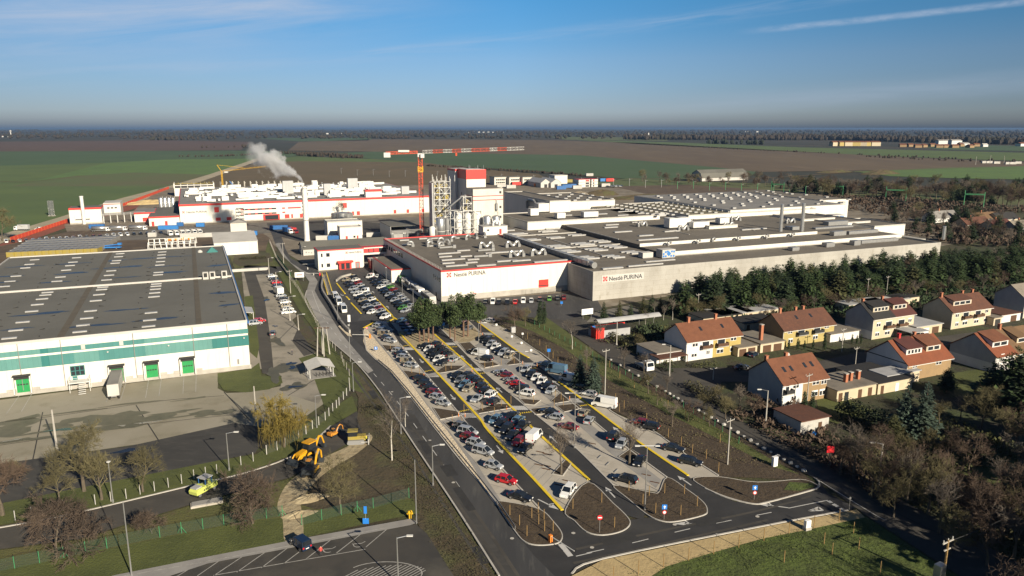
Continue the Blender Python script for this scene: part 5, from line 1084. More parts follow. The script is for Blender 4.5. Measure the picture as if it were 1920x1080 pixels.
def car_parts(kind, detail):
    "returns list of (name, mesh, location, is_paint)"
    L, Wd, H = dict(hatch=(4.05,1.76,1.47), sedan=(4.6,1.8,1.44), estate=(4.65,1.8,1.5), mpv=(4.5,1.84,1.68), suv=(4.45,1.86,1.68), small=(3.65,1.66,1.5), van=(5.2,2.0,2.1), bigvan=(5.9,2.05,2.6), minibus=(6.1,2.05,2.55), caddy=(4.3,1.8,1.82), pickup=(5.2,1.9,1.75))[kind]
    h, w = L/2, Wd/2
    if kind in ('van','bigvan','minibus'): belt, hood, ws, rf, rr, rb = .5*H, h-.55, h-.55, h-1.25, -h+.12, -h+.04
    elif kind == 'caddy': belt, hood, ws, rf, rr, rb = .98, h-.95, h-1.0, h-1.65, -h+.15, -h+.06
    elif kind == 'mpv': belt, hood, ws, rf, rr, rb = .95, h-.85, h-.8, h-1.7, -h+.35, -h+.12
    elif kind == 'sedan': belt, hood, ws, rf, rr, rb = .90, h-1.3, h-1.25, h-2.05, -h+1.45, -h+.75
    elif kind == 'estate': belt, hood, ws, rf, rr, rb = .92, h-1.2, h-1.15, h-1.95, -h+.5, -h+.12
    elif kind == 'suv': belt, hood, ws, rf, rr, rb = 1.02, h-1.15, h-1.1, h-1.8, -h+.45, -h+.14
    elif kind == 'pickup': belt, hood, ws, rf, rr, rb = .98, h-1.25, h-1.2, h-1.9, -h+2.3, -h+1.9
    else: belt, hood, ws, rf, rr, rb = .92, h-1.0, h-.95, h-1.7, -h+.6, -h+.15
    nose = .72 if kind not in ('van','bigvan','minibus') else .95
    P = []
    m = MB()
    prof = [(-h+.08,.24,.86),(-h,.45,.92),(-h+.03,belt-.08,.92),(rb,belt,.88),(ws,belt,.88),(hood,belt-.03,.88),(h-.18,nose+.05,.84),(h-.02,nose-.12,.80),(h,.42,.80),(h-.08,.24,.78)]
    for sgn in (1,):
        ring = lambda y: [(x, w*k*y, z) for x, z, k in prof]
        loft(m, [[(x, -w*k*.93, z) for x, z, k in prof], [(x, -w*k*1.08 if .3<z<belt-.02 else -w*k*1.02, z) for x, z, k in prof], [(x, w*k*1.08 if .3<z<belt-.02 else w*k*1.02, z) for x, z, k in prof], [(x, w*k*.93, z) for x, z, k in prof]])
    rw = w*.74 if kind not in ('van','bigvan','minibus','caddy') else w*.86
    bw = w*.88
    # roof and pillars in paint
    zt = H
    m.mesh([(rf,-rw,zt-.05),(rf,rw,zt-.05),(rr,rw,zt-.05),(rr,-rw,zt-.05),(rf-.12,-rw+.08,zt),(rf-.12,rw-.08,zt),(rr+.1,rw-.08,zt),(rr+.1,-rw+.08,zt)], [(0,1,5,4),(1,2,6,5),(2,3,7,6),(3,0,4,7),(4,5,6,7)])
    for s in (-1,1):
        for xb, xt in ((ws,rf),(rb,rr)) + (((.15*h,.12*h),(-.35*h,-.36*h)) if kind not in ('van','bigvan','pickup') else ()):
            m.tube((xb,s*bw*1.01,belt-.02),(xt,s*(rw+.01),zt-.04),.055,n=4)
    if kind in ('van','bigvan','caddy'):      # panelled flanks behind the cab
        xs = ws-1.75 if kind != 'caddy' else ws-1.9
        for s in (-1,1): m.mesh([(xs,s*bw*1.015,belt-.02),(rb,s*bw*1.015,belt-.02),(rr,s*(rw+.02),zt-.05),(xs,s*(rw+.02),zt-.05)], [(0,1,2,3) if s<0 else (3,2,1,0)])
        if kind != 'caddy': m.mesh([(rb-.01,-bw,belt-.05),(rb-.01,bw,belt-.05),(rr-.01,rw,zt-.05),(rr-.01,-rw,zt-.05)],[(3,2,1,0)])
    if kind == 'pickup': m.box(-h+.1,rb,-w*.85,w*.85,belt-.02,belt)
    P.append(('body', m.data('body', 'plate_white'), (0,0,0), True))
    m = MB(); e = .0
    m.mesh([(ws,-bw,belt-.01),(ws,bw,belt-.01),(rb,bw,belt-.01),(rb,-bw,belt-.01),(rf,-rw,zt-.05),(rf,rw,zt-.05),(rr,rw,zt-.05),(rr,-rw,zt-.05)], [(0,1,5,4),(1,2,6,5),(2,3,7,6),(3,0,4,7)])
    P.append(('window', m.data('window', 'car_glass'), (0,0,0), False))
    big = kind in ('bigvan','minibus','van')
    for x in (h*.64, -h*.62):
        for s in (-1,1): P.append(('wheel', WHL, (x, s*(w*.9), .32), False))
    if detail:
        for s in (-1,1):
            m = MB(); m.rbox((h-.07,s*w*.58,nose-.2), .12, .36, .16); P.append(('headlight', m.data('headlight','lamp_clear'), (0,0,0), False))
            m = MB(); m.rbox((-h+.05,s*w*.72,belt-.32), .1, .24, .26); P.append(('tail_light', m.data('tail_light','lamp_red'), (0,0,0), False))
            m = MB(); m.rbox((ws-.25,s*(w+.06),belt+.0), .14, .18, .14); P.append(('mirror', m.data('mirror','grey_plastic'), (0,0,0), False))
        m = MB(); m.rbox((-h-.01,0,.55), .03, .52, .12); P.append(('number_plate', m.data('number_plate','plate_white'), (0,0,0), False))
    return P, (w, h, H)
CARP = {}
KINDN = dict(hatch='hatchback', sedan='saloon', estate='estate car', mpv='people carrier', suv='off-roader', small='small hatchback', van='panel van', bigvan='high-roof van', minibus='minibus', caddy='small van', pickup='pickup')
PAINTED = {}
def car(kind, col, x, y, ang, label, group=None, detail=True, pos=None, name='parked_car', cat='car'):
    key = (kind, detail)
    if key not in CARP: CARP[key] = car_parts(kind, detail)[0]
    t = thing(name, pos if pos is not None else G(x, y), ang, label, cat, group); t.location.z = .03
    for n, me, loc, pt in CARP[key]:
        if pt:
            k2 = (kind, detail, col)
            if k2 not in PAINTED: me = me.copy(); me.materials.clear(); me.materials.append(MT['car_paint_' + CARC[col][1].replace(' ', '_')]); PAINTED[k2] = me
            me = PAINTED[k2]
        o = bpy.data.objects.new(n, me); COL.objects.link(o); o.parent = t; o.location = loc
    return t
ORD = ['first','second','third','fourth','fifth','sixth','seventh','eighth','ninth','tenth','eleventh','twelfth','thirteenth','fourteenth','fifteenth','sixteenth']
aL = math.atan2(BAY_L.y, BAY_L.x); aM = math.atan2(BAY_M.y, BAY_M.x) + math.pi
KD = dict(h='hatch', d='sedan', e='estate', m='mpv', u='suv', a='small', v='van', B='bigvan', M='minibus', c='caddy', p='pickup')
def row(items, ang, where, group, detail=True, rev=(), jit=.03):
    "items: (code, x, y), nearest last; code = colour + kind"
    n = len(items)
    for i, (code, x, y) in enumerate(items):
        c, k = code[0], KD[code[1]]; rn = random.Random(x*31+y)
        pos = '%s from near end, %s' % (ORD[n-1-i], where) if n > 1 else where
        van = k in ('van','bigvan','caddy','minibus')
        car(k, c, x, y, ang + rn.uniform(-jit, jit) + (math.pi if i in rev else 0), '%s %s, %s' % (CARC[c][1], KINDN[k], pos), group, detail, name='parked_van' if van else 'parked_car', cat='van' if van else 'car')
GL = 'cars along the pale pebble verge'
row([('se',711,615),('ge',717,623),('yc',721,630),('bh',726,637),('sh',732,642)], aL, 'pebble verge row beyond its first planted strip', GL)
row([('se',749,662),('kh',754,668),('se',759,674),('yc',765,682),('sh',771,689)], aL, 'pebble verge row between the two far soil strips', GL)
row([('ke',791,715),('kh',798,723),('kd',806,731),('mh',814,740),('sh',820,749),('sa',831,760)], aL, 'middle group of the pebble verge row', GL)
row([('gh',866,803),('sm',877,814),('mh',881,824),('sh',892,835),('sm',906,851),('sa',926,878),('rh',949,905),('kd',975,936)], aL, 'nearest group beside the pebble verge', GL)
GM = 'cars in the double row between the yellow kerbs'
row([('kd',797,652),('wa',804,658),('kh',810,663),('ke',815,670),('wh',822,677),('kh',829,684)], aM, 'left file just below the tall pines', GM)
row([('kh',819,648),('kd',826,655),('kh',833,661),('kh',840,667),('sh',852,677)], aM+math.pi, 'right file just below the tall pines', GM)
row([('kh',856,708),('gh',863,716),('lh',871,725),('yh',878,732),('sd',895,751)], aM, 'left file of the middle double row block', GM)
row([('kh',877,706),('bh',887,712),('kh',896,718),('kh',904,727),('kh',911,735),('wm',921,744),('ku',926,757)], aM+math.pi, 'right file of the middle double row block', GM)
row([('lh',929,791),('kh',940,798),('ke',949,808),('kd',961,820),('mh',972,832),('kd',985,845)], aM, 'left file of the nearest double row block', GM)
row([('kd',961,783),('lh',972,791),('kp',980,803),('wv',1002,824)], aM+math.pi, 'right file of the nearest double row block', GM)
car('suv','w',1065,927,aM,'white off-roader alone at the road end of the paved double row',GM)
GR = 'cars in the bays between the second and third aisles'
row([('kh',890,661),('wv',900,667),('ku',910,676)], aL+math.pi, 'bays with a white van below the right pines', GR)
row([('sd',941,702),('mh',947,707),('sd',960,716),('rd',966,723),('ku',976,732),('wu',986,741)], aL+math.pi, 'middle bays left of the grey central walkway', GR)
row([('kd',1029,776),('sh',1040,786),('md',1065,804)], aL+math.pi, 'near bays left of the grey central walkway', GR)
car('estate','k',1172,903,aL+math.pi,'black estate car beside the planted nose next to the tall twin lamp',GR)
row([('kh',906,638),('ku',914,642),('sh',921,648),('wh',929,654),('kd',937,660),('su',944,665),('yh',954,670)], aM, 'far file right of the grey central walkway', GR)
row([('sh',986,696),('kh',996,705),('wa',1005,712),('wa',1016,719),('kh',1025,728),('sh',1033,736)], aM, 'middle file right of the grey central walkway', GR)
row([('yh',1095,778),('sh',1105,792)], aM+math.pi, 'short file right of the walkway before the near crossing', GR)
row([('ku',1150,822),('sh',1165,837)], aM+math.pi, 'pair next to the small tree island', GR, rev=(1,))
car('sedan','k',1199,869,aM,'black saloon in the shadow of the small tree island',GR)
GE = 'vehicles along the outer yellow kerb'
row([('sh',917,604),('bd',1022,686),('lB',1043,699),('wv',1067,714),('bh',1086,728),('sh',1103,742),('wB',1133,763)], aL+math.pi, 'bays outside the third yellow kerb', GE)
row([('mh',1199,796),('ku',1217,804),('kd',1262,845),('ke',1294,870)], aL+math.pi, 'near end bays outside the third yellow kerb', GE, rev=(2,3))
def line(a, b, codes): n = len(codes); return [(c, a[0]+(b[0]-a[0])*i/(n-1), a[1]+(b[1]-a[1])*i/(n-1)) for i, c in enumerate(codes)]
GU = 'cars packed in the upper car park'
row(line((649,527),(697,588),'yh kd kh se se wh ke yh kh sd kh wh'.split()), aM, 'left file of the upper left row', GU, False)
row(line((662,522),(722,597),'kh wd mh sh kh wc sh kh wh kd sh mh sh kd wu'.split()), aM, 'right file of the upper left row', GU, False)
row(line((694,521),(760,585),'wc kh kd ke wh bh kd sh ku sh kh kh nh sd'.split()), aM, 'left file of the row nearest the buses', GU, False)
row(line((711,520),(771,576),'wh kd sh sh nh mh kh sd sh sh kh sd'.split()), aM+math.pi, 'right file of the row nearest the buses', GU, False)
row([('lh',752,605),('bh',758,610),('bh',762,616),('lh',767,621),('bd',772,627)], aM, 'left file in the shade of the left pines', GM, False)
row([('kh',783,611),('kd',790,617),('kh',797,625)], aM+math.pi, 'right file in the shade of the left pines', GM, False)
row([('kh',828,604),('gd',836,607)], aM+math.pi, 'pair half hidden between the two pine clumps', GM, False)
row([('ku',868,613),('gh',878,619)], aM, 'pair behind the right pine trunks', GM, False)
aF = math.atan2(*(G(1095,571)-G(1031,604)).yx) + math.pi
row([('kh',910,569),('wc',924,569),('ku',935,570),('ku',951,570),('rd',966,569),('wu',981,567),('sh',996,567),('kh',1012,565),('nh',1030,563),('kd',1045,562),('mh',1057,561)][::-1], SANG+R(65)+math.pi, 'row counted along the railing of the white hall', 'cars before the white hall', False)
row([('wh',511,520),('kh',514,526),('rh',519,532),('bh',521,538)], SANG+R(8), 'behind the box truck on the service road', 'cars on the warehouse service road', False)
row([('sh',527,557),('kh',531,563),('wh',535,569),('yh',537,576),('wh',540,582),('wp',541,588)], SANG+R(8), 'before the box truck on the service road', 'cars on the warehouse service road', False)
car('hatch','r',487,604,SANG,'bright red hatchback behind the silver car by the warehouse lawn'); car('suv','s',479,609,SANG+.1,'silver off-roader on the warehouse lawn edge')
car('hatch','g',512,628,SANG+R(80),'grey hatchback driving alone down the warehouse service road',name='car')
aB = math.atan2(*(G(644,583)-G(630,562)).yx)
for i, (x, y) in enumerate(((629,561),(635,570),(644,584))): car('minibus','w',x,y,aB,'white minibus, %s of three in line by the main road wall' % ('farthest','middle','nearest')[i],'white minibuses',name='minibus',cat='minibus')
car('caddy','b',563,1025,SANG+R(113)+math.pi*0,'dark blue small van in the lower car park',name='parked_van',cat='van')
car('sedan','k',1390,692,SANG,'black saloon in the shadow of the orange roofed house'); car('hatch','b',1412,668,SANG+.4,'dark blue hatchback by the garage with brown doors'); car('hatch','w',1722,630,SANG+1.3,'white hatchback under the carport between houses',detail=False)
# box truck, flatbed, coaches, semi trailer
def lorry(x, y, ang, label, Lb=5.5, body='plate_white', cabm='w', Hb=3.4, name='truck', cat='truck', pos=None, group=None, tank=False, flat=False, z0=1.0):
    t = thing(name, pos if pos is not None else G(x,y), ang, label, cat, group)
    m = MB(); loft(m, [[(Lb/2+.3,-1.15,.5),(Lb/2+2.3,-1.15,.5),(Lb/2+2.35,-1.15,1.5),(Lb/2+2.0,-1.1,2.8),(Lb/2+.3,-1.1,2.9)], [(Lb/2+.3,1.15,.5),(Lb/2+2.3,1.15,.5),(Lb/2+2.35,1.15,1.5),(Lb/2+2.0,1.1,2.8),(Lb/2+.3,1.1,2.9)]]); m.build('cab', 'car_paint_'+CARC[cabm][1].replace(' ','_'), t)
    m = MB(); m.mesh([(Lb/2+2.37,-1.0,1.6),(Lb/2+2.37,1.0,1.6),(Lb/2+2.06,.95,2.6),(Lb/2+2.06,-.95,2.6)],[(0,1,2,3)]); 
    for s in (-1,1): m.mesh([(Lb/2+1,s*1.16,1.6),(Lb/2+2.1,s*1.16,1.6),(Lb/2+1.9,s*1.12,2.5),(Lb/2+1,s*1.12,2.5)],[(0,1,2,3) if s<0 else (3,2,1,0)])
    m.build('windscreen','car_glass',t)
    m = MB()
    if tank:
        pts=12; m.path([(-Lb/2,0,2.2),(Lb/2,0,2.2)],1.15,14)
    elif flat: m.box(-Lb/2,Lb/2,-1.2,1.2,.9,1.1); m.box(-Lb/2,Lb/2,-1.2,-1.12,1.1,1.5); m.box(-Lb/2,Lb/2,1.12,1.2,1.1,1.5)
    else: m.box(-Lb/2,Lb/2,-1.22,1.22,z0,Hb)
    m.build('tank' if tank else 'cargo_bed' if flat else 'cargo_box', body, t, tank)
    m = MB(); m.box(-Lb/2,Lb/2+2,-.5,.5,.55,.9); m.build('chassis','grey_plastic',t)
    for xx in (Lb/2+1.5, -Lb/2+.9, -Lb/2+2.0):
        for s in (-1,1): o=bpy.data.objects.new('wheel',WHB); COL.objects.link(o); o.parent=t; o.location=(xx,s*1.0,.48)
    return t
lorry(524,553,SANG+R(98),'white box truck parked tail outward among cars on the service road',4.6,Hb=3.2)
lorry(1204,690,math.atan2(*(G(1222,697)-G(1190,680)).yx),'white flatbed truck on the side road under the bare trees',3.6,flat=True,body='roof_white')
def coach(v, m_, label):
    t = thing('coach', S(-4.4, v), SANG+R(-90), label, 'coach', 'coaches along the shaded hall wall'); m=MB(); L=6
    loft(m,[[(-L,-1.25,.35),(L,-1.25,.35),(L+.05,-1.25,1.5),(L-.25,-1.2,3.1),(-L+.1,-1.2,3.2),(-L,-1.25,1.4)],[(-L,1.25,.35),(L,1.25,.35),(L+.05,1.25,1.5),(L-.25,1.2,3.1),(-L+.1,1.2,3.2),(-L,1.25,1.4)]]); m.build('body',m_,t)
    m=MB()
    for s in (-1,1): m.mesh([(-L+.6,s*1.262,1.55),(L-.7,s*1.262,1.55),(L-.75,s*1.23,2.7),(-L+.6,s*1.23,2.7)],[(0,1,2,3) if s<0 else (3,2,1,0)])
    m.build('side_window','car_glass',t); m=MB(); m.mesh([(L+.06,-1.1,1.3),(L+.06,1.1,1.3),(L-.18,1.05,2.7),(L-.18,-1.05,2.7)],[(0,1,2,3)]); m.build('windscreen','car_glass',t); m=MB(); m.box(-2,.5,-.8,.8,3.15,3.4); m.build('roof_unit','grey_plastic',t)
    for xx in (L-2.4,-L+2.6):
        for s in (-1,1): o=bpy.data.objects.new('wheel',WHB); COL.objects.link(o); o.parent=t; o.location=(xx,s*1.1,.48)
coach(2.5,'roof_white','pale coach at the hall corner, nearest of the four'); coach(17,'plate_white','white coach, second from the hall corner'); coach(31,'clad_grey','grey coach, third from the hall corner'); coach(44.5,'green_paint','green coach, farthest from the hall corner')
t = thing('semi_trailer', S(xs[3]-152, -55.5-6.6), SANG, 'weathered pale semi trailer backed into a dock of the grey warehouse', 'trailer'); m=MB(); m.box(-1.25,1.25,-6.2,6.2,1.1,3.95); m.build('cargo_box','roof_white',t); m=MB(); m.box(-1.2,1.2,-6,6,3.96,4.02); m.build('tarpaulin','roof_light',t); m=MB(); m.box(-.6,.6,-6,6,.75,1.09); m.build('chassis','grey_plastic',t)
for yy in (-5.2,-4.0,3.5):
    for s in (-1,1): o=bpy.data.objects.new('wheel',WHB); COL.objects.link(o); o.parent=t; o.location=(s*1.0,yy,.48); o.rotation_euler=(0,0,R(90))
# construction yard vehicles
for i,(x,y) in enumerate(((186,434),(218,433),(256,432))): lorry(x,y,SANG-R(18),'shiny silver road tanker, %s of the three by the pipe rack'%('left','middle','right')[i],8.5,'steel',tank=True,name='tanker',cat='tanker',group='silver tankers')
lorry(45,432,SANG+R(160),'grey lorry on the track outside the red netting',6.5,'clad_grey',Hb=3.8)
for i,x in enumerate((316,327.5,339,349,360.5,371)): lorry(x,441-i*.5,SANG-R(70),'white lorry facing the warehouse, %s from left in the site row'%ORD[i],5,'roof_white',Hb=3.2,group='white site lorries')
lorry(538,437,SANG-R(68),'white cabbed lorry with dark load on the rear apron',6.5,'blue_container',Hb=3.6); lorry(548,437,SANG-R(68),'dark red lorry beside the white cabbed one on the rear apron',6.5,'trim_red','m',Hb=3.6)
rr = random.Random(4)
row([(rr.choice(['wh','wc','kh','sh','wc','gh']), 12+i*12.4, 453-i*.55) for i in range(24)], SANG-R(75), 'long site row by the red netting' , 'cars beside the red netting', False) if False else None
SITE=[(rr.choice(['wh','wc','kh','sh','wc','gh','bh']), 12+i*12.6, 455-i*.75) for i in range(25)]
for i,(cd,x,y) in enumerate(SITE): car(KD[cd[1]],cd[0],x,y,SANG-R(75),'%s %s in the line of site vehicles behind the insulation packs'%(CARC[cd[0]][1],KINDN[KD[cd[1]]]),'site vehicles behind the insulation packs',False,name='parked_van' if cd[1]=='c' else 'parked_car',cat='van' if cd[1]=='c' else 'car')
for i in range(13): car('hatch',rr.choice('kgsb'),1134+i*2.6,349.2+(i%3)*.5,SANG,'small dark car in the far compound car row','cars in the far compound',False)
car('caddy','w',72,431,SANG+R(160),'white van on the track outside the red netting',detail=False,name='parked_van',cat='van'); car('hatch','k',22,445,SANG+R(160),'black car at the near end of the red netting',detail=False)
def container(x,y,ang,m_,label,L=6,H=2.6,W_=2.45,z=0,group=None,name='shipping_container'):
    t=thing(name,G(x,y)+Vector((0,0,z)),ang,label,'container',group); m=MB(); m.box(-L/2,L/2,-W_/2,W_/2,.1,H); m.build('shell',m_,t); m=MB()
    for k in range(int(L/.6)): m.box(-L/2+.2+k*.6,-L/2+.45+k*.6,-W_/2-.05,-W_/2,.3,H-.2)
    m.build('rib',m_,t) if False else m.build('corrugation',m_,t); m=MB(); m.box(L/2,L/2+.05,-W_/2+.1,W_/2-.1,.2,H-.1); m.build('door',m_,t); return t
SC_=[(182,428,'blue_container','blue container behind the left silver tanker',9),(316,430,'blue_paint','bright blue container beside the red earth strip',12),(523,430,'blue_container','blue container on the rear apron beside lorries',11),(627,450,'blue_container','blue container against the small boiler annex',7),(606,450,'roof_white','white container left of the blue one by the boiler house',8),(700,444,'roof_white','white container in front of the dark tank yard',8),(362,445,'roof_white','long white trailer box behind the warehouse roof',14),(405,444,'roof_white','long white trailer box left of the pale cabin',18),(458,440,'roof_white','white container right of the pale cabin',8),(286,444,'roof_white','white site hut beside the orange barrier',4.5),(476,441,'blue_paint','small bright blue container near the road bend',4),(338,424,'blue_container','dark blue skip before the rear hall doors',4),(376,425,'blue_paint','bright blue box before the rear hall doors',5)]
for x,y,m_,l,L in SC_: container(x,y,SANG-R(14),m_,l,L)
t=thing('waste_skip',G(300,422),SANG-R(10),'green waste skip before the rear hall','skip'); m=MB(); m.mesh([(-4,-1.4,0),(4,-1.4,0),(4,1.4,0),(-4,1.4,0),(-4.6,-1.6,2.6),(4.6,-1.6,2.6),(4.6,1.6,2.6),(-4.6,1.6,2.6)],[(0,1,5,4),(1,2,6,5),(2,3,7,6),(3,0,4,7),(3,2,1,0)]); m.build('tub','green_paint',t); m=MB(); m.rbox((2.5,0,2.2),2.5,2,1.6,.4); m.build('load','green_paint',t)
FARC=[(968,347,'red_bright'),(977,346,'red_bright'),(987,345,'roof_white'),(997,346,'blue_paint'),(997,341,'blue_container'),(1010,350,'orange_paint'),(1062,352,'blue_container'),(1072,351,'blue_container'),(1082,354,'roof_white'),(1052,355,'blue_container'),(1132,340,'blue_paint'),(1143,340,'red_bright'),(1135,350,'roof_white'),(940,352,'roof_white'),(958,353,'roof_white'),(1105,330,'roof_white'),(1065,342,'insul_yellow')]
for i,(x,y,m_) in enumerate(FARC): container(x,y,SANG-R(10),m_,'%s container in the crowded far compound'%{'red_bright':'bright red','roof_white':'white','blue_paint':'bright blue','blue_container':'dark blue','orange_paint':'orange','insul_yellow':'yellow'}[m_],10,3.6,4,group='containers in the far compound')
# packs of insulation behind the warehouse
def packs():
    m=MB(); m.box(-1.85,1.85,-3.6,3.6,0,2.5,0,1); PKM=[m.data('bale',['insul_yellow' if j==0 else 'insul_wrap','insul_wrap']) for j in (0,1)]
    for i in range(13):
        for j in range(6):
            x=26+i*12.9+j*7.0; y=480-j*4.4-i*.6
            if x>190 and j<2: continue
            t=thing('insulation_pack',G(x,y),SANG-R(14),('yellow faced insulation pack in the front row of the stacks','grey wrapped insulation pack in the rows behind the yellow faced ones')[j>0],'insulation pack',('front row of insulation packs','rear rows of insulation packs')[j>0]); o=bpy.data.objects.new('bale',PKM[j>0]); COL.objects.link(o); o.parent=t
            m=MB(); m.box(-2,2,-1,1,-.1,.1); 
packs()
t=thing('lifting_platform',G(205,467),SANG-R(14),'bright blue folded lifting platform beside the yellow packs','lift'); m=MB(); m.box(-6,6,-1.2,1.2,.7,1.3); m.build('chassis','blue_paint',t); m=MB(); m.tube((-5,0,1.6),(5.5,0,2.6),.3,n=5); m.tube((-5,.6,1.6),(5.5,.6,2.2),.25,n=5); m.build('boom','blue_paint',t); m=MB(); m.box(4.6,6.4,-1,1,2.2,3.3); m.build('basket','blue_paint',t)
for xx in (-4,4):
    for s in (-1,1): o=bpy.data.objects.new('wheel',WHB); COL.objects.link(o); o.parent=t; o.location=(xx,s*1.1,.48)
rn=random.Random(9)
for i in range(16):
    x=285+ (i%8)*11+rn.uniform(-2,2); y=459+ (i//8)*7 - (i%8)*.5
    t=thing('steel_trestle',G(x,y),SANG+rn.uniform(-.3,.3),'white steel trestle frame stored behind the grey warehouse','trestle','white steel trestles'); m=MB(); 
    for s in (-1.5,1.5): m.tube((s,-1.2,0),(s,0,3.2),.18,n=4); m.tube((s,1.2,0),(s,0,3.2),.18,n=4); m.tube((s,-.8,1),(s,.8,1),.14,n=4)
    m.tube((-1.5,0,3.2),(1.5,0,3.2),.2,n=4); m.box(-1.8,1.8,-1.4,1.4,-.01,.12); m.build('frame','white_steel',t)
for i in range(9):
    t=thing('traffic_barrier',G(312+i*6.2,451-i*.3),SANG-R(14),'orange and white barrier in the line beside the trestles','barrier','orange site barriers'); m=MB(); m.box(-.9,.9,-.25,.25,0,1.3); m.build('block','orange_paint' if i%2 else 'roof_white',t)
# mobile crane in the rear, small yellow crane
a=G(457,372); t=thing('mobile_crane',a,0,'telescopic crane boom leaning left behind the rear hall','mobile crane'); m=MB(); h=HT(457,372,340); m.tube((0,0,2),(-12,0,h),.8,.5,n=6); m.build('boom','blue_container',t); m=MB(); m.box(-3,5,-1.5,1.5,.8,3); m.build('carrier','yellow_paint',t)
a=G(419,366); h=HT(419,366,321); t=thing('light_tower_crane',a,0,'slender yellow crane with a long low jib at the rear site','crane'); m=MB(); lattice(m,(0,0,0),(0,0,h),1.0,10,.09); m.build('mast','yellow_paint',t); m=MB(); lattice(m,(0,0,h),(46,-3,h+5),.8,14,.07,tri=True); m.tube((0,0,h),(-4,0,h+6),.2,n=4); m.tube((-4,0,h+6),(22,-1.4,h+3.4),.12,n=4); m.build('jib','yellow_paint',t); m=MB(); m.box(3,6,-1,1,h-1.5,h-.2); m.build('counterweight','white_steel',t)
# ================================================================ HOUSES
mat('tile_orange', (.37,.140,.068), .85, (.29,.108,.052), .5, .4, .7, 6, c3=(.24,.085,.04), sc3=1.8, lo3=.55, hi3=.75)
mat('tile_bright', (.47,.135,.055), .8, (.38,.112,.046), .6, c3=(.33,.10,.04), sc3=1.5, lo3=.57, hi3=.75)
mat('tile_brown', (.24,.095,.055), .85, (.19,.08,.05), .5, c3=(.29,.12,.065), sc3=1.5)
mat('tile_tan', (.36,.21,.10), .85, (.29,.17,.085), .5)
mat('tile_dark', (.055,.052,.05), .8, (.042,.04,.04), .5)
mat('tile_maroon', (.20,.06,.045), .8, (.16,.05,.04), .5)
mat('render_white', (.68,.67,.65), .85, (.60,.59,.57), .3)
mat('render_yellow', (.52,.40,.13), .85, (.45,.345,.115), .4)
mat('render_ochre', (.44,.35,.13), .85, (.38,.30,.115), .4)
mat('render_cream', (.58,.49,.34), .85, (.50,.425,.30), .4)
mat('render_beige', (.50,.42,.30), .85, (.44,.37,.27), .4)
mat('render_brown', (.33,.22,.11), .85, (.28,.19,.10), .4)
mat('render_grey', (.34,.34,.34), .9, (.28,.28,.285), .3)
mat('brick', (.36,.135,.07), .9, (.28,.11,.06), 2)
mat('wood_brown', (.17,.075,.03), .7, (.13,.06,.025), 1.5)
mat('flat_roof', (.20,.175,.14), .9, (.16,.14,.115), .2, c3=(.12,.105,.085), sc3=.5)
mat('sheet_grey', (.36,.36,.36), .6, (.30,.30,.30), .4)
mat('stone_grey', (.42,.41,.38), .9, (.34,.33,.31), 1)
HN = Vector((math.cos(R(24)), math.sin(R(24)), 0))
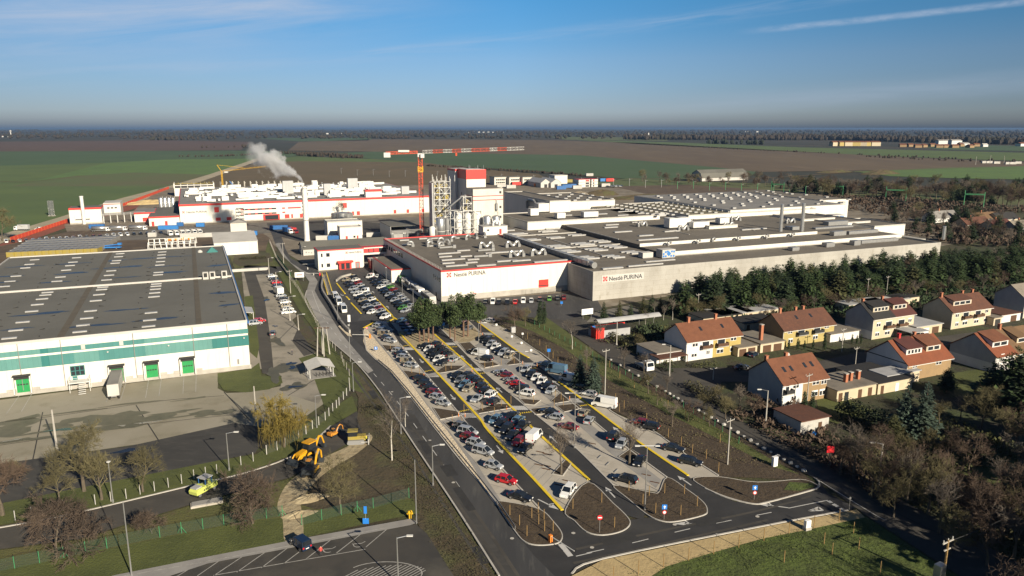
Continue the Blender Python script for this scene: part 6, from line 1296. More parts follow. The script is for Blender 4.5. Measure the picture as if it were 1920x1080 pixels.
def house(FL, FR, ety, d, label, walls, gable, roofs, rise=3.9, wins=(), balc=(), chim=(), sky=(), dorm=(), ang=R(24), name='house', cat='house'):
    a = G(*FL); ax = Vector((math.cos(ang), math.sin(ang), 0)); w = (G(*FR)-a).dot(ax); he = HT(*FL, ety); hr = he + rise
    t = thing(name, a, ang, label, cat)
    for x0, x1, m_ in walls:
        m = MB(); m.mesh([(x0*w,0,0),(x1*w,0,0),(x1*w,d,0),(x0*w,d,0),(x0*w,0,he),(x1*w,0,he),(x1*w,d,he),(x0*w,d,he)],[(0,1,5,4),(2,3,7,6),(3,2,1,0)]); m.build('wall', m_, t)
    for x, f in ((0,(0,4,3,2,1)),(w,(0,1,2,3,4))):
        m = MB(); m.mesh([(x,0,0),(x,d,0),(x,d,he),(x,d/2,hr-.12),(x,0,he)],[f]); m.build('gable_wall', gable if isinstance(gable,str) else gable[0], t)
    if not isinstance(gable, str):
        m = MB(); m.box(-.06,0,.0,d,0,2.6); m.build('gable_base', gable[1], t); m = MB(); m.box(-.08,0,0,d,he-.1,he+.12); m.build('gable_band','tile_dark',t) if len(gable)>2 else None
    def rz(y): return he + (hr-he)*(1-abs(y-d/2)/(d/2))
    for x0, x1, m_ in roofs:
        X0, X1 = x0*w-(.35 if x0==0 else 0), x1*w+(.35 if x1==1 else 0); ov = .55
        m = MB()
        for y0 in (-ov, d+ov):
            z0 = he - (hr-he)*ov/(d/2); q=[(X0,y0,z0),(X1,y0,z0),(X1,d/2,hr),(X0,d/2,hr)]; q2=[(p[0],p[1],p[2]+.2) for p in q]
            f=[(4,5,6,7),(3,2,1,0),(0,1,5,4),(1,2,6,5),(3,0,4,7)]; m.mesh(q+q2, f if y0<0 else [k[::-1] for k in f])
        m.build('roof', m_, t)
    for x, z, ww, hh in wins:
        m = MB(); m.box(x*w, x*w+ww, -.06, .02, z, z+hh); f = m.build('window_frame','window_frame',t); n = 2 if ww>1.1 else 1; m = MB()
        for k in range(n): m.box(x*w+.12+k*ww/n, x*w+(k+1)*ww/n-.1, -.09,-.05, z+.12, z+hh*.72)
        m.build('pane','window_glass',f)
    for x, z, ww, m_ in balc:
        m = MB(); m.box(x*w,x*w+ww,-1.2,-.01,z-.15,z); m.build('balcony_slab','concrete',t); m = MB(); m.box(x*w,x*w+ww,-1.22,-1.16,z+.1,z+.95); m.box(x*w,x*w+.06,-1.15,0,z+.1,z+.95); m.box(x*w+ww-.06,x*w+ww,-1.15,0,z+.1,z+.95); m.build('balcony_railing',m_,t); m=MB(); m.box(x*w+.5,x*w+ww-.5,-.05,.02,z,z+2.1); f=m.build('balcony_door','window_frame',t); m=MB(); m.box(x*w+.65,x*w+ww-.65,-.08,-.04,z+.3,z+1.9); m.build('pane','window_glass',f)
    for x, y, m_ in chim:
        m = MB(); z = rz(y*d); m.box(x*w-.35,x*w+.35,y*d-.35,y*d+.35,z-.5,z+1.5); m.box(x*w-.42,x*w+.42,y*d-.42,y*d+.42,z+1.5,z+1.65); m.build('chimney_stack',m_,t)
    for x, y in sky:
        m = MB(); z = rz(y*d)+.24; s=(hr-he)/(d/2); L=.6; q=[(x*w-.4,y*d-L,z-s*L),(x*w+.4,y*d-L,z-s*L),(x*w+.4,y*d+L,z+s*L),(x*w-.4,y*d+L,z+s*L)]; m.mesh(q+[(a[0],a[1],a[2]-.2) for a in q],[(0,1,2,3),(4,5,1,0),(1,5,6,2),(3,7,4,0)]); m.build('roof_window','window_glass',t)
    for x0, x1, rm, wm, nw in dorm:
        y0 = d*.16; zb = rz(y0); zt = zb+1.75; m = MB(); X0, X1 = x0*w, x1*w; yt = d/2
        m.mesh([(X0,y0,zb-.1),(X1,y0,zb-.1),(X1,y0,zt),(X0,y0,zt),(X0,yt,hr),(X1,yt,hr)],[(0,1,2,3),(3,4,0),(1,5,2)]); m.build('dormer_wall',wm,t)
        m = MB(); q=[(X0-.2,y0-.4,zt-.02),(X1+.2,y0-.4,zt-.02),(X1+.2,yt+.1,hr+.3),(X0-.2,yt+.1,hr+.3)]; q2=[(a[0],a[1],a[2]+.18) for a in q]; m.mesh(q+q2,[(4,5,6,7),(3,2,1,0),(0,1,5,4),(1,2,6,5),(3,0,4,7)]); m.build('dormer_roof',rm,t)
        for k in range(nw): xx=X0+.5+k*(X1-X0-.8)/nw; m=MB(); m.box(xx,xx+(X1-X0-.8)/nw-.25,y0-.06,y0+.02,zb+.35,zt-.2); f=m.build('dormer_window','window_frame',t); m=MB(); m.box(xx+.12,xx+(X1-X0-.8)/nw-.4,y0-.09,y0-.05,zb+.45,zt-.35); m.build('pane','window_glass',f)
    m = MB(); m.tube((-.1,-.12,0),(-.1,-.12,he-.2),.06,n=5); m.tube((-.3,-.62,he-.55),(w+.3,-.62,he-.55),.08,n=5); m.build('gutter','window_frame',t)
    return t, w, he
house((1286,678),(1381,660),640,10.5,'house rendered half white and half yellow under one orange roof',[(0,.48,'render_white'),(.48,1,'render_yellow')],'render_white',[(0,1,'tile_orange')],3.7,
  [(.10,4.0,1.9,1.3),(.09,1.0,1.9,1.3),(.36,1.2,1.2,1.5),(.55,1.0,2.4,1.5),(.80,1.0,2.1,1.5),(.80,4.2,2.1,1.4)],[(.25,3.3,3.6,'wood_brown'),(.53,3.3,3.8,'wood_brown')],[(.22,.5,'brick'),(.72,.5,'brick')],[(.35,.27),(.75,.27)])
house((1467,651),(1554,634),619,10.5,'ochre house with a brown red roof and topiary before it',[(0,1,'render_ochre')],'render_brown',[(0,1,'tile_brown')],3.7,
  [(.08,3.9,1.8,1.4),(.80,3.9,1.8,1.4),(.58,1,2,1.4),(.82,1,1.8,1.4),(.1,1,1.8,1.4)],[(.25,3.2,3.8,'shelter_black'),(.56,3.2,3.8,'shelter_black')],[(.15,.5,'brick'),(.48,.55,'brick'),(.63,.55,'brick')],[(.38,.3),(.66,.3)])
house((1634,637),(1707,624),597,10.5,'cream house with two box dormers and half dark half maroon roof',[(0,1,'render_cream')],('render_grey','render_white'),[(0,.5,'tile_dark'),(.5,1,'tile_maroon')],3.7,
  [(.08,3.9,1.8,1.4),(.85,3.9,1.6,1.4),(.07,.9,1.8,1.4),(.3,.9,2.2,1.4),(.6,.9,2,1.4),(.84,.9,1.6,1.4)],[(.27,3.2,3.9,'wood_brown'),(.58,3.2,3.9,'wood_brown')],[(.08,.55,'brick'),(.55,.55,'brick')],[],[(.08,.46,'tile_dark','render_cream',4),(.56,.9,'tile_maroon','render_cream',3)])
house((1782,618),(1853,606),585,10.5,'beige house with brown roof and single wide dormer',[(0,.56,'render_cream'),(.56,1,'render_beige')],'render_beige',[(0,1,'tile_brown')],3.7,
  [(.08,3.9,1.7,1.4),(.84,3.9,1.6,1.5),(.1,.9,1.6,1.4),(.28,.9,2.4,1.5),(.58,.9,2.2,1.4),(.83,.9,1.6,1.4)],[(.25,3.2,3.8,'wood_brown'),(.56,3.2,3.8,'wood_brown')],[(.05,.5,'brick'),(.62,.55,'brick'),(.88,.55,'brick')],[],[(.12,.58,'tile_brown','render_beige',3)])
house((1465,762),(1562,752),720,11.5,'orange roofed house with four roof windows and a satellite dish',[(0,.45,'render_white'),(.45,1,'render_brown')],'render_grey',[(0,1,'tile_orange')],4.2,
  [(.22,3.9,1.9,1.4),(.2,1,1.6,1.4),(.66,3.9,2.2,1.5),(.86,3.7,1.8,1.8),(.66,1,2.0,1.5),(.84,.9,1.9,1.6)],[(.02,3.2,2.3,'shelter_black')],[(.08,.62,'brick'),(.52,.62,'brick')],[(.2,.25),(.36,.25),(.68,.27),(.84,.27)])
t = thing('satellite_dish', G(1488,757)+Vector((1.0,9.2,9.2)), 0, 'white satellite dish on the ridge of the four roof window house', 'satellite dish'); m=MB(); m.lathe([(.75,.0),(.5,-.15),(.1,-.22)],14); o=m.build('dish','window_frame',t); o.rotation_euler=(R(80),0,R(-20)); m=MB(); m.tube((0,.3,-1.2),(0,.2,0),.05,n=5); m.build('mast','steel',t)
house((1698,715),(1783,700),683,12.5,'house with two big dormers, one bright orange and one dark red roof slope',[(0,1,'render_brown')],('render_white','render_white',1),[(0,1,'tile_bright')],4.6,
  [(.12,3.2,1.6,1.4),(.64,3.0,2.2,1.5),(.1,.8,1.8,1.4)],[],[(.22,.5,'trim_red'),(.62,.55,'brick')],[],[(.1,.45,'tile_maroon','render_white',4),(.55,.88,'tile_orange','render_cream',2)])
house((1863,700),(1960,684),668,13,'white gabled house with an orange dormer roof at the picture edge',[(0,.4,'render_white'),(.4,1,'render_cream')],('render_grey','render_white'),[(0,.42,'tile_bright'),(.42,1,'tile_tan')],4.6,
  [(.1,3.3,1.4,1.8),(.5,3.3,2.0,1.6)],[],[(.5,.5,'brick')],[(.62,.3),(.74,.3)],[(.06,.38,'tile_orange','render_white',2),(.56,.75,'tile_tan','render_cream',1)])
house((1917,597),(1985,583),560,10.5,'grey gabled house half cut by the picture edge',[(0,1,'render_beige')],'render_grey',[(0,1,'flat_roof')],3.8,[(.3,3.9,1.6,1.4)],[(.05,3.2,3,'wood_brown')])
for FL, FR, ety, lab, wm, rm in (((1752,418),(1783,413),408,'white gabled cottage behind the dark trees near the railway','render_white','roof_light'), ((1812,430),(1846,425),421,'cottage with a brown hipped roof among the trees','render_cream','tile_brown'), ((1832,420),(1862,415),411,'farther cottage with a pale orange roof behind the brown roofed one','render_cream','tile_tan'), ((1864,434),(1890,430),425,'small cottage with a bright red roof near the trees','render_beige','tile_maroon'), ((1905,438),(1935,433),427,'grey roofed cottage at the far right edge','render_grey','flat_roof'), ((1872,419),(1900,415),411,'dark roofed cottage behind the red roofed one','render_beige','tile_dark')):
    house(FL, FR, ety, 10, lab, [(0,1,wm)], wm, [(0,1,rm)], 3.6, [(.2,1,1.2,1.2),(.6,1,1.2,1.2)], [], [(.4,.5,'brick')])
def garage(x, y, w, d, h, label, wall, roof, doors=(), ang=R(24), name='garage', cat='garage'):
    t = thing(name, G(x, y), ang, label, cat); m=MB(); m.box(0,w,0,d,0,h); m.build('wall',wall,t); m=MB(); m.box(-.25,w+.25,-.4,d+.25,h+.005,h+.22); m.build('roof',roof,t)
    for x0, x1, m_ in doors: m=MB(); m.box(x0,x1,-.06,.02,0,2.1); m.build('door',m_,t)
    return t
def carport(x, y, w, d, h, label, roof, ang=R(24)):
    t = thing('carport', G(x,y), ang, label, 'carport'); m=MB(); m.box(0,w,0,d,h,h+.2); m.build('roof',roof,t)
    for i, (xx, yy) in enumerate(((.15,.15),(w-.15,.15),(.15,d-.15),(w-.15,d-.15))): m=MB(); m.tube((xx,yy,0),(xx,yy,h),.09,n=5); m.build('post','wood_brown',t)
garage(1231,682,9.5,10,2.9,'flat roofed white garage against the white and yellow house','render_white','flat_roof'); carport(1236,690,9.5,5,2.4,'dark carport in front of the flat roofed white garage','tile_brown')
garage(1383,669,7,7,2.6,'brown doored garage beside the yellow house wall','render_cream','flat_roof',((.5,3,'wood_brown'),(3.7,6.3,'wood_brown')))
garage(1425,662,9,12,2.7,'low grey garage with a tall brick chimney behind it','render_beige','flat_roof',((1,4,'wood_brown'),(5,8,'wood_brown')))
garage(1556,642,12,9,2.5,'low flat roofed garage between the ochre and cream houses','render_white','flat_roof',((1,3.5,'window_frame'),))
garage(1716,630,12,10,2.8,'flat garage with white and brown doors next to the dormer house','render_cream','sheet_grey',((3,6,'window_frame'),(7.5,10.5,'wood_brown'))); carport(1708,640,8,6,2.4,'grey sheet carport between the two dormered houses','sheet_grey')
garage(1862,611,4,6,2.6,'small beige garage with dark door near the picture edge','render_beige','flat_roof',((.7,3.3,'shelter_black'),)); garage(1876,606,10,10,2.7,'long white garage with tan roof near the picture edge','render_white','tile_brown',((5,8,'wood_brown'),))
garage(1568,754,13,10,2.8,'low cream outbuilding with brown doors and three brick chimneys','render_cream','flat_roof',((.6,1.8,'wood_brown'),(2.5,3.8,'window_glass'),(7,8.2,'wood_brown'),(10.3,11.6,'wood_brown')),name='outbuilding',cat='outbuilding')
t=garage(1645,740,12,13,2.8,'long outbuilding with a dark tarred roof beside the cream one','render_cream','tile_dark',((1,2,'wood_brown'),(6,7.2,'window_frame')),name='outbuilding',cat='outbuilding'); 
garage(1660,727,12,5,3.0,'pale sheet roofed lean-to behind the tarred outbuilding','render_beige','sheet_grey',(),name='outbuilding',cat='outbuilding')
t=garage(1500,816,8,8,3.0,'small shed with a brown tiled roof beside the side road','stone_grey','tile_brown',((5,6,'wood_brown'),),name='shed',cat='shed')
for i,(x,y) in enumerate(((1583,738),(1592,735),(1606,732))): t=thing('chimney',G(x,y)+Vector((0,0,2.9)),R(24),'brick chimney on the cream outbuilding, %s from its left end'%ORD[i],'chimney','outbuilding chimneys'); m=MB(); m.box(-.4,.4,-.4,.4,0,2.2); m.build('stack','brick',t); m=MB(); m.box(-.5,.5,-.5,.5,2.2,2.4); m.build('cap','concrete',t)
t=thing('chimney',G(1425,655),R(24),'tall brick chimney standing behind the low grey garage','chimney'); m=MB(); m.box(-.45,.45,-.45,.45,0,7.5); m.build('stack','brick',t); m=MB(); m.box(-.55,.55,-.55,.55,7.5,7.7); m.build('cap','concrete',t)
for i,(x,y,w,d,m_,l) in enumerate(((1318,612,16,8,'tile_dark','dark felt roofed shed row behind the orange roofed house'),(1352,606,14,9,'sheet_grey','pale sheet roofed shed behind the orange roofed house'),(1400,600,14,8,'sheet_grey','lower grey shed at the end of the shed row'),(1395,622,14,8,'tile_dark','dark flat roofed shed behind the low grey garage'),(1590,586,18,6,'sheet_grey','long low garden shed under the pine belt'),(1640,582,18,6,'roof_white','white roofed garden shed under the pine belt'),(1680,574,12,6,'tile_dark','dark garden shed next to the white roofed one'))): garage(x,y,w,d,2.6,l,'render_beige',m_,((1,2.2,'wood_brown'),),name='shed',cat='shed')
# ================================================================ STREET FURNITURE
def lamp(bx, by, ty, label, arm='side', r=.09, pole='steel', group='street lamps', head=1.6, dirx=1):
    t = thing('street_lamp', G(bx,by), 0, label, 'street lamp', group); h = HT(bx,by,ty); m=MB(); m.tube((0,0,0),(0,0,h),r*1.35,r*.8,n=6); m.tube((0,0,0),(0,0,.5),r*2,n=6); m.build('pole',pole,t)
    m=MB()
    if arm == 'side': m.tube((0,0,h-.1),(dirx*head,.3,h+.15),.06,n=5)
    elif arm == 'twin': m.tube((-1.5,0,h),(1.5,0,h),.07,n=5)
    if arm: m.build('arm','steel',t)
    m=MB()
    if arm=='side': m.rbox((dirx*(head+.2),.3,h+.05),.9,.36,.16)
    elif arm=='twin': m.rbox((-1.7,0,h-.05),.8,.36,.14); m.rbox((1.7,0,h-.05),.8,.36,.14)
    else: m.rbox((0,.1,h),.5,.4,.18)
    m.build('lamp_head','white_steel',t)
for a in ((898,680,606,'tall slim lamp between the second and third aisles, beside a white van','side'),(974,747,659,'tall twin armed lamp beside the white off-road car, near the walkway crossing','twin'),(1077,840,737,'twin armed lamp on the near end of the central walkway','twin'),(1209,957,836,'tall twin armed lamp on the planted nose island','twin'),
          (700,519,484,'lamp nearest the footbridge in the upper car park','side'),(725,537,502,'second lamp from the footbridge in the upper car park',None),(755,562,526,'third lamp from the footbridge in the upper car park',None),(775,572,542,'twin armed lamp beside the rearmost pine crown','twin'),(634,603,549,'lamp by the minibuses on the main road wall',None),
          (657,678,610,'lamp on the far kerb before the car park entrance',None),(663,734,680,'lamp by the fence corner on the road bank','side'),(752,814,746,'lamp on the road bank beside the pale birch','side'),(812,910,836,'lamp on the road bank nearest the camera','side'),(594,802,742,'lamp next to the yellow willow','side'),
          (430,882,812,'lamp beside the grass strip above the roller','side'),(212,942,867,'lamp among the bare trees by the old lane',None),(747,1095,1008,'lamp on the hatched island of the lower car park','side'),
          (544,601,556,'concrete lamp beside the white cars on the service road','side'),(560,619,590,'concrete lamp nearest on the service road','side'),(519,542,510,'concrete lamp near the box truck','side'),(505,516,484,'tall concrete lamp at the head of the service road','side'),
          (1255,705,647,'concrete lamp in front of the carport','side'),(1435,801,732,'concrete lamp on the side road verge','side'),(1646,918,832,'concrete lamp among the dark garden trees','side'),(1156,647,604,'concrete lamp beside the red shelter','side'),(566,480,463,'lamp on the bend by the low gabled shed','side')):
    lamp(*a[:4], arm=a[4], pole='concrete' if 'concrete' in a[3] else 'steel', r=.13 if 'concrete' in a[3] else .09, dirx=-1 if 'concrete' in a[3] and a[0]>1100 else 1)
def post(bx,by,ty,label,r=.13,m_='concrete',name='utility_pole',cat='utility pole',cross=False,group=None,top=None):
    t=thing(name,G(bx,by),R(20),label,cat,group); h=HT(bx,by,ty); m=MB(); m.tube((0,0,0),(0,0,h),r*1.2,r*.75,n=6); m.build('pole',m_,t)
    if cross:
        m=MB(); m.rbox((0,0,h-.6),2.2,.14,.14,.3); m.build('crossarm','concrete',t); m=MB()
        for k in (-.9,0,.9): m.tube((k,0,h-.46),(k,0,h-.15),.05,n=5)
        m.build('insulator','white_steel',t)
    return t
for a in ((107,843,768,'tall pale floodlight mast in the loading yard',.2),(481,792,724,'pale mast at the corner of the yard lawn',.16),(247,1080,942,'tall bare mast near the lower car park',.1),(781,982,862,'tall bare mast at the corner of the lower car park',.1)): post(*a[:4],r=a[4],name='mast',cat='mast',m_='steel' if a[4]==.1 else 'concrete')
for a in ((1134,740,654,'concrete utility pole beside the blue spruces'),(1364,871,784,'ladder backed concrete pole on the soil bank'),(1308,592,550,'pale concrete pole before the pine belt'),(1625,562,521,'leaning braced pole in the pine belt, left of two'),(1661,560,517,'leaning braced pole in the pine belt, right of two'),(1337,712,688,'short leaning pole by the side street hedge'),(545,550,506,'slim pole with a crossarm along the verge'),(1578,660,615,'thin dark pole between ochre and cream houses'),(1603,690,650,'thin dark pole behind the double dormer house'),(532,494,455,'lattice pole by the road bend'),(1512,765,700,'grey pole before the orange roofed house')): post(*a,cross=True)
t=thing('transformer_pole',G(1767,1096),R(30),'timber transformer pole with crossarm at the lower right edge','utility pole'); h=HT(1767,1096,1012); m=MB(); m.tube((0,0,0),(0,0,h),.2,.14,n=6); m.build('pole','timber',t); m=MB(); m.rbox((0,0,h-.4),2.6,.16,.16); m.rbox((0,0,h-1.6),1.6,.16,.16); m.build('crossarm','concrete',t); m=MB(); m.box(-1.9,-.5,-.5,.5,1.6,3.6); m.build('transformer','steel',t); m=MB()
for k in (-1.1,0,1.1): m.tube((k,0,h-.24),(k,0,h+.2),.07,n=5)
m.build('insulator','white_steel',t)
m=MB(); p=G(1767,1096)+Vector((0,0,h-.3)); q=G(1990,990)+Vector((0,0,9)); m.path([p.lerp(q,i/10)-Vector((0,0,1.2*math.sin(math.pi*i/10))) for i in range(11)],.05,4); m.build('power_cable','shelter_black',label='twisted cable running right from the transformer pole',cat='cable')
t=thing('pylon_mast',G(606,666),0,'four legged concrete mast at the road side near the carport shelter','mast'); h=HT(606,666,613)
for dx,dy in ((-1.3,-1.1),(-.4,1.2),(.5,-1.2),(1.5,1)): m=MB(); m.tube((dx*1.1,dy,0),(dx*.8,dy*.3,h),.2,.13,n=6); m.build('leg','concrete',t)
m=MB(); m.rbox((0,0,h-.4),4.2,.25,.22); m.build('crossarm','wood_brown',t)
t=thing('bike_shelter',G(590,708),R(24),'small open shelter with a white gabled roof by the road','shelter'); w,d=6.2,7.5
t.location=G(581,711); m=MB()
for s in (0,1): 
    x0,x1=(-.4,w/2) if s==0 else (w+.4,w/2); z0=2.5; q=[(x0,-.3,z0),(x1,-.3,z0+1.0),(x1,d+.3,z0+1.0),(x0,d+.3,z0)]; m.mesh(q,[(0,1,2,3) if s==0 else (3,2,1,0)]); m.mesh([(a,b,c-.12) for a,b,c in q],[(3,2,1,0) if s==0 else (0,1,2,3)])
m.build('roof','clad_white',t); m=MB()
for x in (.1,w-.1):
    for y in (.1,d/2,d-.1): m.tube((x,y,0),(x,y,2.6),.09,n=5)
m.build('post','white_steel',t); m=MB(); m.box(-.5,w+.5,-.5,d+.5,.02,.1); m.build('floor_slab','paving_grey',t)
for k in range(5):
    b=thing('bicycle',t.location+Vector((1.2+k*.8,2.0+k*.35,.1)),R(114),'dark bicycle parked under the small white roofed shelter','bicycle','bicycles under the shelter'); 
    for x in (-.5,.5): m=MB(); m.path([(x+.33*math.cos(q*.524),0,.34+.33*math.sin(q*.524)) for q in range(13)],.03,4); m.build('tyre','tyre',b)
    m=MB(); m.path([(-.5,0,.34),(-.1,0,.8),(.4,0,.85),(.5,0,.34)],.03,4); m.path([(.4,0,.85),(0,0,.35),(-.1,0,.8)],.03,4); m.path([(.35,-.25,1.0),(.42,0,1.0),(.35,.25,1.0)],.03,4); m.build('bicycle_frame','tyre',b)
# shelter with a curved roof and red hut
t=thing('bus_shelter',G(1118,622),R(24),'long bus shelter with a pale curved roof beside the red hut','shelter'); m=MB(); L=24
for k in range(8):
    a0,a1=k/8,(k+1)/8; f=lambda s:(-1.5+3.6*s, 3.1+.9*math.sin(s*math.pi)); (y0,z0),(y1,z1)=f(a0),f(a1); m.mesh([(0,y0,z0),(L,y0,z0),(L,y1,z1),(0,y1,z1)],[(0,1,2,3)]); m.mesh([(0,y0,z0-.1),(L,y0,z0-.1),(L,y1,z1-.1),(0,y1,z1-.1)],[(3,2,1,0)])
m.build('roof','sheet_grey',t); m=MB()
for k in range(5): m.tube((.5+k*5.7,2,0),(.5+k*5.7,2,3.2),.1,n=5)
m.build('post','steel',t)
t=thing('market_hut',G(1117,636),R(24),'low hut with bright red side and dark flat roof below the curved shelter','hut'); m=MB(); m.box(0,3,0,.2,0,3.4); m.box(0,.2,0,3,0,3.4); m.box(3,14,5.6,5.8,0,2.6); m.build('side_panel','red_bright',t); m=MB(); m.box(.3,13,.3,5.5,2.4,2.6); m.build('roof','tile_dark',t); m=MB(); m.box(.4,12.8,.5,5.3,0,2.3); m.build('wall','render_grey',t)
# signs
def sign(bx,by,ty,label,parts,name='road_sign',cat='road sign'):
    t=thing(name,G(bx,by),0,label,cat); h=HT(bx,by,ty); m=MB(); m.tube((0,0.06,0),(0,.06,h),.05,n=5); m.build('post','steel',t)
    for k,(shape,z,s,m_) in enumerate(parts):
        m=MB(); zc=h+z
        if shape=='round': m.lathe([(s*.5,0),(s*.5,.05)],14); o=m.build('sign_face',m_,t); o.rotation_euler=(R(90),0,0); o.location=(0,-.03*k,zc)
        elif shape=='bar': m.box(-s*.36,s*.36,-.09,-.055,zc-.09,zc+.09); m.build('sign_symbol',m_,t)
        elif shape=='arrow': m.mesh([(-.09,-.06,zc-s*.3),(.09,-.06,zc-s*.3),(.09,-.06,zc+.02),(.25,-.06,zc+.02),(0,-.06,zc+s*.36),(-.25,-.06,zc+.02),(-.09,-.06,zc+.02)],[(0,1,2,6),(6,2,3,4,5)]); m.build('sign_symbol',m_,t)
        else: m.box(-s*.5,s*.5,0,.05,zc-s*.5*(1 if shape=='sq' else 2.6),zc+s*.5*(1 if shape=='sq' else 2.6)); m.build('sign_face',m_,t)
    return t
mat('sign_blue',(.02,.17,.55),.45); mat('sign_red',(.62,.02,.03),.45); mat('sign_white',(.75,.75,.73),.45)
sign(1124,1000,967,'red no entry sign with a white bar on the second nose island',[('round',-.3,.85,'sign_red'),('bar',-.3,.85,'sign_white')])
sign(1245,975,947,'blue arrow sign over a red ringed disc on the third nose island',[('sq',-.35,.85,'sign_blue'),('arrow',-.35,.85,'sign_white'),('round',-1.25,.7,'sign_red'),('round',-1.25,.48,'sign_white')])
sign(1414,938,911,'blue arrow sign over a ringed disc on the outer soil bank',[('sq',-.35,.85,'sign_blue'),('arrow',-.35,.85,'sign_white'),('round',-1.25,.7,'sign_red'),('round',-1.25,.48,'sign_white')])
sign(686,983,950,'blue board with a tall blue banner by the lower car park',[('sq',-2.6,1.0,'sign_blue'),('tall',-.6,.5,'sign_blue')])
sign(705,660,651,'small blue arrow sign on the pebble verge',[('sq',-.3,.9,'sign_blue'),('arrow',-.3,.9,'sign_white')]); sign(688,625,613,'small no entry sign at the tip of the first aisle',[('round',-.3,.7,'sign_red'),('bar',-.3,.7,'sign_white')])
sign(655,612,592,'white advertising banner at the wall end by the minibuses',[('tall',-.9,.9,'sign_white')],'banner','banner'); sign(832,620,606,'small blue sign among the right pines',[('sq',-.3,.9,'sign_blue')]); sign(1029,674,655,'pale blue sign on the outer soil bank near the spruces',[('sq',-.3,.9,'sign_blue')]); sign(1414,585,567,'blue sign facing the white hall forecourt',[('sq',-.3,.9,'sign_blue')]) if False else None
sign(1113,632,612,'blue sign before the red hut',[('sq',-.3,.9,'sign_blue')]); sign(1053,573,566,'blue parking sign before the white hall',[('sq',-.3,.9,'sign_blue')]); sign(1555,868,840,'red board on a post beside the dark side road',[('sq',-.3,1.4,'sign_red')]); sign(1526,824,810,'blue disc by the brown roofed shed',[('round',-.3,.9,'sign_blue')]); sign(1592,958,932,'thin sign pole at the road junction',[('sq',-.2,.3,'steel')])
t=thing('billboard',G(562,527),R(10),'white billboard with red lettering beside the main road bend','billboard'); m=MB(); m.box(-1.9,1.9,-.06,.06,1.6,3.8); m.build('board','sign_white',t); m=MB(); m.tube((-1.5,.1,0),(-1.5,.1,1.6),.07,n=5); m.tube((1.5,.1,0),(1.5,.1,1.6),.07,n=5); m.build('post','steel',t); m=MB(); m.box(-1.2,1.2,-.09,-.07,2.5,2.9); m.build('lettering','sign_red',t)
t=thing('billboard',G(1101,598),R(24),'blank white billboard facing the forecourt','billboard'); m=MB(); m.box(-2.2,2.2,-.06,.06,1.6,3.6); m.build('board','sign_white',t); m=MB(); m.tube((-1.6,.1,0),(-1.6,.1,1.6),.08,n=5); m.tube((1.6,.1,0),(1.6,.1,1.6),.08,n=5); m.build('post','steel',t)
# barriers at the entrances
def boom(x,y,ang,L,label,m1='orange_paint'):
    t=thing('road_barrier',G(x,y),ang,label,'barrier'); m=MB(); m.rbox((0,0,0),.5,.5,1.3); m.build('housing',m1,t); m=MB(); m.tube((0,0,1.1),(L,0,1.15),.07,n=5); m.build('boom','white_steel',t)
boom(694,634,math.pi,5.5,'lowered white barrier arm with orange housing at the car park entrance'); boom(1032,1017,R(-52),5.5,'orange barrier housing on the nearest planted nose'); boom(600,517,math.pi,6,'lowered barrier arm on the main road traffic island, nearer one','sign_red'); boom(594,499,R(190),6.5,'raised looking barrier at the office corner, farther one','sign_red')
for i,(x,y) in enumerate(((588,516),(577,505))): t=thing('traffic_cone_post',G(x,y),0,'small pale post on the island between the barriers','post','barrier island posts'); m=MB(); m.lathe([(.3,0),(.2,.9),(.1,1)],8); m.build('body','roof_white',t)
# wooden tree stakes
ms=MB(); ms.tube((0,0,0),(0,0,2.0),.065,.06,n=6); STK=ms.data('stake','timber'); ms=MB(); ms.lathe([(.07,1.98),(.03,2.05)],6); STC=ms.data('stake_tip','timber')
def stake(x,y,label='pale round tree stake in the planted car park islands',grp='tree stakes of the car park',h=None):
    o=bpy.data.objects.new('tree_stake',STK); COL.objects.link(o); o.location=G(x,y); o.scale=(1,1,(h or 1)); tag(o,label,'tree stake',grp)
for x,y in ((956,967),(974,986),(988,1006),(997,972),(1009,962),(1010,984),(1020,975),(1021,997),(1037,997),(1128,943),(1152,990),(1074,955),(1179,921),(1205,946),(1217,930),(1229,963),(1246,926),(1276,967),(1283,927),(1307,950),(732,658),(742,659),(772,700),(787,704),(836,697),(846,692),(872,696),(870,773),(905,770),(848,793),(866,797),(927,779),(902,768),(940,761),(958,757),(909,690),(924,690),(940,684),(964,682),(1000,755),(1041,746),(1052,750),(1039,765),(1056,761),(961,676),(989,636),(1012,648),(1024,660),(1037,672),(1046,682),(1143,689),(1162,709),(1189,728),(1252,765),(1124,750),(1154,752),(1161,772),(1170,766),(1212,790),(1231,803),(1253,820),(1277,836),(1298,850),(1324,860),(1347,885),(1350,830),(1285,785)): stake(x,y)
for i,(x,y) in enumerate(((870,1072),(912,1065),(950,1057),(990,1049),(1028,1040),(1068,1030),(1104,1020),(1140,1012),(1180,1002))):
    pass
for i,x in enumerate(range(1150,1620,47)):
    yy=1088-(x-1150)*.262; stake(x,yy,'thin tree stake along the sandy verge above the meadow','stakes along the sandy verge',1.1)
for x,y in ((1610,1030),(1650,1075),(1470,1055),(1560,1040),(1545,1020),(1600,1000)): stake(x,y,'thin stake standing in the lush meadow','stakes in the meadow')
for x,y in ((803,641),(756,657),(795,706),(872,782),(830,648),(885,697),(905,629),(980,683),(1068,750),(860,781),(1007,688),(950,768)):
    t=thing('marker_post',G(x,y),0,'slim orange marker post at the end of a zebra crossing','marker post','orange crossing markers'); m=MB(); m.tube((0,0,0),(0,0,1.0),.07,n=6); m.build('post','orange_paint',t); m=MB(); m.tube((0,0,.75),(0,0,.9),.08,n=6); m.build('reflector_band','white_steel',t)
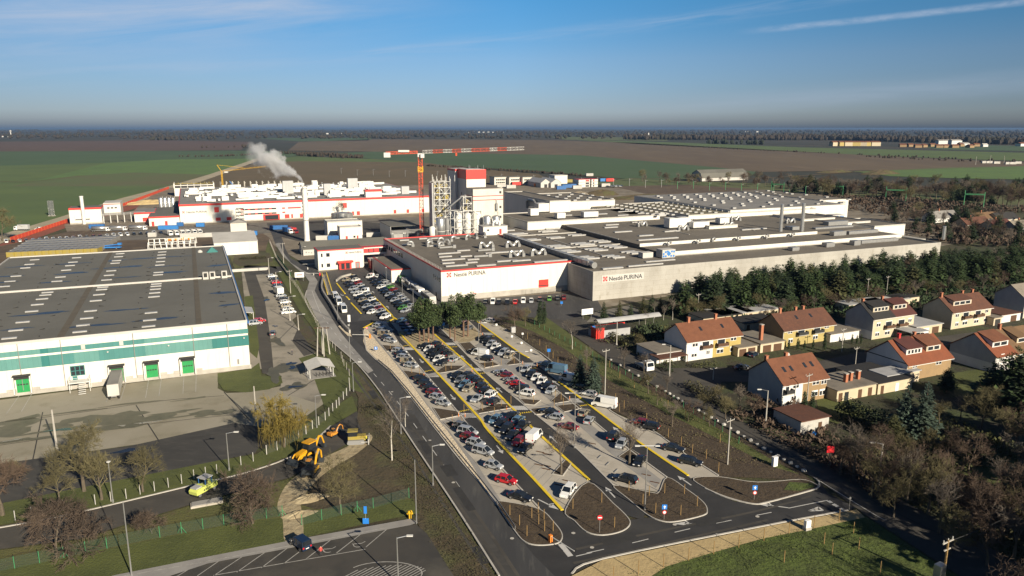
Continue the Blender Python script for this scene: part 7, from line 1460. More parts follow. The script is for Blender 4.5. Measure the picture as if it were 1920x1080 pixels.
# wheel stops
for i,(x,y) in enumerate(((1013,848),(1026,852),(1010,872),(1025,874),(1024,880),(1063,902),(1048,910),(1072,914),(1212,891),(1228,905),(1110,832),(1165,838))):
    o=MB(); o.rbox((0,0,0),1.7,.18,.12,0); w=o.build('wheel_stop','wood_brown',loc=G(x,y)+Vector((0,0,.02)),rz=aM+R(90),label='black and yellow wheel stop lying on the pale paving',cat='wheel stop',group='wheel stops')
for i,(x,y) in enumerate(((1087,825),(1101,837),(1124,857),(1139,870),(1155,883),(900,864),(922,893),(946,922))):
    o=MB(); o.rbox((0,0,0),1.7,.18,.12,0); w=o.build('wheel_stop','grey_plastic',loc=G(x,y)+Vector((0,0,.02)),rz=aL+R(90),label='dark wheel stop at the foot of an angled bay',cat='wheel stop',group='dark wheel stops')
# stones along the side road
m=MB(); rn=random.Random(2)
def rock(seed,s):
    rn=random.Random(seed); bm=bmesh.new(); bmesh.ops.create_icosphere(bm,subdivisions=1,radius=s)
    for v in bm.verts: v.co*=rn.uniform(.75,1.15); v.co.z*=.7
    me=bpy.data.meshes.new('rock'); bm.to_mesh(me); bm.free(); me.materials.append(MT['stone_grey']); return me
RK=[rock(k,.55) for k in range(3)]
pp=[(1145,676),(1245,734),(1292,761),(1362,800),(1435,844),(1507,884)]
for i in range(30):
    f=i/29*5; k=min(4,int(f)); x=pp[k][0]+(pp[k+1][0]-pp[k][0])*(f-k); y=pp[k][1]+(pp[k+1][1]-pp[k][1])*(f-k)
    o=bpy.data.objects.new('boulder',RK[i%3]); COL.objects.link(o); o.location=G(x,y)+Vector((0,0,.25)); o.rotation_euler=(0,0,i); o.scale=(1,)*3 if i%2 else (.75,)*3; tag(o,'grey boulder in the line along the side road','boulder','boulders along the side road')
t=thing('electric_box',G(1452,874),R(24),'white upright cabinet on the grass beside the side road','cabinet'); m=MB(); m.box(-.5,.5,-.3,.3,0,1.9); m.build('case','sign_white',t); m=MB(); m.box(-.55,.55,-.35,.35,1.9,1.98); m.build('lid','sign_white',t)
t=thing('electric_box',G(1513,993),R(24),'white cabinet on the sandy verge','cabinet'); m=MB(); m.box(-.5,.5,-.3,.3,.5,1.7); m.build('case','sign_white',t); m=MB(); m.box(-.6,.6,-.4,.4,0,.5); m.build('foot','concrete',t)
t=thing('electric_box',G(962,624),R(24),'pale cabinet on the soil edge of the outer bays','cabinet'); m=MB(); m.box(-.7,.7,-.4,.4,0,1.8); m.build('case','sheet_grey',t); m=MB(); m.box(-.75,.75,-.45,.45,1.8,1.9); m.build('lid','sheet_grey',t)
for x,y,ty,l in ((931,614,607,'first white notice board on the outer bays'),(960,637,629,'second white notice board on the outer bays'),(980,634,624,'white notice box at the soil edge'),(978,647,641,'third white notice board on the outer bays'),(996,663,655,'fourth white notice board on the outer bays')): sign(x,y,ty,l,[('sq',-.3,.6,'sign_white')],'notice_board','notice board')
t=thing('hydrant',G(769,972),0,'yellow hydrant post near the lower car park corner','hydrant'); m=MB(); m.lathe([(.25,0),(.25,1.0),(.4,1.0),(.4,1.3),(.1,1.5)],8); m.build('body','yellow_paint',t); m=MB(); m.tube((-.5,0,.9),(.5,0,.9),.14,n=6); m.build('outlet','yellow_paint',t)
# guard rail along the road edge
def guard(pts,label,step=2.2):
    p=[G(*q) for q in pts]; t=thing('guard_rail',p[0],0,label,'guard rail'); o=p[0]; m=MB(); pl=[]
    for a,b in zip(p,p[1:]):
        n=max(1,int((b-a).length/step)); pl+=[a.lerp(b,i/n)-o for i in range(n)]
    pl.append(p[-1]-o); strip(m,[q for q in pl],.07,.45,.8); m.build('rail_beam','duct',t); m=MB()
    for q in pl[::2][:95]: m.tube((q.x,q.y,0),(q.x,q.y,.8),.06,n=4)
    m.build('post','steel',t)
guard([(709,678),(734,699),(766,736),(809,790),(864,858),(899,901),(934,946),(966,994)],'steel guard rail on the right edge of the main road')
# fences
mat('fence_mesh',(.04,.09,.065),.7,alpha=.17); mat('fence_mesh_grey',(.16,.16,.15),.7,alpha=.12); mat('netting_red',(.55,.06,.03),.8)
def fence(pts,h,label,pm,mm,step=3,r=.05,top=None,brace=False,posts=95):
    p=[G(*q) for q in pts]; o=p[0]; t=thing('fence',o,0,label,'fence'); m=MB(); k=MB(); pl=[]
    for a,b in zip(p,p[1:]):
        n=max(1,round((b-a).length/step)); pl+=[a.lerp(b,i/n)-o for i in range(n)]
    pl.append(p[-1]-o)
    for q in pl[:posts]: m.tube((q.x,q.y,0),(q.x,q.y,h),r,n=5)
    m.build('post',pm,t)
    if mm:
        for a,b in zip(pl,pl[1:]): k.face([(a.x,a.y,.05),(b.x,b.y,.05),(b.x,b.y,h-.05),(a.x,a.y,h-.05)])
        k.build('netting',mm,t)
    if brace:
        m=MB()
        for q in pl[3::5]:
            for dx,dy in ((.7,.1),(-.7,.1)): m.tube((q.x+dx,q.y+dy,0),(q.x,q.y,h*.6),.04,n=4)
        m.build('brace',pm,t)
    return t
fence([(-20,1076),(120,1046),(240,1020),(300,1008),(420,985),(500,972),(530,968)],2.0,'green mesh fence along the lower grass, left of the sand track','rail_green','fence_mesh',3.2,brace=True)
fence([(566,985),(640,966),(700,953),(767,934)],2.0,'green mesh fence along the lower grass, right of the sand track','rail_green','fence_mesh',3.2,brace=True)
fence([(-20,985),(29,977),(60,970),(120,957),(179,946),(237,935),(263,927),(290,921),(316,914),(341,907),(364,898),(386,893),(407,888),(430,878),(452,872),(475,865)],1.9,'row of white concrete fence posts along the old lane','stone_grey',None,3.2,r=.075)
fence([(500,852),(520,844),(535,836),(560,822),(574,814),(586,804),(598,797),(610,788),(617,780),(624,771),(631,765),(636,760),(644,749),(650,742),(656,733),(655,722)],2.0,'curved row of white concrete posts by the willow','roof_white','fence_mesh_grey',3.4,r=.09)
fence([(655,705),(650,693),(645,686),(640,672),(600,622),(585,590),(560,545),(520,490),(506,455)],2.0,'long mesh fence on the bank between service road and main road','concrete','fence_mesh_grey',4,r=.07)
fence([(985,600),(1040,630),(1100,662),(1147,690),(1200,718),(1246,744),(1300,775),(1340,800),(1385,832)],1.6,'green mesh fence between the soil bank and side road','rail_green','fence_mesh',3.5)
fence([(893,556),(960,553),(1065,548)],1.8,'grey railing fence along the foot of the white hall','steel','fence_mesh_grey',3.0)
fence([(20,453),(127,417)],2.6,'red netting fence beside the track, nearer stretch','orange_paint','netting_red',5); fence([(228,388),(317,354)],2.6,'red netting fence beside the track, farther stretch','orange_paint','netting_red',7)
fence([(1700,865),(1800,850),(1960,835)],1.3,'low garden fence behind the dark bare trees','concrete','fence_mesh_grey',3)
fence([(520,485),(533,503),(545,520)],2.2,'short green screen fence on the verge by the road bend','rail_green','green_paint',3)
t=thing('yellow_ramp',G(619,553),math.atan2(*(G(608,515)-G(619,553)).yx),'yellow railed footway beside the road wall','railing'); L=(G(608,515)-G(619,553)).length; m=MB()
for y in (-1.0,1.0):
    for z in (.55,1.1): m.tube((0,y,z),(L,y,z),.1,n=4)
    for i in range(14): m.tube((L*i/13,y,0),(L*i/13,y,1.1),.07,n=4)
m.build('handrail','kerb_yellow',t); m=MB(); m.box(0,L,-1,1,.02,.12); m.build('deck','paving_grey',t)
def wall_line(pts,h,w,label,m_='concrete'):
    p=[G(*q) for q in pts]; t=thing('retaining_wall',p[0],0,label,'wall'); m=MB(); strip(m,[q-p[0] for q in p],w,0,h); m.build('wall',m_,t); m=MB(); strip(m,[q-p[0] for q in p],w+.1,h+.005,h+.1); m.build('coping','paving_grey',t)
wall_line([(606,524),(604,545),(622,575),(640,607),(656,625)],1.1,.5,'low concrete wall between main road and upper car park')
wall_line([(631,528),(640,521),(658,516)],.8,.5,'curved pale wall at the head of the upper row')
t=thing('beam_stack',G(462,508),R(20),'two long white beams lying behind the warehouse','beam stack'); m=MB(); m.box(-9,9,-1,-.1,0,1.2); m.build('beam','roof_white',t); m=MB(); m.box(-9,9.5,.3,1.2,0,1.0); m.build('beam','roof_white',t)
t=thing('slab_stack',G(388,945),R(24),'stack of pale paving slabs beside the old lane','slab stack'); m=MB(); m.box(-2.6,2.6,-.9,.9,.03,.35); m.build('slab','paving',t); m=MB(); m.box(-2.4,2.5,-.8,.8,.355,.5); m.build('slab','paving_grey',t)
# railway gantries
for i,(x0,x1,y,ty,l) in enumerate(((1446,1469,361,345,'leftmost')
 ,(1545,1580,365,349,'second from left'),(1660,1698,376,356,'second from right'),(1806,1843,392,364,'rightmost'))):
    a,b=G(x0,y),G(x1,y+1); h=HT(x0,y,ty); t=thing('railway_gantry',a,math.atan2((b-a).y,(b-a).x),'green railway gantry beyond the factory, '+l+' of the four','gantry','railway gantries'); L=(b-a).length; m=MB(); m.tube((0,0,0),(0,0,h+3),.3,n=4); m.tube((L,0,0),(L,0,h+2),.3,n=4); m.build('post','rail_green',t); m=MB(); lattice(m,(0,0,h),(L,0,h),.7,8,.14); m.build('beam','rail_green',t)
for i,x in enumerate(list(range(640,1540,30))):
    y=318+ (x-640)*.042+ (i%2)*2; t=thing('catenary_mast',G(x,y+8),0,'slim catenary mast along the railway in the fields','mast','catenary masts'); m=MB(); m.tube((0,0,0),(0,0,8.5),.22,n=4); m.build('mast','steel' if x<1250 else 'rail_green',t); m=MB(); m.tube((0,0,7.4),(2.5,0,7.9),.12,n=4); m.build('bracket','steel',t)
for x,y,ty,l in ((1829,309,293,'left'),(1856,307,291,'middle'),(1882,306,292,'right')): post(x,y,ty,'pale lighting mast beside the distant road, %s of three'%l,r=.4,name='mast',cat='mast')
for i,x in enumerate((95,100)): t=thing('lattice_mast',G(x,405),0,'grey lattice mast beyond the red netting, %s of the pair'%('left','right')[i],'mast'); m=MB(); lattice(m,(0,0,0),(0,0,HT(x,405,376)),1.4,12,.13); m.build('lattice','steel',t); m=MB(); m.rbox((0,0,0),2.4,2.4,.5); m.build('foundation','concrete',t)
# ================================================================ DIGGERS AND ROLLER
mat('digger_yellow',(.60,.30,.012),.4,(.48,.25,.012),2); mat('digger_dark',(.03,.035,.04),.5); mat('roller_lime',(.50,.55,.13),.4); mat('digger_orange',(.52,.22,.03),.45)
def excavator(x,y,ang,label,body='digger_dark',arm='digger_yellow',sc=1.0,reach=1):
    t=thing('excavator',G(x,y),ang,label,'excavator'); t.scale=(sc,)*3
    for s in (-1,1):
        m=MB(); m.extr([(-2.0,.25),(-1.7,.02),(1.7,.02),(2.0,.25),(1.9,.75),(1.6,.9),(-1.6,.9),(-1.9,.75)],s*1.15-.28,s*1.15+.28); m.build('track','tyre',t)
    m=MB(); m.box(-2.2,1.5,-1.25,1.25,1.0,1.9); m.box(-2.3,-1.3,-1.3,1.3,1.0,2.2); m.build('body',body,t); m=MB(); m.box(-2.1,1.4,-1.3,-1.25,1.1,1.8); m.box(-2.1,1.4,1.25,1.3,1.1,1.8); m.build('side_plate',arm,t)
    m=MB(); m.mesh([(0,.2,1.9),(1.5,.2,1.9),(1.5,1.2,1.9),(0,1.2,1.9),(.1,.25,3.0),(1.2,.25,3.0),(1.2,1.15,3.0),(.1,1.15,3.0)],[(0,1,5,4),(1,2,6,5),(2,3,7,6),(3,0,4,7)]); m.build('cab_glass','car_glass',t); m=MB(); m.box(.05,1.3,.2,1.2,3.0,3.1); m.build('cab_roof','digger_orange',t)
    m=MB(); m.path([(1.2,-.4,1.6),(2.4,-.4,3.6),(3.6,-.4,4.3)],.24,6); m.build('boom',arm,t); m=MB(); m.path([(3.6,-.4,4.3),(4.9*reach,-.4,3.4),(5.2*reach,-.4,1.6)],.19,6); m.build('dipper_arm',arm,t); m=MB(); m.tube((1.6,-.4,1.4),(2.9,-.4,3.7),.09,n=5); m.tube((2.6,-.4,4.0),(4.2,-.4,4.2),.09,n=5); m.build('hydraulic_ram','steel',t)
    m=MB(); m.extr([(4.7*reach,1.7),(5.5*reach,1.7),(5.6*reach,.9),(5.0*reach,.5),(4.4*reach,.8)],-.9,.1); m.build('bucket','digger_dark',t)
excavator(584,890,math.atan2(*(G(620,845)-G(580,893)).yx),'tracked excavator with dark engine cover seen from behind on the sand track',sc=.88)
excavator(625,818,R(55),'small orange mini excavator on the old lane',body='digger_orange',arm='digger_orange',sc=.5)
def backhoe(x,y,ang,label,sc=1.0,col='digger_yellow'):
    t=thing('backhoe_loader',G(x,y),ang,label,'digger'); t.scale=(sc,)*3
    for xx,r in ((1.4,.5),(-1.2,.75)):
        for s in (-1,1):
            m=MB(); q=wheel_mesh(r,.42); o=bpy.data.objects.new('wheel',q); COL.objects.link(o); o.parent=t; o.location=(xx,s*.95,r)
    m=MB(); m.extr([(-1.9,.6),(2.2,.6),(2.3,1.5),(.6,1.75),(.5,1.2),(-1.9,1.2)],-.5,.5); m.build('body',col,t)
    m=MB(); m.mesh([(-1.6,-.75,1.2),(.5,-.75,1.2),(.5,.75,1.2),(-1.6,.75,1.2),(-1.4,-.7,2.7),(.2,-.7,2.7),(.2,.7,2.7),(-1.4,.7,2.7)],[(0,1,5,4),(1,2,6,5),(2,3,7,6),(3,0,4,7)]); m.build('cab_glass','car_glass',t); m=MB(); m.box(-1.6,.4,-.85,.85,2.7,2.86); m.build('cab_roof',col,t)
    m=MB()
    for s in (-.65,.65): m.path([(.9,s,1.5),(2.4,s,1.3),(3.1,s,.6)],.13,5)
    m.build('loader_arm',col,t); m=MB(); m.extr([(3.0,.1),(3.9,.1),(3.95,.2),(3.3,1.0),(3.0,.9)],-1.15,1.15); m.build('loader_bucket','digger_dark',t)
    m=MB(); m.path([(-1.9,0,1.0),(-2.9,0,2.9),(-3.6,0,2.6)],.18,6); m.build('boom',col,t); m=MB(); m.path([(-3.6,0,2.6),(-4.1,0,1.2)],.14,5); m.build('dipper_arm',col,t); m=MB(); m.extr([(-4.4,.4),(-3.8,.5),(-3.8,1.2),(-4.2,1.2)],-.35,.35); m.build('bucket','digger_dark',t)
backhoe(577,858,math.atan2(*(G(548,868)-G(592,845)).yx),'yellow backhoe loader with raised bucket beside the old lane',1.15)
t=thing('bulldozer',G(668,830),R(8),'dusty yellow bulldozer on the sand track','bulldozer')
for s in (-1,1): m=MB(); m.extr([(-1.8,.3),(-1.5,.05),(1.5,.05),(1.8,.3),(1.6,.95),(-1.6,.95)],s*.95-.28,s*.95+.28); m.build('track','grey_plastic',t)
m=MB(); m.box(-1.6,2.0,-.65,.65,.7,1.7); m.build('body','insul_yellow',t); m=MB(); m.box(-1.5,.3,-.8,.8,1.7,2.7); m.build('cab_glass','car_glass',t); m=MB(); m.box(-1.65,.45,-.9,.9,2.7,2.85); m.build('cab_roof','insul_yellow',t); m=MB(); m.box(2.5,2.7,-1.6,1.6,.1,1.3); m.tube((1,-1.3,.6),(2.5,-1.3,.6),.1,n=4); m.tube((1,1.3,.6),(2.5,1.3,.6),.1,n=4); m.build('blade','stone_grey',t)
t=thing('road_roller',G(383,924),math.atan2(*(G(367,935)-G(399,917)).yx),'lime green rubber tyred roller with a roofed cab on the old lane','roller')
for xx in (-1.6,1.7):
    for k in range(4): o=bpy.data.objects.new('wheel',WHB); COL.objects.link(o); o.parent=t; o.location=(xx,-.75+k*.5,.48)
m=MB(); m.extr([(-2.3,.7),(2.4,.7),(2.5,1.3),(2.0,1.7),(.3,1.8),(.2,1.5),(-1.2,1.5),(-1.3,1.75),(-2.3,1.6)],-.95,.95); m.build('body','roller_lime',t)
m=MB()
for k in range(4): m.box(-.6+k*.42,-.35+k*.42,.955,.98,.95,1.25); m.box(-.6+k*.42,-.35+k*.42,-.98,-.955,.95,1.25)
m.build('side_vent','digger_dark',t); m=MB(); m.box(1.0,2.3,-.7,.7,1.75,1.95); m.build('bonnet','sheet_grey',t); m=MB()
for xx in (-1.2,.3):
    for s in (-.8,.8): m.tube((xx,s,1.5),(xx,s,2.9),.06,n=4)
m.build('post','blue_container',t); m=MB(); m.box(-1.4,.5,-.95,.95,2.9,3.02); m.build('cab_roof','sheet_grey',t); m=MB(); m.rbox((-.5,0,1.5),.5,.5,.8); m.build('seat','digger_dark',t)
def person(pos,ang,label,coat,legs,pose='stand'):
    me=bpy.data.meshes.new('person'); V=[(0,0,.92),(0,0,1.18),(0,0,1.42),(0,0,1.54),(0,0,1.68),(0,.1,.88),(0.02,.11,.48),(0,.12,.08),(.12,.13,.03),(0,-.1,.88),(.06,-.11,.48),(-.04,-.12,.08),(.1,-.13,.03),(0,.2,1.40),(.02,.26,1.12),(.10,.27,.88),(0,-.2,1.40),(.02,-.26,1.12),(.10,-.27,.88)]
    E=[(0,1),(1,2),(2,3),(3,4),(0,5),(5,6),(6,7),(7,8),(0,9),(9,10),(10,11),(11,12),(2,13),(13,14),(14,15),(2,16),(16,17),(17,18)]; rad=[.15,.15,.16,.06,.10,.09,.065,.045,.04,.09,.065,.045,.04,.07,.05,.04,.07,.05,.04]
    me.from_pydata(V,E,[]); o=bpy.data.objects.new('person',me); COL.objects.link(o); o.modifiers.new('skin','SKIN')
    for i,r in enumerate(rad): me.skin_vertices[0].data[i].radius=(r,r)
    me.skin_vertices[0].data[0].use_root=True
    s=o.modifiers.new('sub','SUBSURF'); s.levels=s.render_levels=1
    dg=bpy.context.evaluated_depsgraph_get(); m2=bpy.data.meshes.new_from_object(o.evaluated_get(dg)); o.modifiers.clear(); o.data=m2
    m2.materials.clear()
    for x in (coat,legs,'skin_tone','hair_dark'): m2.materials.append(MT[x])
    for p in m2.polygons: c=p.center; p.material_index=3 if c.z>1.70 else 2 if c.z>1.5 or (c.z<.95 and abs(c.y)>.2) else 1 if c.z<.93 else 0
    o.location=pos; o.rotation_euler=(0,0,ang); tag(o,label,'person'); return o
mat('skin_tone',(.45,.27,.19),.6); mat('hair_dark',(.03,.022,.015),.7); mat('coat_navy',(.02,.03,.06),.8); mat('coat_hivis',(.65,.62,.05),.7); mat('coat_red',(.45,.06,.05),.8); mat('trousers',(.03,.03,.035),.85)
person(G(602,1043),R(100),'person in a red top standing beside the dark van in the lower car park','coat_red','trousers')
person(G(687,830),R(40),'worker in a yellow jacket standing at the end of the sand track','coat_hivis','trousers')
person(G(549,692) if False else G(548,666),R(0),'person in dark clothing crossing the warehouse service road','coat_navy','trousers')
person(G(1343,797),R(200),'person in a dark coat walking along the side road','coat_navy','trousers')
# ================================================================ TREES
mat('bark', (.105,.085,.06), .95, (.07,.056,.04), 3); mat('bark_birch', (.52,.49,.43), .9, (.30,.28,.24), 3); mat('bark_pine', (.17,.10,.065), .95, (.10,.065,.045), 2)
mat('twig_olive', (.130,.112,.050), .95, (.095,.082,.04), 1.2); mat('twig_brown', (.095,.064,.044), .95, (.07,.048,.034), 1.2); mat('twig_grey', (.15,.125,.10), .95, (.11,.09,.072), 1.2); mat('twig_red', (.085,.060,.042), .95, (.062,.045,.034), 1)
mat('needle_dark', (.020,.040,.013), .9, (.033,.060,.018), .9, .4, .65, 4); mat('needle_mid', (.030,.058,.014), .9, (.048,.080,.020), .8, .4, .65, 4); mat('needle_blue', (.045,.072,.052), .9, (.065,.10,.068), 1.2, .4, .65, 4); mat('needle_olive', (.055,.062,.018), .9, (.08,.082,.026), .9, .4, .65, 4)
mat('needle_pine', (.036,.064,.018), .9, (.062,.088,.026), .5, .4, .65, 4)
mat('willow', (.38,.28,.05), .95, (.28,.22,.045), .9); mat('hedge', (.016,.028,.010), .95, (.028,.042,.014), 1.2)
mat('leaf_bronze', (.06,.048,.022), .95, (.045,.05,.018), 1)
def strand(m, p, d, L, r0, r1):
    m.tube(p, p + d*L, r0, r1, n=3, cap=False)
def bare(seed, H, spread, twigs, mat_t, bark='bark', trunk_r=.22, fork=.16, upright=.55, tw=.022, lev_n=(6,4,4), low=.15):
    rn = random.Random(seed); mt = MB(); mc = MB(); tips = []
    def rv(): return Vector((rn.gauss(0,1), rn.gauss(0,1), rn.gauss(0,1)))
    def grow(p, d, L, r, lev):
        q = p
        for i in range(3):
            d = (d + rv()*.13 + Vector((0,0,.08*upright))).normalized(); q2 = q + d*(L/3)
            (mt if lev < 1 else mc).tube(q, q2, max(.012, r*(1-.25*i)), max(.01, r*(1-.25*(i+1))), n=5 if lev < 2 else 3, cap=False); q = q2
            if lev >= 1: tips.append((q, d))
        if lev < 3:
            for i in range(lev_n[lev]):
                a = 2*math.pi*(i + rn.random()*.7)/lev_n[lev]; e = d.orthogonal().normalized(); f = d.cross(e)
                nd = (d*rn.uniform(.4,.9) + (e*math.cos(a) + f*math.sin(a))*spread*rn.uniform(.6,1.15) + Vector((0,0,upright*.3))).normalized()
                b = p.lerp(q, rn.uniform(low,1.0) if lev == 0 else rn.uniform(.45,1)); grow(b, nd, L*rn.uniform(.5,.78), r*.5, lev+1)
    trunk = H*fork; mt.tube((0,0,-.1), (0,0,trunk), trunk_r*1.25, trunk_r, n=7)
    grow(Vector((0,0,trunk*.9)), Vector((0,0,1)), H*.42, trunk_r*.9, 0)
    zmax = max(p.z for p, d in tips)
    for i in range(twigs):
        p, d = rn.choice(tips); nd = (d*.7 + rv()*.5 + Vector((0,0,.25*upright))).normalized(); L = rn.uniform(.03,.10)*H
        strand(mc, p, nd, L, tw, tw*.4)
        for _ in range(3): strand(mc, p + nd*L*rn.uniform(.2,.95), (nd + rv()*.55).normalized(), L*.6, tw*.7, tw*.3)
    k = H/zmax
    for m in (mt, mc): m.v = [(x*k, y*k, z*k) for x, y, z in m.v]
    return mt.data('trunk', bark), mc.data('crown', mat_t)
def frond(m, p, d, L, w, rn, droop=.15):
    "one flat, ragged needle spray"
    s = d.cross(Vector((0,0,1))).normalized() if abs(d.z) < .98 else Vector((1,0,0)); q = p + d*L - Vector((0,0,droop*L)); mid = p.lerp(q, .55) + Vector((0,0,.04*L))
    j = lambda: Vector((rn.uniform(-1,1), rn.uniform(-1,1), rn.uniform(-1,1)))*w*.25
    m.face([p, mid + s*w + j(), q, mid - s*w + j()])
def conifer(seed, H, rad, mat_n, base=.12, levels=18, per=11, bark='bark_pine', power=.9, ragged=.25):
    rn = random.Random(seed); mc = MB(); mt = MB(); mt.tube((0,0,-.1),(0,0,H*.94),.2,.04,n=6)
    for k in range(levels):
        f = k/(levels-1); z = H*(base + (1-base)*f*.98); r = rad*((1-f)**power)*rn.uniform(1-ragged,1+ragged*.5) + .12
        n = max(4, int(per*(1-f*.55)))
        for i in range(n):
            a = 2*math.pi*(i + rn.random())/n; rr = r*rn.uniform(.65,1.1); d = Vector((math.cos(a), math.sin(a), rn.uniform(-.12,.3)))
            d.normalize()
            frond(mc, Vector((0,0,z + rn.uniform(-.2,.2))), d, rr, rr*.27, rn, .18)
            for _ in range(4): t = rn.uniform(.35,1); p = Vector((0,0,z)) + d*rr*t + Vector((rn.gauss(0,.12*rr),rn.gauss(0,.12*rr),rn.gauss(0,.15))); dd = (d + Vector((rn.gauss(0,.6),rn.gauss(0,.6),rn.gauss(.1,.4)))).normalized(); frond(mc, p, dd, rr*.42+.15, rr*.12+.07, rn, .1)
    return mt.data('trunk', bark), mc.data('crown', mat_n)
def leafy(seed, H, blobs, mat_n, n, s, bark='bark_pine', trunk=.28, tz=None, limbs=True):
    rn = random.Random(seed); mc = MB(); mt = MB(); tz = tz or H*.8; lean = Vector((rn.uniform(-.4,.4), rn.uniform(-.4,.4), 0))
    mt.tube((0,0,-.1), lean*.5+Vector((0,0,tz*.5)), trunk, trunk*.8, n=7); mt.tube(lean*.5+Vector((0,0,tz*.5)), lean+Vector((0,0,tz)), trunk*.8, trunk*.3, n=7)
    tot = sum(b[3]*b[4]*b[5] for b in blobs)
    for cx, cy, cz, rx, ry, rz in blobs:
        if limbs: mt.tube(lean*.5+Vector((0,0,min(tz*.9, cz*.85))), (cx,cy,cz), trunk*.3, .05, n=4)
        for i in range(int(n*rx*ry*rz/tot)):
            while 1:
                p = Vector((rn.uniform(-1,1), rn.uniform(-1,1), rn.uniform(-1,1)))
                if .25 < p.length < 1: break
            c = Vector((cx+p.x*rx, cy+p.y*ry, cz+p.z*rz)); d = Vector((rn.gauss(0,1), rn.gauss(0,1), rn.gauss(.2,.7))).normalized(); frond(mc, c, d, s*rn.uniform(.7,1.4), s*.38, rn, .0)
    return mt.data('trunk', bark), mc.data('crown', mat_n)
def plant(meshes, x, y, label, group=None, sc=1, rz=None, name='tree', cat='tree', pos=None, sz=None):
    rn = random.Random(int(x*13+y*7)); t = thing(name, pos if pos is not None else G(x,y), rn.random()*6.28 if rz is None else rz, label, cat, group); t.scale = (sc, sc, sz or sc)
    for n, me in zip(('trunk','crown'), meshes): o = bpy.data.objects.new(n, me); COL.objects.link(o); o.parent = t
    return t
def plantH(meshes, Hm, x, y, ty, *a, **k): h = HT(x, y, ty); return plant(meshes, x, y, *a, sc=h/Hm, **k)
B_OL = [bare(s, 10, .9, 1000, 'twig_olive', trunk_r=.2) for s in (1,2)]
B_BR = [bare(s, 10, .85, 900, m_, tw=.02) for s, m_ in ((3,'twig_brown'),(4,'twig_olive'),(5,'twig_brown'))]
B_GR = [bare(s, 10, .6, 520, 'twig_grey', upright=.8, fork=.25) for s in (6,7)]
B_RD = [bare(s, 6, 1.15, 1500, 'twig_red', trunk_r=.09, fork=.02, upright=.12, tw=.017, low=0, lev_n=(9,4,3)) for s in (8,9)]
B_BI = [bare(s, 10, .5, 200, 'twig_grey', 'bark_birch', tw=.02, trunk_r=.11, fork=.3, upright=.9) for s in (10,11)]
C_DK = [conifer(s, 12, 4.1, m_, levels=24, per=14, power=.6, ragged=.4) for s, m_ in ((1,'needle_dark'),(2,'needle_dark'),(3,'needle_mid'),(4,'needle_mid'),(5,'needle_olive'))]
C_BL = [conifer(s, 12, 3.0, 'needle_blue', base=.04, levels=26, per=16, power=.75) for s in (6,7)]
C_SM = [conifer(s, 6, 1.5, m_, base=.03, levels=18, per=12) for s, m_ in ((8,'needle_dark'),(9,'needle_olive'))]
CYP = [leafy(s, 8, [(0,0,1.6,.8,.8,1.6),(0,0,3.8,.9,.9,2),(0,0,6,.6,.6,2)], 'needle_dark', 900, .42, trunk=.1, limbs=False) for s in (11,12)]
# leafy pines of the car park
def pine_blobs(seed, H, r):
    rn = random.Random(seed); return [(rn.uniform(-r,r)*.55, rn.uniform(-r,r)*.55, H*(.48+.46*k/7)+rn.uniform(-.4,.4), r*(1.0-.52*k/7)*rn.uniform(.6,.8), r*(1.0-.52*k/7)*rn.uniform(.6,.8), H*.10) for k in range(8)]
PN = [leafy(s, 13, pine_blobs(s, 13, 3.6), 'needle_pine', 2300, .62) for s in (21,22,23)]
for i, (x, y, ty, l) in enumerate(((787,641,566,'front left trunk of the left pine clump'),(795,640,560,'second from left in the left pine clump'),(804,639,562,'third from left in the left pine clump'),(812,637,570,'right hand tree of the left pine clump'),
        (844,634,560,'leftmost of the right pine clump'),(853,640,572,'shorter pine, second of the right clump'),(869,632,550,'tall pine, middle of the right clump'),(877,631,553,'tall pine, fourth of the right clump'),(901,624,566,'rightmost of the right pine clump'))):
    plantH(PN[i%3], 13, x, y, ty, 'bushy green car park pine, ' + l, 'pines in the car park', name='pine_tree')
# lower left bare trees
for k, (me, Hm, x, y, ty, l) in enumerate(((B_OL[0],10,158,921,800,'biggest spreading bare tree beside the loading yard'),(B_OL[1],10,113,949,872,'low olive green bare tree left of the biggest one'),(B_OL[0],10,191,937,846,'slim bare tree right of the biggest one'),(B_OL[1],10,268,922,836,'round bare tree beside the right hand lamp'),(B_BR[0],10,5,966,862,'bare tree cut by the left picture edge'),
        (B_RD[0],6,106,1046,948,'round reddish bush tree, leftmost below the lane'),(B_RD[1],6,474,982,884,'wide reddish bare tree beside the lime green roller'),(B_RD[0],6,285,1000,958,'low reddish shrub below the old lane'),(B_BR[1],10,638,962,862,'reddish bare tree in the dug soil near the sand track'),(B_OL[1],10,30,905,860,'small bare shrub tree at the yard corner'))):
    plantH(me, Hm, x, y, ty, l, name='bare_tree')
WL = bare(31, 10, .95, 1300, 'willow', 'bark', tw=.035, upright=.1, fork=.22); plantH(WL, 10, 533, 838, 746, 'golden yellow willow beside the curved row of posts', name='willow_tree')
rn = random.Random(77); m = MB()
for i in range(420):
    a = rn.uniform(0,6.28); r = rn.uniform(.4,4.8); z = rn.uniform(4.5,8.5)-r*.25; p = Vector((r*math.cos(a), r*math.sin(a), z)); strand(m, p, Vector((rn.gauss(0,.12),rn.gauss(0,.12),-1)).normalized(), rn.uniform(1.2,3.6), .05, .03)
t = bpy.data.objects.new('hanging_strands', m.data('hanging_strands','willow')); COL.objects.link(t); t.parent = [o for o in COL.objects if o.name.startswith('willow_tree')][0]
plantH(B_BI[0],10,735,863,752,'pale trunked birch on the bank beside the main road',name='birch_tree'); plantH(B_BI[1],10,760,800,740,'thin bare sapling by the road bank lamp',name='birch_tree')
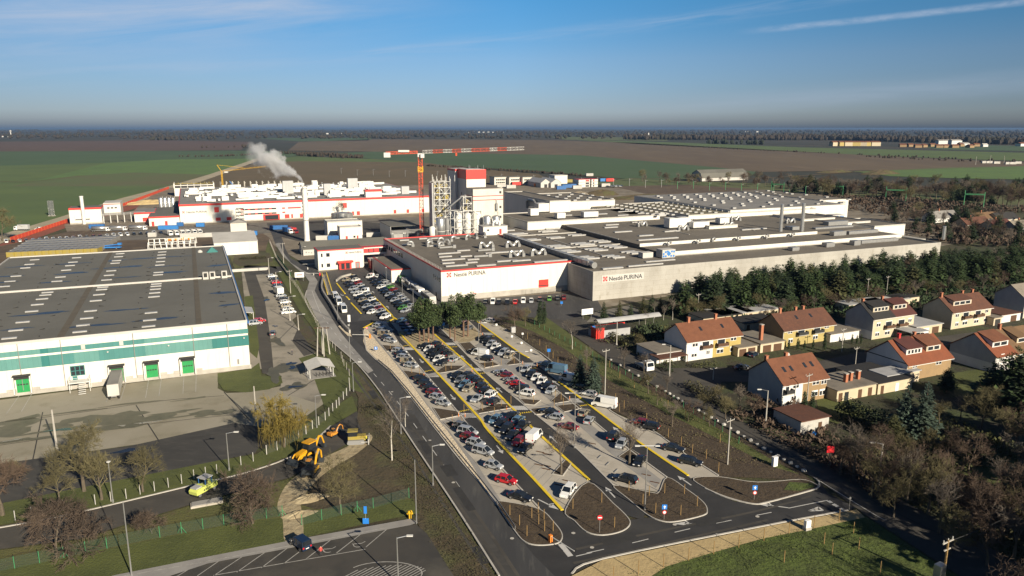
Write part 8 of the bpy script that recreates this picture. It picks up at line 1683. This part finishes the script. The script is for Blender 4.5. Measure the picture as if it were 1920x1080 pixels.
plantH(B_GR[0],10,1052,890,800,'bare tree on the soil island in the nearest double row',name='bare_tree'); plantH(B_GR[1],10,1180,872,792,'slender bare tree on the small island by the third aisle',name='bare_tree')
plantH(B_OL[0],10,1004,600,577,'small bare tree beside the forecourt',name='bare_tree') if False else None
for k,(x,y,ty,l) in enumerate(((965,618,575,'round brown bare tree behind the outer bays, left'),(985,612,578,'round brown bare tree behind the outer bays, right'))): plantH(B_BR[k],10,x,y,ty,l,name='bare_tree')
for k,(x,y,ty) in enumerate(((1012,610,562),(1020,608,566))): plantH(CYP[k],8,x,y,ty,('left','right')[k]+' of the two slim cypresses by the forecourt path',name='cypress_tree')
for k,(x,y,ty,l) in enumerate(((1087,726,664,'left'),(1112,737,668,'right'))): plantH(C_BL[k],12,x,y,ty,'blue green spruce beside the outer bays, %s of two'%l,name='spruce_tree')
for k,(x,y,ty,l) in enumerate(((1693,822,722,'left'),(1728,830,716,'right'))): plantH(C_BL[k],12,x,y,ty,'big blue spruce in the gardens, %s of two'%l,name='spruce_tree')
for k,(x,y,ty,l) in enumerate(((1774,735,688,'dark spruce before the double dormer house'),(1857,760,676,'left tall dark spruce before the white gabled house'),(1882,770,660,'middle tall dark spruce before the white gabled house'),(1908,775,650,'right tall dark spruce before the white gabled house'),(1672,830,776,'small olive conifer left of the big blue spruces'),(1282,592,524,'bushy dark conifer at the near end of the pine belt'),(1262,590,545,'shorter dark conifer at the near end of the pine belt'),(1336,588,512,'tall conifer standing before the pine belt'),(1905,690,648,'dark conifer at the right picture edge'),(1830,870,840,'bronze conifer in the lower garden'))): plantH(C_DK[k%3] if 'olive' not in l and 'bronze' not in l else C_DK[4],12,x,y,ty,l,name='conifer_tree')
for k,(x,y,ty) in enumerate(((1132,598,565),(1161,596,563),(1182,595,568),(1206,590,556),(1222,585,552),(1238,584,556))): plantH(C_SM[k%2],6,x,y,ty,'small pointed conifer in the line before the concrete wall','small conifers before the concrete wall',name='conifer_tree')
for k,(x,y,ty) in enumerate(((1506,783,732),(1521,781,734))): plantH(CYP[k],8,x,y,ty,('left','right')[k]+' dark cypress before the orange roofed house',name='cypress_tree')
for k,(x,y,ty) in enumerate(((1478,655,636),(1495,656,634),(1508,656,637),(1524,654,635),(1545,658,628),(1597,645,626),(1606,646,628),(1614,645,627))): plantH(CYP[k%2],8,x,y,ty,'clipped evergreen column before the ochre and cream houses','clipped evergreens',name='cypress_tree')
# pine belt along the concrete wall
BELT = 'dark pines in the belt along the factory'
rn = random.Random(12); nb = 0
for i in range(48):
    for j in range(5):
        u = 94 + i*5.4 + rn.uniform(-1.8,1.8); v = -33 - j*6.3 + rn.uniform(-2,2) - max(0,(u-200))*.05
        if u > 255 and j > 3 and rn.random() < .4: continue
        p = S(u, v); plant(C_DK[rn.choice((0,1,2,3,2,3,4))], u, v, 'dark green pine in the dense belt along the concrete hall', BELT, sc=rn.uniform(.7,1.2)*(1.0 if u > 125 else .85), pos=p, name='pine_tree', sz=rn.uniform(.6,1.12)).rotation_euler[:2] = (rn.gauss(0,.05), rn.gauss(0,.05)); nb += 1
        if rn.random() < .12: plant((B_BR+B_GR)[rn.randrange(5)], u+3, v+3, 'bare tree standing among the dark pines of the belt', 'bare trees in the pine belt', sc=rn.uniform(.7,1.0), pos=S(u+3, v+2.5), name='bare_tree')
for i in range(26):
    x = 1400+i*21; y = 598-(i*2.6)+rn.uniform(-6,8); plant(B_BR[i%3] if i%3 else B_GR[i%2], x, y, 'bare tree at the garden edge of the pine belt', 'bare trees below the pine belt', sc=rn.uniform(.45,.8), name='bare_tree')
for i in range(9): plant(B_BI[i%2] if i<4 else B_OL[i%2], 1210+i*17, 610+rn.uniform(-14,6)-i*2, 'bare tree between the forecourt and the pine belt', 'bare trees by the forecourt', sc=rn.uniform(.5,.85), name='bare_tree')
# gardens
GT = 'bare trees in the dark gardens'
for k, (x, y, s) in enumerate(((1360,785,.55),(1385,770,.6),(1410,782,.55),(1330,800,.45),(1345,760,.5),(1600,900,1.05),(1575,890,.8),(1625,880,.7),(1660,930,.95),(1700,940,.9),(1740,965,1.0),(1720,910,.8),(1780,940,.9),(1760,1000,.95),(1830,985,.9),(1860,1020,1.0),(1895,990,.9),(1875,940,.8),(1840,805,1.0),(1880,850,.95),(1905,830,.9),(1800,790,.6),(1760,800,.6),(1815,885,.8),(1775,870,.7),(1910,900,.9),(1650,850,.6),(1740,860,.6),(1690,880,.7),(1560,835,.5),(1805,1010,.8),(1780,1040,.8),(1850,1060,.9),(1900,1050,.9),(1675,970,.7),(1290,790,.5),(1318,770,.45),(1250,735,.45),(1232,760,.5),(1200,655,.5),(1215,738,.55))):
    dk = x > 1550 and y > 860
    plant((B_GR if k%4==1 else B_BR if dk or k%3 else B_OL)[k%2 if k%4==1 else k%(3 if dk or k%3 else 2)], x, y, 'bare branching tree in the gardens right of the side road' if x > 1320 else 'bare small tree on the bank beside the side road', GT if x > 1320 else 'bare trees on the side road bank', sc=s*.98, name='bare_tree')
for k,(x,y) in enumerate(((1100,690),(1125,640),(1170,690),(1260,800),(1207,700))): plant(B_GR[k%2],x,y,'slim bare tree along the green mesh fence','bare trees along the green mesh fence',sc=.6,name='bare_tree')
plant(B_BI[0],1073,655,'tall pale bare tree leaning by the crossing path',sc=.95,name='birch_tree')
def hedge(pts, w, h, label, seed=1, m_='hedge'):
    p = [G(*q) for q in pts]; o = p[0]; rn = random.Random(seed); m = MB(); L = sum((b-a).length for a, b in zip(p, p[1:])); 
    for a, b in zip(p, p[1:]):
        d = (b-a).normalized(); n = Vector((-d.y,d.x,0))
        for i in range(int((b-a).length*w*h*7)):
            c = a.lerp(b, rn.random()) - o + n*rn.uniform(-w/2,w/2) + Vector((0,0,rn.uniform(.05,1)*h*(1-.15*rn.random()))); frond(m, c, Vector((rn.gauss(0,1),rn.gauss(0,1),rn.gauss(.2,.6))).normalized(), .55, .22, rn, 0)
    m.build('hedge', m_, loc=o, label=label, cat='hedge')
hedge([(1572,780),(1610,792),(1660,812)],5,4.5,'thick black green hedge below the cream outbuilding'); hedge([(1240,690),(1262,700)],2,1.5,'low dark hedge under the carport',2); hedge([(1129,622),(1160,640),(1187,656)],2.5,1.8,'brown clipped hedge beside the red hut',3,'leaf_bronze'); hedge([(1290,725),(1330,745),(1370,775)],3,2,'ragged bronze hedge along the side road',4,'leaf_bronze'); hedge([(1450,820),(1520,850),(1600,900),(1680,950)],3,1.6,'dry brown hedge along the dark side road',5,'twig_brown'); hedge([(450,486),(500,484)],5,1.2,'brown bramble heap behind the white storage hall',6,'leaf_bronze'); hedge([(1350,610),(1450,606),(1560,600)],3,1.5,'scrubby green hedge at the foot of the pine belt',7,'needle_olive'); hedge([(1300,690),(1345,684)],2,1.5,'green garden shrubs before the yellow house',8,'needle_olive'); hedge([(1640,655),(1700,648)],1.6,1.2,'dark low hedge before the cream dormer house',9)
rn = random.Random(15)
for k in range(6):
    f = rn.random(); x = 1580 + 340*f; y = 905 + 125*f + rn.uniform(-75,10)
    plant(B_BR[k%3] if k%4 else B_RD[k%2], x, y, 'bare branching tree in the gardens right of the side road', GT, sc=rn.uniform(.7,1.15), name='bare_tree')
def undergrowth(poly, n, h, m_, seed, label):
    rn = random.Random(seed); m = MB(); p = [G(*q) for q in poly]
    for i in range(n):
        a, b, c, d = p; u, v = rn.random(), rn.random(); q = a.lerp(b, u).lerp(d.lerp(c, u), v); hh = h*rn.uniform(.4,1.2)
        for k in range(7): frond(m, q + Vector((rn.gauss(0,.5),rn.gauss(0,.5),hh*rn.uniform(.05,.6))), Vector((rn.gauss(0,.6),rn.gauss(0,.6),rn.uniform(.1,1))).normalized(), hh*.8, hh*.22, rn, 0)
    m.build('undergrowth', m_, kind='stuff')['label'] = label
undergrowth([(1560,872),(1640,850),(1960,985),(1930,1062)], 300, 1.1, 'leaf_bronze', 1, 'brown undergrowth below the garden trees'); undergrowth([(1360,778),(1480,742),(1690,940),(1640,915)], 420, 1.3, 'twig_brown', 2, 'brown scrub along the side road'); undergrowth([(1600,820),(1780,780),(1960,860),(1700,900)], 420, 1.2, 'needle_olive', 3, 'green brown scrub of the gardens'); undergrowth([(1120,640),(1320,600),(1460,600),(1250,690)], 380, 1.2, 'needle_olive', 4, 'scrub between the forecourt and houses'); undergrowth([(1250,590),(1960,500),(1960,570),(1330,612)], 900, 2.2, 'needle_dark', 5, 'dark undergrowth of the pine belt'); undergrowth([(1450,372),(1660,370),(1960,398),(1700,412)], 900, 3.2, 'twig_brown', 6, 'brown undergrowth of the wood beyond the factory'); undergrowth([(670,760),(705,745),(940,1090),(860,1090)], 1100, .3, 'leaf_bronze', 7, 'rough dry grass on the road bank')
undergrowth([(1180,1080),(1460,1005),(1640,975),(1800,1090)], 900, .25, 'lawn_lush', 8, 'coarse tufts of the meadow'); undergrowth([(905,596),(1000,604),(1500,890),(1290,850)], 700, .4, 'twig_olive', 9, 'thin weeds on the outer soil bank'); undergrowth([(1640,420),(1940,430),(1960,470),(1780,460)], 420, 3, 'twig_brown', 10, 'dark undergrowth among the cottages')
undergrowth([(1190,625),(1230,612),(1262,640),(1240,655)], 260, 1.8, 'hedge', 11, 'dark shrubs beside the white and yellow house')
# woodland behind the factory, right
WD = 'bare trees of the wood beyond the factory'; rn = random.Random(41)
for i in range(150):
    f = rn.random(); x = 1480 + 460*f; y0 = 362 + 30*f; y = y0 - 24*rn.random()*(.4+f) + (6 if rn.random()<.3 else 0)
    plant((B_BR+B_GR)[rn.randrange(5)] if rn.random() < .8 else C_DK[0], x, y, 'bare brown tree in the wood beyond the pale rear hall', WD, sc=rn.uniform(.95,1.7), name='bare_tree') if rn.random() < .93 else plant(C_DK[1], x, y, 'dark conifer within the bare wood beyond the railway', 'conifers in the bare wood', sc=rn.uniform(.7,1), name='conifer_tree')
for i in range(60):
    f = rn.random(); x = 1640 + 290*f; y = 418 + 22*f + rn.uniform(-22,26)
    plant((B_BR+B_GR)[rn.randrange(5)] if i%3 else C_DK[i%2], x, y, ('bare tree' if i%3 else 'dark conifer')+' in the thicket between the rear hall and cottages', 'thicket by the cottages', sc=rn.uniform(.6,1.05), name='bare_tree' if i%3 else 'conifer_tree')
for i in range(40):
    f = rn.random(); x = 1200 + 300*f; y = 344 + 4*f + rn.uniform(-5,5)
    if 1310 < x < 1410 and y < 342: y = 345
    plant((B_BR+B_GR)[rn.randrange(5)], x, y, 'bare tree near the barn beyond the railway', 'bare trees near the barn', sc=rn.uniform(.6,1.5), name='bare_tree')
plantH(B_OL[1],10,5,452,388,'tall bare tree by the red netting at the left edge',name='bare_tree'); plantH(B_GR[0],10,641,409,376,'bare tree before the rear hall',name='bare_tree')
for k in range(0,20,2):
    plant(C_DK[k%4], k*9, k*5, 'tall tree just beyond the right edge of the gardens', 'trees beyond the right edge', sc=1.6, pos=Vector((80+(k%10)*6.5, 84+(k%10)*8+(k//10)*4+0, 0))+Vector((8*(k//10),0,0)), name='garden_tree')
plant(B_BR[0], 3, 3, 'bare tree behind the viewer whose shadow crosses the meadow', sc=1.0, pos=Vector((66,84,0)), name='bare_tree')
# far hedgerows, woods and villages
def far_wood(name, pts, h, dens, m_, seed, spread=60, kind='stuff', size=1.0, label=None):
    rn = random.Random(seed); m = MB(); p = [G(*q) for q in pts]
    for a, b in zip(p, p[1:]):
        cl = [rn.random() for _ in range(26)]
        for i in range(max(2, int((b-a).length*dens))):
            c = a.lerp(b, rn.random() if name == 'scrub' or spread < 100 else min(1, max(0, rn.choice(cl)+rn.gauss(0,.012)))) + Vector((rn.gauss(0,spread*.3), rn.gauss(0,spread), -.4)); hh = h*rn.uniform(.55,1.15); r = hh*.42*size; n = 6
            ph = rn.random()*6; prof = [(r*.35,0),(r*.9,hh*.35),(r*rn.uniform(.7,1),hh*.62),(r*.5,hh*.86),(r*.1,hh)]
            vs = [(c.x+q*rn.uniform(.75,1.25)*math.cos(ph+k*6.283/n), c.y+q*rn.uniform(.75,1.25)*math.sin(ph+k*6.283/n), c.z+z) for q, z in prof for k in range(n)]
            m.mesh(vs, [(j*n+k, j*n+(k+1)%n, (j+1)*n+(k+1)%n, (j+1)*n+k) for j in range(4) for k in range(n)])
    o = m.build(name, m_, kind=kind); o['label'] = label or 'far wood'; return o
mat('wood_far', (.075,.056,.040), .95, (.055,.042,.030), .02, c3=(.05,.052,.028), sc3=.004); mat('wood_farther', (.040,.042,.030), .95, (.055,.047,.034), .006); mat('wood_dark', (.022,.032,.016), .95, (.032,.04,.02), .02)
far_wood('woodland', [(1180,261),(1400,262),(1560,262),(1700,266),(1930,271)], 27, .4, 'wood_far', 1, 90, label='belt of bare poplars on the plain at right')
far_wood('woodland', [(1320,269),(1430,271)], 20, .12, 'wood_dark', 2, 20, label='dark evergreen copse before the poplar belt')
far_wood('woodland', [(0,258),(200,257),(420,256)], 22, .035, 'wood_far', 3, 120, label='distant brown wood at the left')
far_wood('woodland', [(280,263),(400,262)], 20, .1, 'wood_far', 4, 40, label='brown copse beyond the umber field'); far_wood('woodland', [(690,259),(760,258)], 22, .1, 'wood_farther', 5, 40, label='dark copse beyond the crane'); far_wood('woodland', [(900,259),(1040,259)], 18, .05, 'wood_farther', 6, 60, label='dark hedgerow wood beyond the crane tip')
far_wood('woodland', [(-50,250),(500,249),(1000,249),(1500,250),(1980,251)], 26, .012, 'wood_farther', 7, 500, label='scattered woods of the distant plain')
far_wood('woodland', [(-200,245.5),(960,245),(2100,246)], 34, .0035, 'wood_farther', 8, 1500, size=3, label='woods along the horizon')
for k, (y, h, dn, sp) in enumerate(((260,20,.03,120),(257,22,.05,160),(254.5,24,.045,200),(252,26,.04,300),(250,28,.03,400),(248,30,.02,700),(246.5,34,.012,1200))):
    far_wood('woodland', [(-80,y),(600,y-.6),(1100,y-.3),(2000,y+.8)], h, dn, 'wood_farther' if k%2 else 'wood_far', 30+k, sp, size=1.5, label='hedgerows and woods of the wide plain').__setitem__('group', 'woods of the wide plain')
far_wood('scrub', [(340,294),(420,293),(480,290)], 5, .25, 'wood_far', 9, 12, label='scrub strip along the field edge'); far_wood('scrub', [(525,288),(600,289),(680,296)], 7, .3, 'wood_far', 10, 14, label='brown scrub beyond the steam plume'); far_wood('scrub', [(560,291),(660,297)], 9, .15, 'wood_far', 11, 12, label='taller scrub beyond the steam plume'); far_wood('scrub', [(370,277),(500,276)], 10, .1, 'wood_far', 12, 25, label='brown hedge across the umber field')
far_wood('scrub', [(800,311),(900,318),(960,321),(1050,326),(1090,330)], 4, .3, 'wood_far', 13, 4, label='dark hedge along the railway'); far_wood('scrub', [(1210,271),(1400,281),(1700,294),(1920,304)], 5, .06, 'wood_far', 14, 8, label='thin hedge between brown and green fields'); far_wood('scrub', [(1620,294),(1760,300),(1900,306)], 6, .12, 'wood_far', 15, 25, label='bushy field margin at right'); far_wood('scrub', [(1460,372),(1620,378),(1700,388)], 4, .5, 'wood_far', 16, 8, label='undergrowth behind the pale rear hall'); far_wood('scrub', [(1420,352),(1600,348),(1900,362)], 6, .25, 'wood_far', 17, 25, label='undergrowth of the bare wood')
# spoil heaps
def heap(x, y, rx, ry, h, label, m_, seed):
    rn = random.Random(seed); m = MB(); n = 20; ph=[rn.random()*6 for _ in range(3)]; rings = []
    for k in range(6):
        f = k/5; rings += [(rx*(1-f)*(1+.1*math.sin(2*a+ph[0])+.04*math.sin(5*a+ph[1]+k))*math.cos(a)+rx*.1*f, ry*(1-f)*(1+.07*math.sin(3*a+ph[2]))*math.sin(a), h*(1-(1-f)**1.7)+rn.uniform(-.1,.1)*h*(k>0)) for a in [2*math.pi*i/n for i in range(n)]]
    m.mesh(rings, [(k*n+i,k*n+(i+1)%n,(k+1)*n+(i+1)%n,(k+1)*n+i) for k in range(5) for i in range(n)]); m.build('spoil_heap', m_, loc=G(x,y)-Vector((0,0,.3)), rz=SANG, label=label, cat='earth heap')
heap(1085,368,14,7,5,'ochre earth heap behind the dark skylit hall, left','site_ground',1); heap(1125,366,24,8,5.5,'larger brown earth heap behind the dark skylit hall','soil_bank',2); heap(1200,372,40,10,4,'low dark earth heap beside the mossy hall','soil_bank',3); heap(280,382,22,8,3.5,'yellowish earth heap near the red netting','sand',4); heap(1565,323,40,8,3.5,'low earth bank in the far fields','soil_bank',5); heap(1650,326,40,12,6,'brown earth bank in the far fields','soil_bank',6); heap(672,822,2.2,1.4,1.0,'grey sand heap by the bulldozer','sand_pale',7); heap(560,965,3.5,1.6,.9,'tumbled sand on the dug track','sand_pale',8); heap(578,935,4,2.2,1.0,'ridged sand along the dug track','sand_pale',9)
# villages far off
def village(items, group, lab):
    for i, (x, y, w, d, h, wm, rm) in enumerate(items):
        t = thing('far_house', G(x, y), rn.uniform(-.3,.5), lab, 'house', group); m = MB(); m.box(-w/2,w/2,-d/2,d/2,-.4,h); m.build('wall',wm,t); m = MB(); r=w*.02+4; m.mesh([(-w/2-.5,-d/2-.5,h),(w/2+.5,-d/2-.5,h),(w/2+.5,d/2+.5,h),(-w/2-.5,d/2+.5,h),(-w/2,0,h+r),(w/2,0,h+r)],[(0,1,5,4),(1,2,5),(2,3,4,5),(3,0,4)]); m.build('roof',rm,t)
rn = random.Random(6)
village([(1565+i*12.5,273.5,34,20,13,'render_yellow' if i%2 else 'render_cream','tile_orange') for i in range(7)],'yellow blocks in the far village','yellow apartment block in the distant village at right')
village([(1690+i*14+rn.uniform(-4,4),276+rn.uniform(-2,1.5),22,16,7,'render_brown','tile_orange') for i in range(11)],'red roofed houses of the far village','small red roofed house in the distant village at right')
village([(1768,270,60,20,13,'render_white','roof_light'),(1790,270.5,50,20,15,'render_white','roof_light'),(1806,272.5,45,18,7,'render_white','roof_light')],'white blocks of the far village','white apartment block in the distant village at right')
village([(880+i*9,248.6+rn.uniform(-.6,.6),26,26,8,'render_white','roof_white') for i in range(8)]+[(600+i*14,251.5,24,20,8,'render_white','roof_white') for i in range(5)],'white specks of a far town','white building of the far town near the horizon')
village([(1207,255,40,20,9,'render_white','roof_white'),(1915,274,40,20,9,'render_white','tile_orange'),(1845,275,20,14,7,'render_white','roof_white'),(1400,248,50,40,14,'render_white','roof_white'),(1420,248,50,40,14,'render_white','roof_white'),(14,257,60,30,8,'render_white','tile_orange')],'lone far buildings','lone white building on the distant plain')
t=thing('water_tower',G(21,257),0,'thin white water tower on the far left plain','water tower'); m=MB(); m.lathe([(3.5,0),(3,34),(7,40),(7,46),(2,49)],10); m.build('shaft','render_white',t); m=MB(); m.lathe([(7.2,41),(7.4,43),(7.2,45)],10); m.build('tank_band','roof_light',t)
t=thing('church_tower',G(1216,255),0,'tiny white church tower beyond the brown field','church'); m=MB(); m.box(-4,4,-4,4,0,26); m.build('tower_shaft','render_white',t); m=MB(); m.lathe([(5,26),(.3,40)],6); m.build('spire','tile_dark',t)
for i,(x,y) in enumerate(((1846,306),(1854,306),(1868,307),(1890,308),(1898,308),(1908,307))): container(x,y,.1,'roof_white','white lorry trailer parked by the distant road',12,4,4,group='trailers by the distant road')
# ================================================================ STEAM AND AIR
def vol(name, m_color, dens, noise=None, aniso=0):
    m = bpy.data.materials.new(name); m.use_nodes = True; MT[name] = m; nt = m.node_tree; N, L = nt.nodes, nt.links
    for n in list(N):
        if n.type != 'OUTPUT_MATERIAL': N.remove(n)
    pv = N.new('ShaderNodeVolumePrincipled'); pv.inputs['Color'].default_value = (*m_color, 1); pv.inputs['Density'].default_value = dens; pv.inputs['Anisotropy'].default_value = aniso
    L.new(pv.outputs[0], N['Material Output'].inputs['Volume'])
    if noise: noise(N, L, pv)
    return m
p0 = CHIM[0] + Vector((0,0,CHIM[1]+.6)); pts = [p0+Vector(q) for q in ((0,0,0),(-2.0,2,3.0),(-6,4,7),(-11,6,9.5),(-17,8,12),(-24,10,15),(-31,12,17),(-38,14,19))]; rad = [1.8,4.5,7.5,9.2,10.4,11,10,6]
mp = MB(); n = 12
rn = random.Random(3); vs = []
for k, (c, r) in enumerate(zip(pts, rad)):
    d = (pts[min(k+1,len(pts)-1)] - pts[max(k-1,0)]).normalized(); e = d.cross(Vector((0,1,0))).normalized(); f = d.cross(e)
    vs += [c - p0 + e*(r*math.cos(2*math.pi*i/n)) + f*(r*.8*math.sin(2*math.pi*i/n)) for i in range(n)]
mp.mesh(vs, [(k*n+i,k*n+(i+1)%n,(k+1)*n+(i+1)%n,(k+1)*n+i) for k in range(len(pts)-1) for i in range(n)]+[tuple(range(n))[::-1], tuple(range((len(pts)-1)*n, len(pts)*n))])
def steamn(N, L, pv):
    def M(op, *a):
        n = N.new('ShaderNodeMath'); n.operation = op
        for i, x in enumerate(a):
            if isinstance(x, (int, float)): n.inputs[i].default_value = x
            else: L.new(x, n.inputs[i])
        return n.outputs[0]
    def ramp(x, a, b, c=0., d=1.):
        r = N.new('ShaderNodeMapRange'); r.clamp = True; L.new(x, r.inputs[0])
        for i, q in enumerate((a, b, c, d)): r.inputs[i+1].default_value = q
        return r.outputs[0]
    tc = N.new('ShaderNodeTexCoord'); nz = N.new('ShaderNodeTexNoise'); nz.inputs['Scale'].default_value = .17; nz.inputs['Detail'].default_value = 5; nz.inputs['Roughness'].default_value = .55; L.new(tc.outputs['Object'], nz.inputs['Vector'])
    sp = N.new('ShaderNodeSeparateXYZ'); L.new(tc.outputs['Object'], sp.inputs[0]); x, y, z = sp.outputs
    nx = M('MAXIMUM', M('MULTIPLY', x, -1), 0)
    dz = M('SUBTRACT', z, M('MULTIPLY', M('POWER', nx, .5), 3.05)); dy = M('SUBTRACT', y, M('MULTIPLY', nx, .4))
    d = M('DIVIDE', M('POWER', M('ADD', M('MULTIPLY', dz, dz), M('MULTIPLY', dy, dy)), .5), ramp(nx, 0, 18, 1.3, 8.0))
    body = M('ADD', M('SUBTRACT', 1.0, d), M('MULTIPLY', M('SUBTRACT', nz.outputs[0], .52), 3.2))
    L.new(M('MULTIPLY', ramp(body, .12, .6, 0, .6), ramp(nx, 36, 12)), pv.inputs['Density'])
vol('steam', (.995,.995,.995), .3, steamn, .2)
o = mp.build('steam', 'steam', kind='stuff', loc=p0); o['label'] = 'white steam drifting left from the chimney'
vol('haze', (.15,.25,.44), .00004)
m = MB(); m.box(-89900,89900,-280,119900,-2,66); o = m.build('haze', 'haze', kind='stuff'); o['label'] = 'thin blue air over the plain'
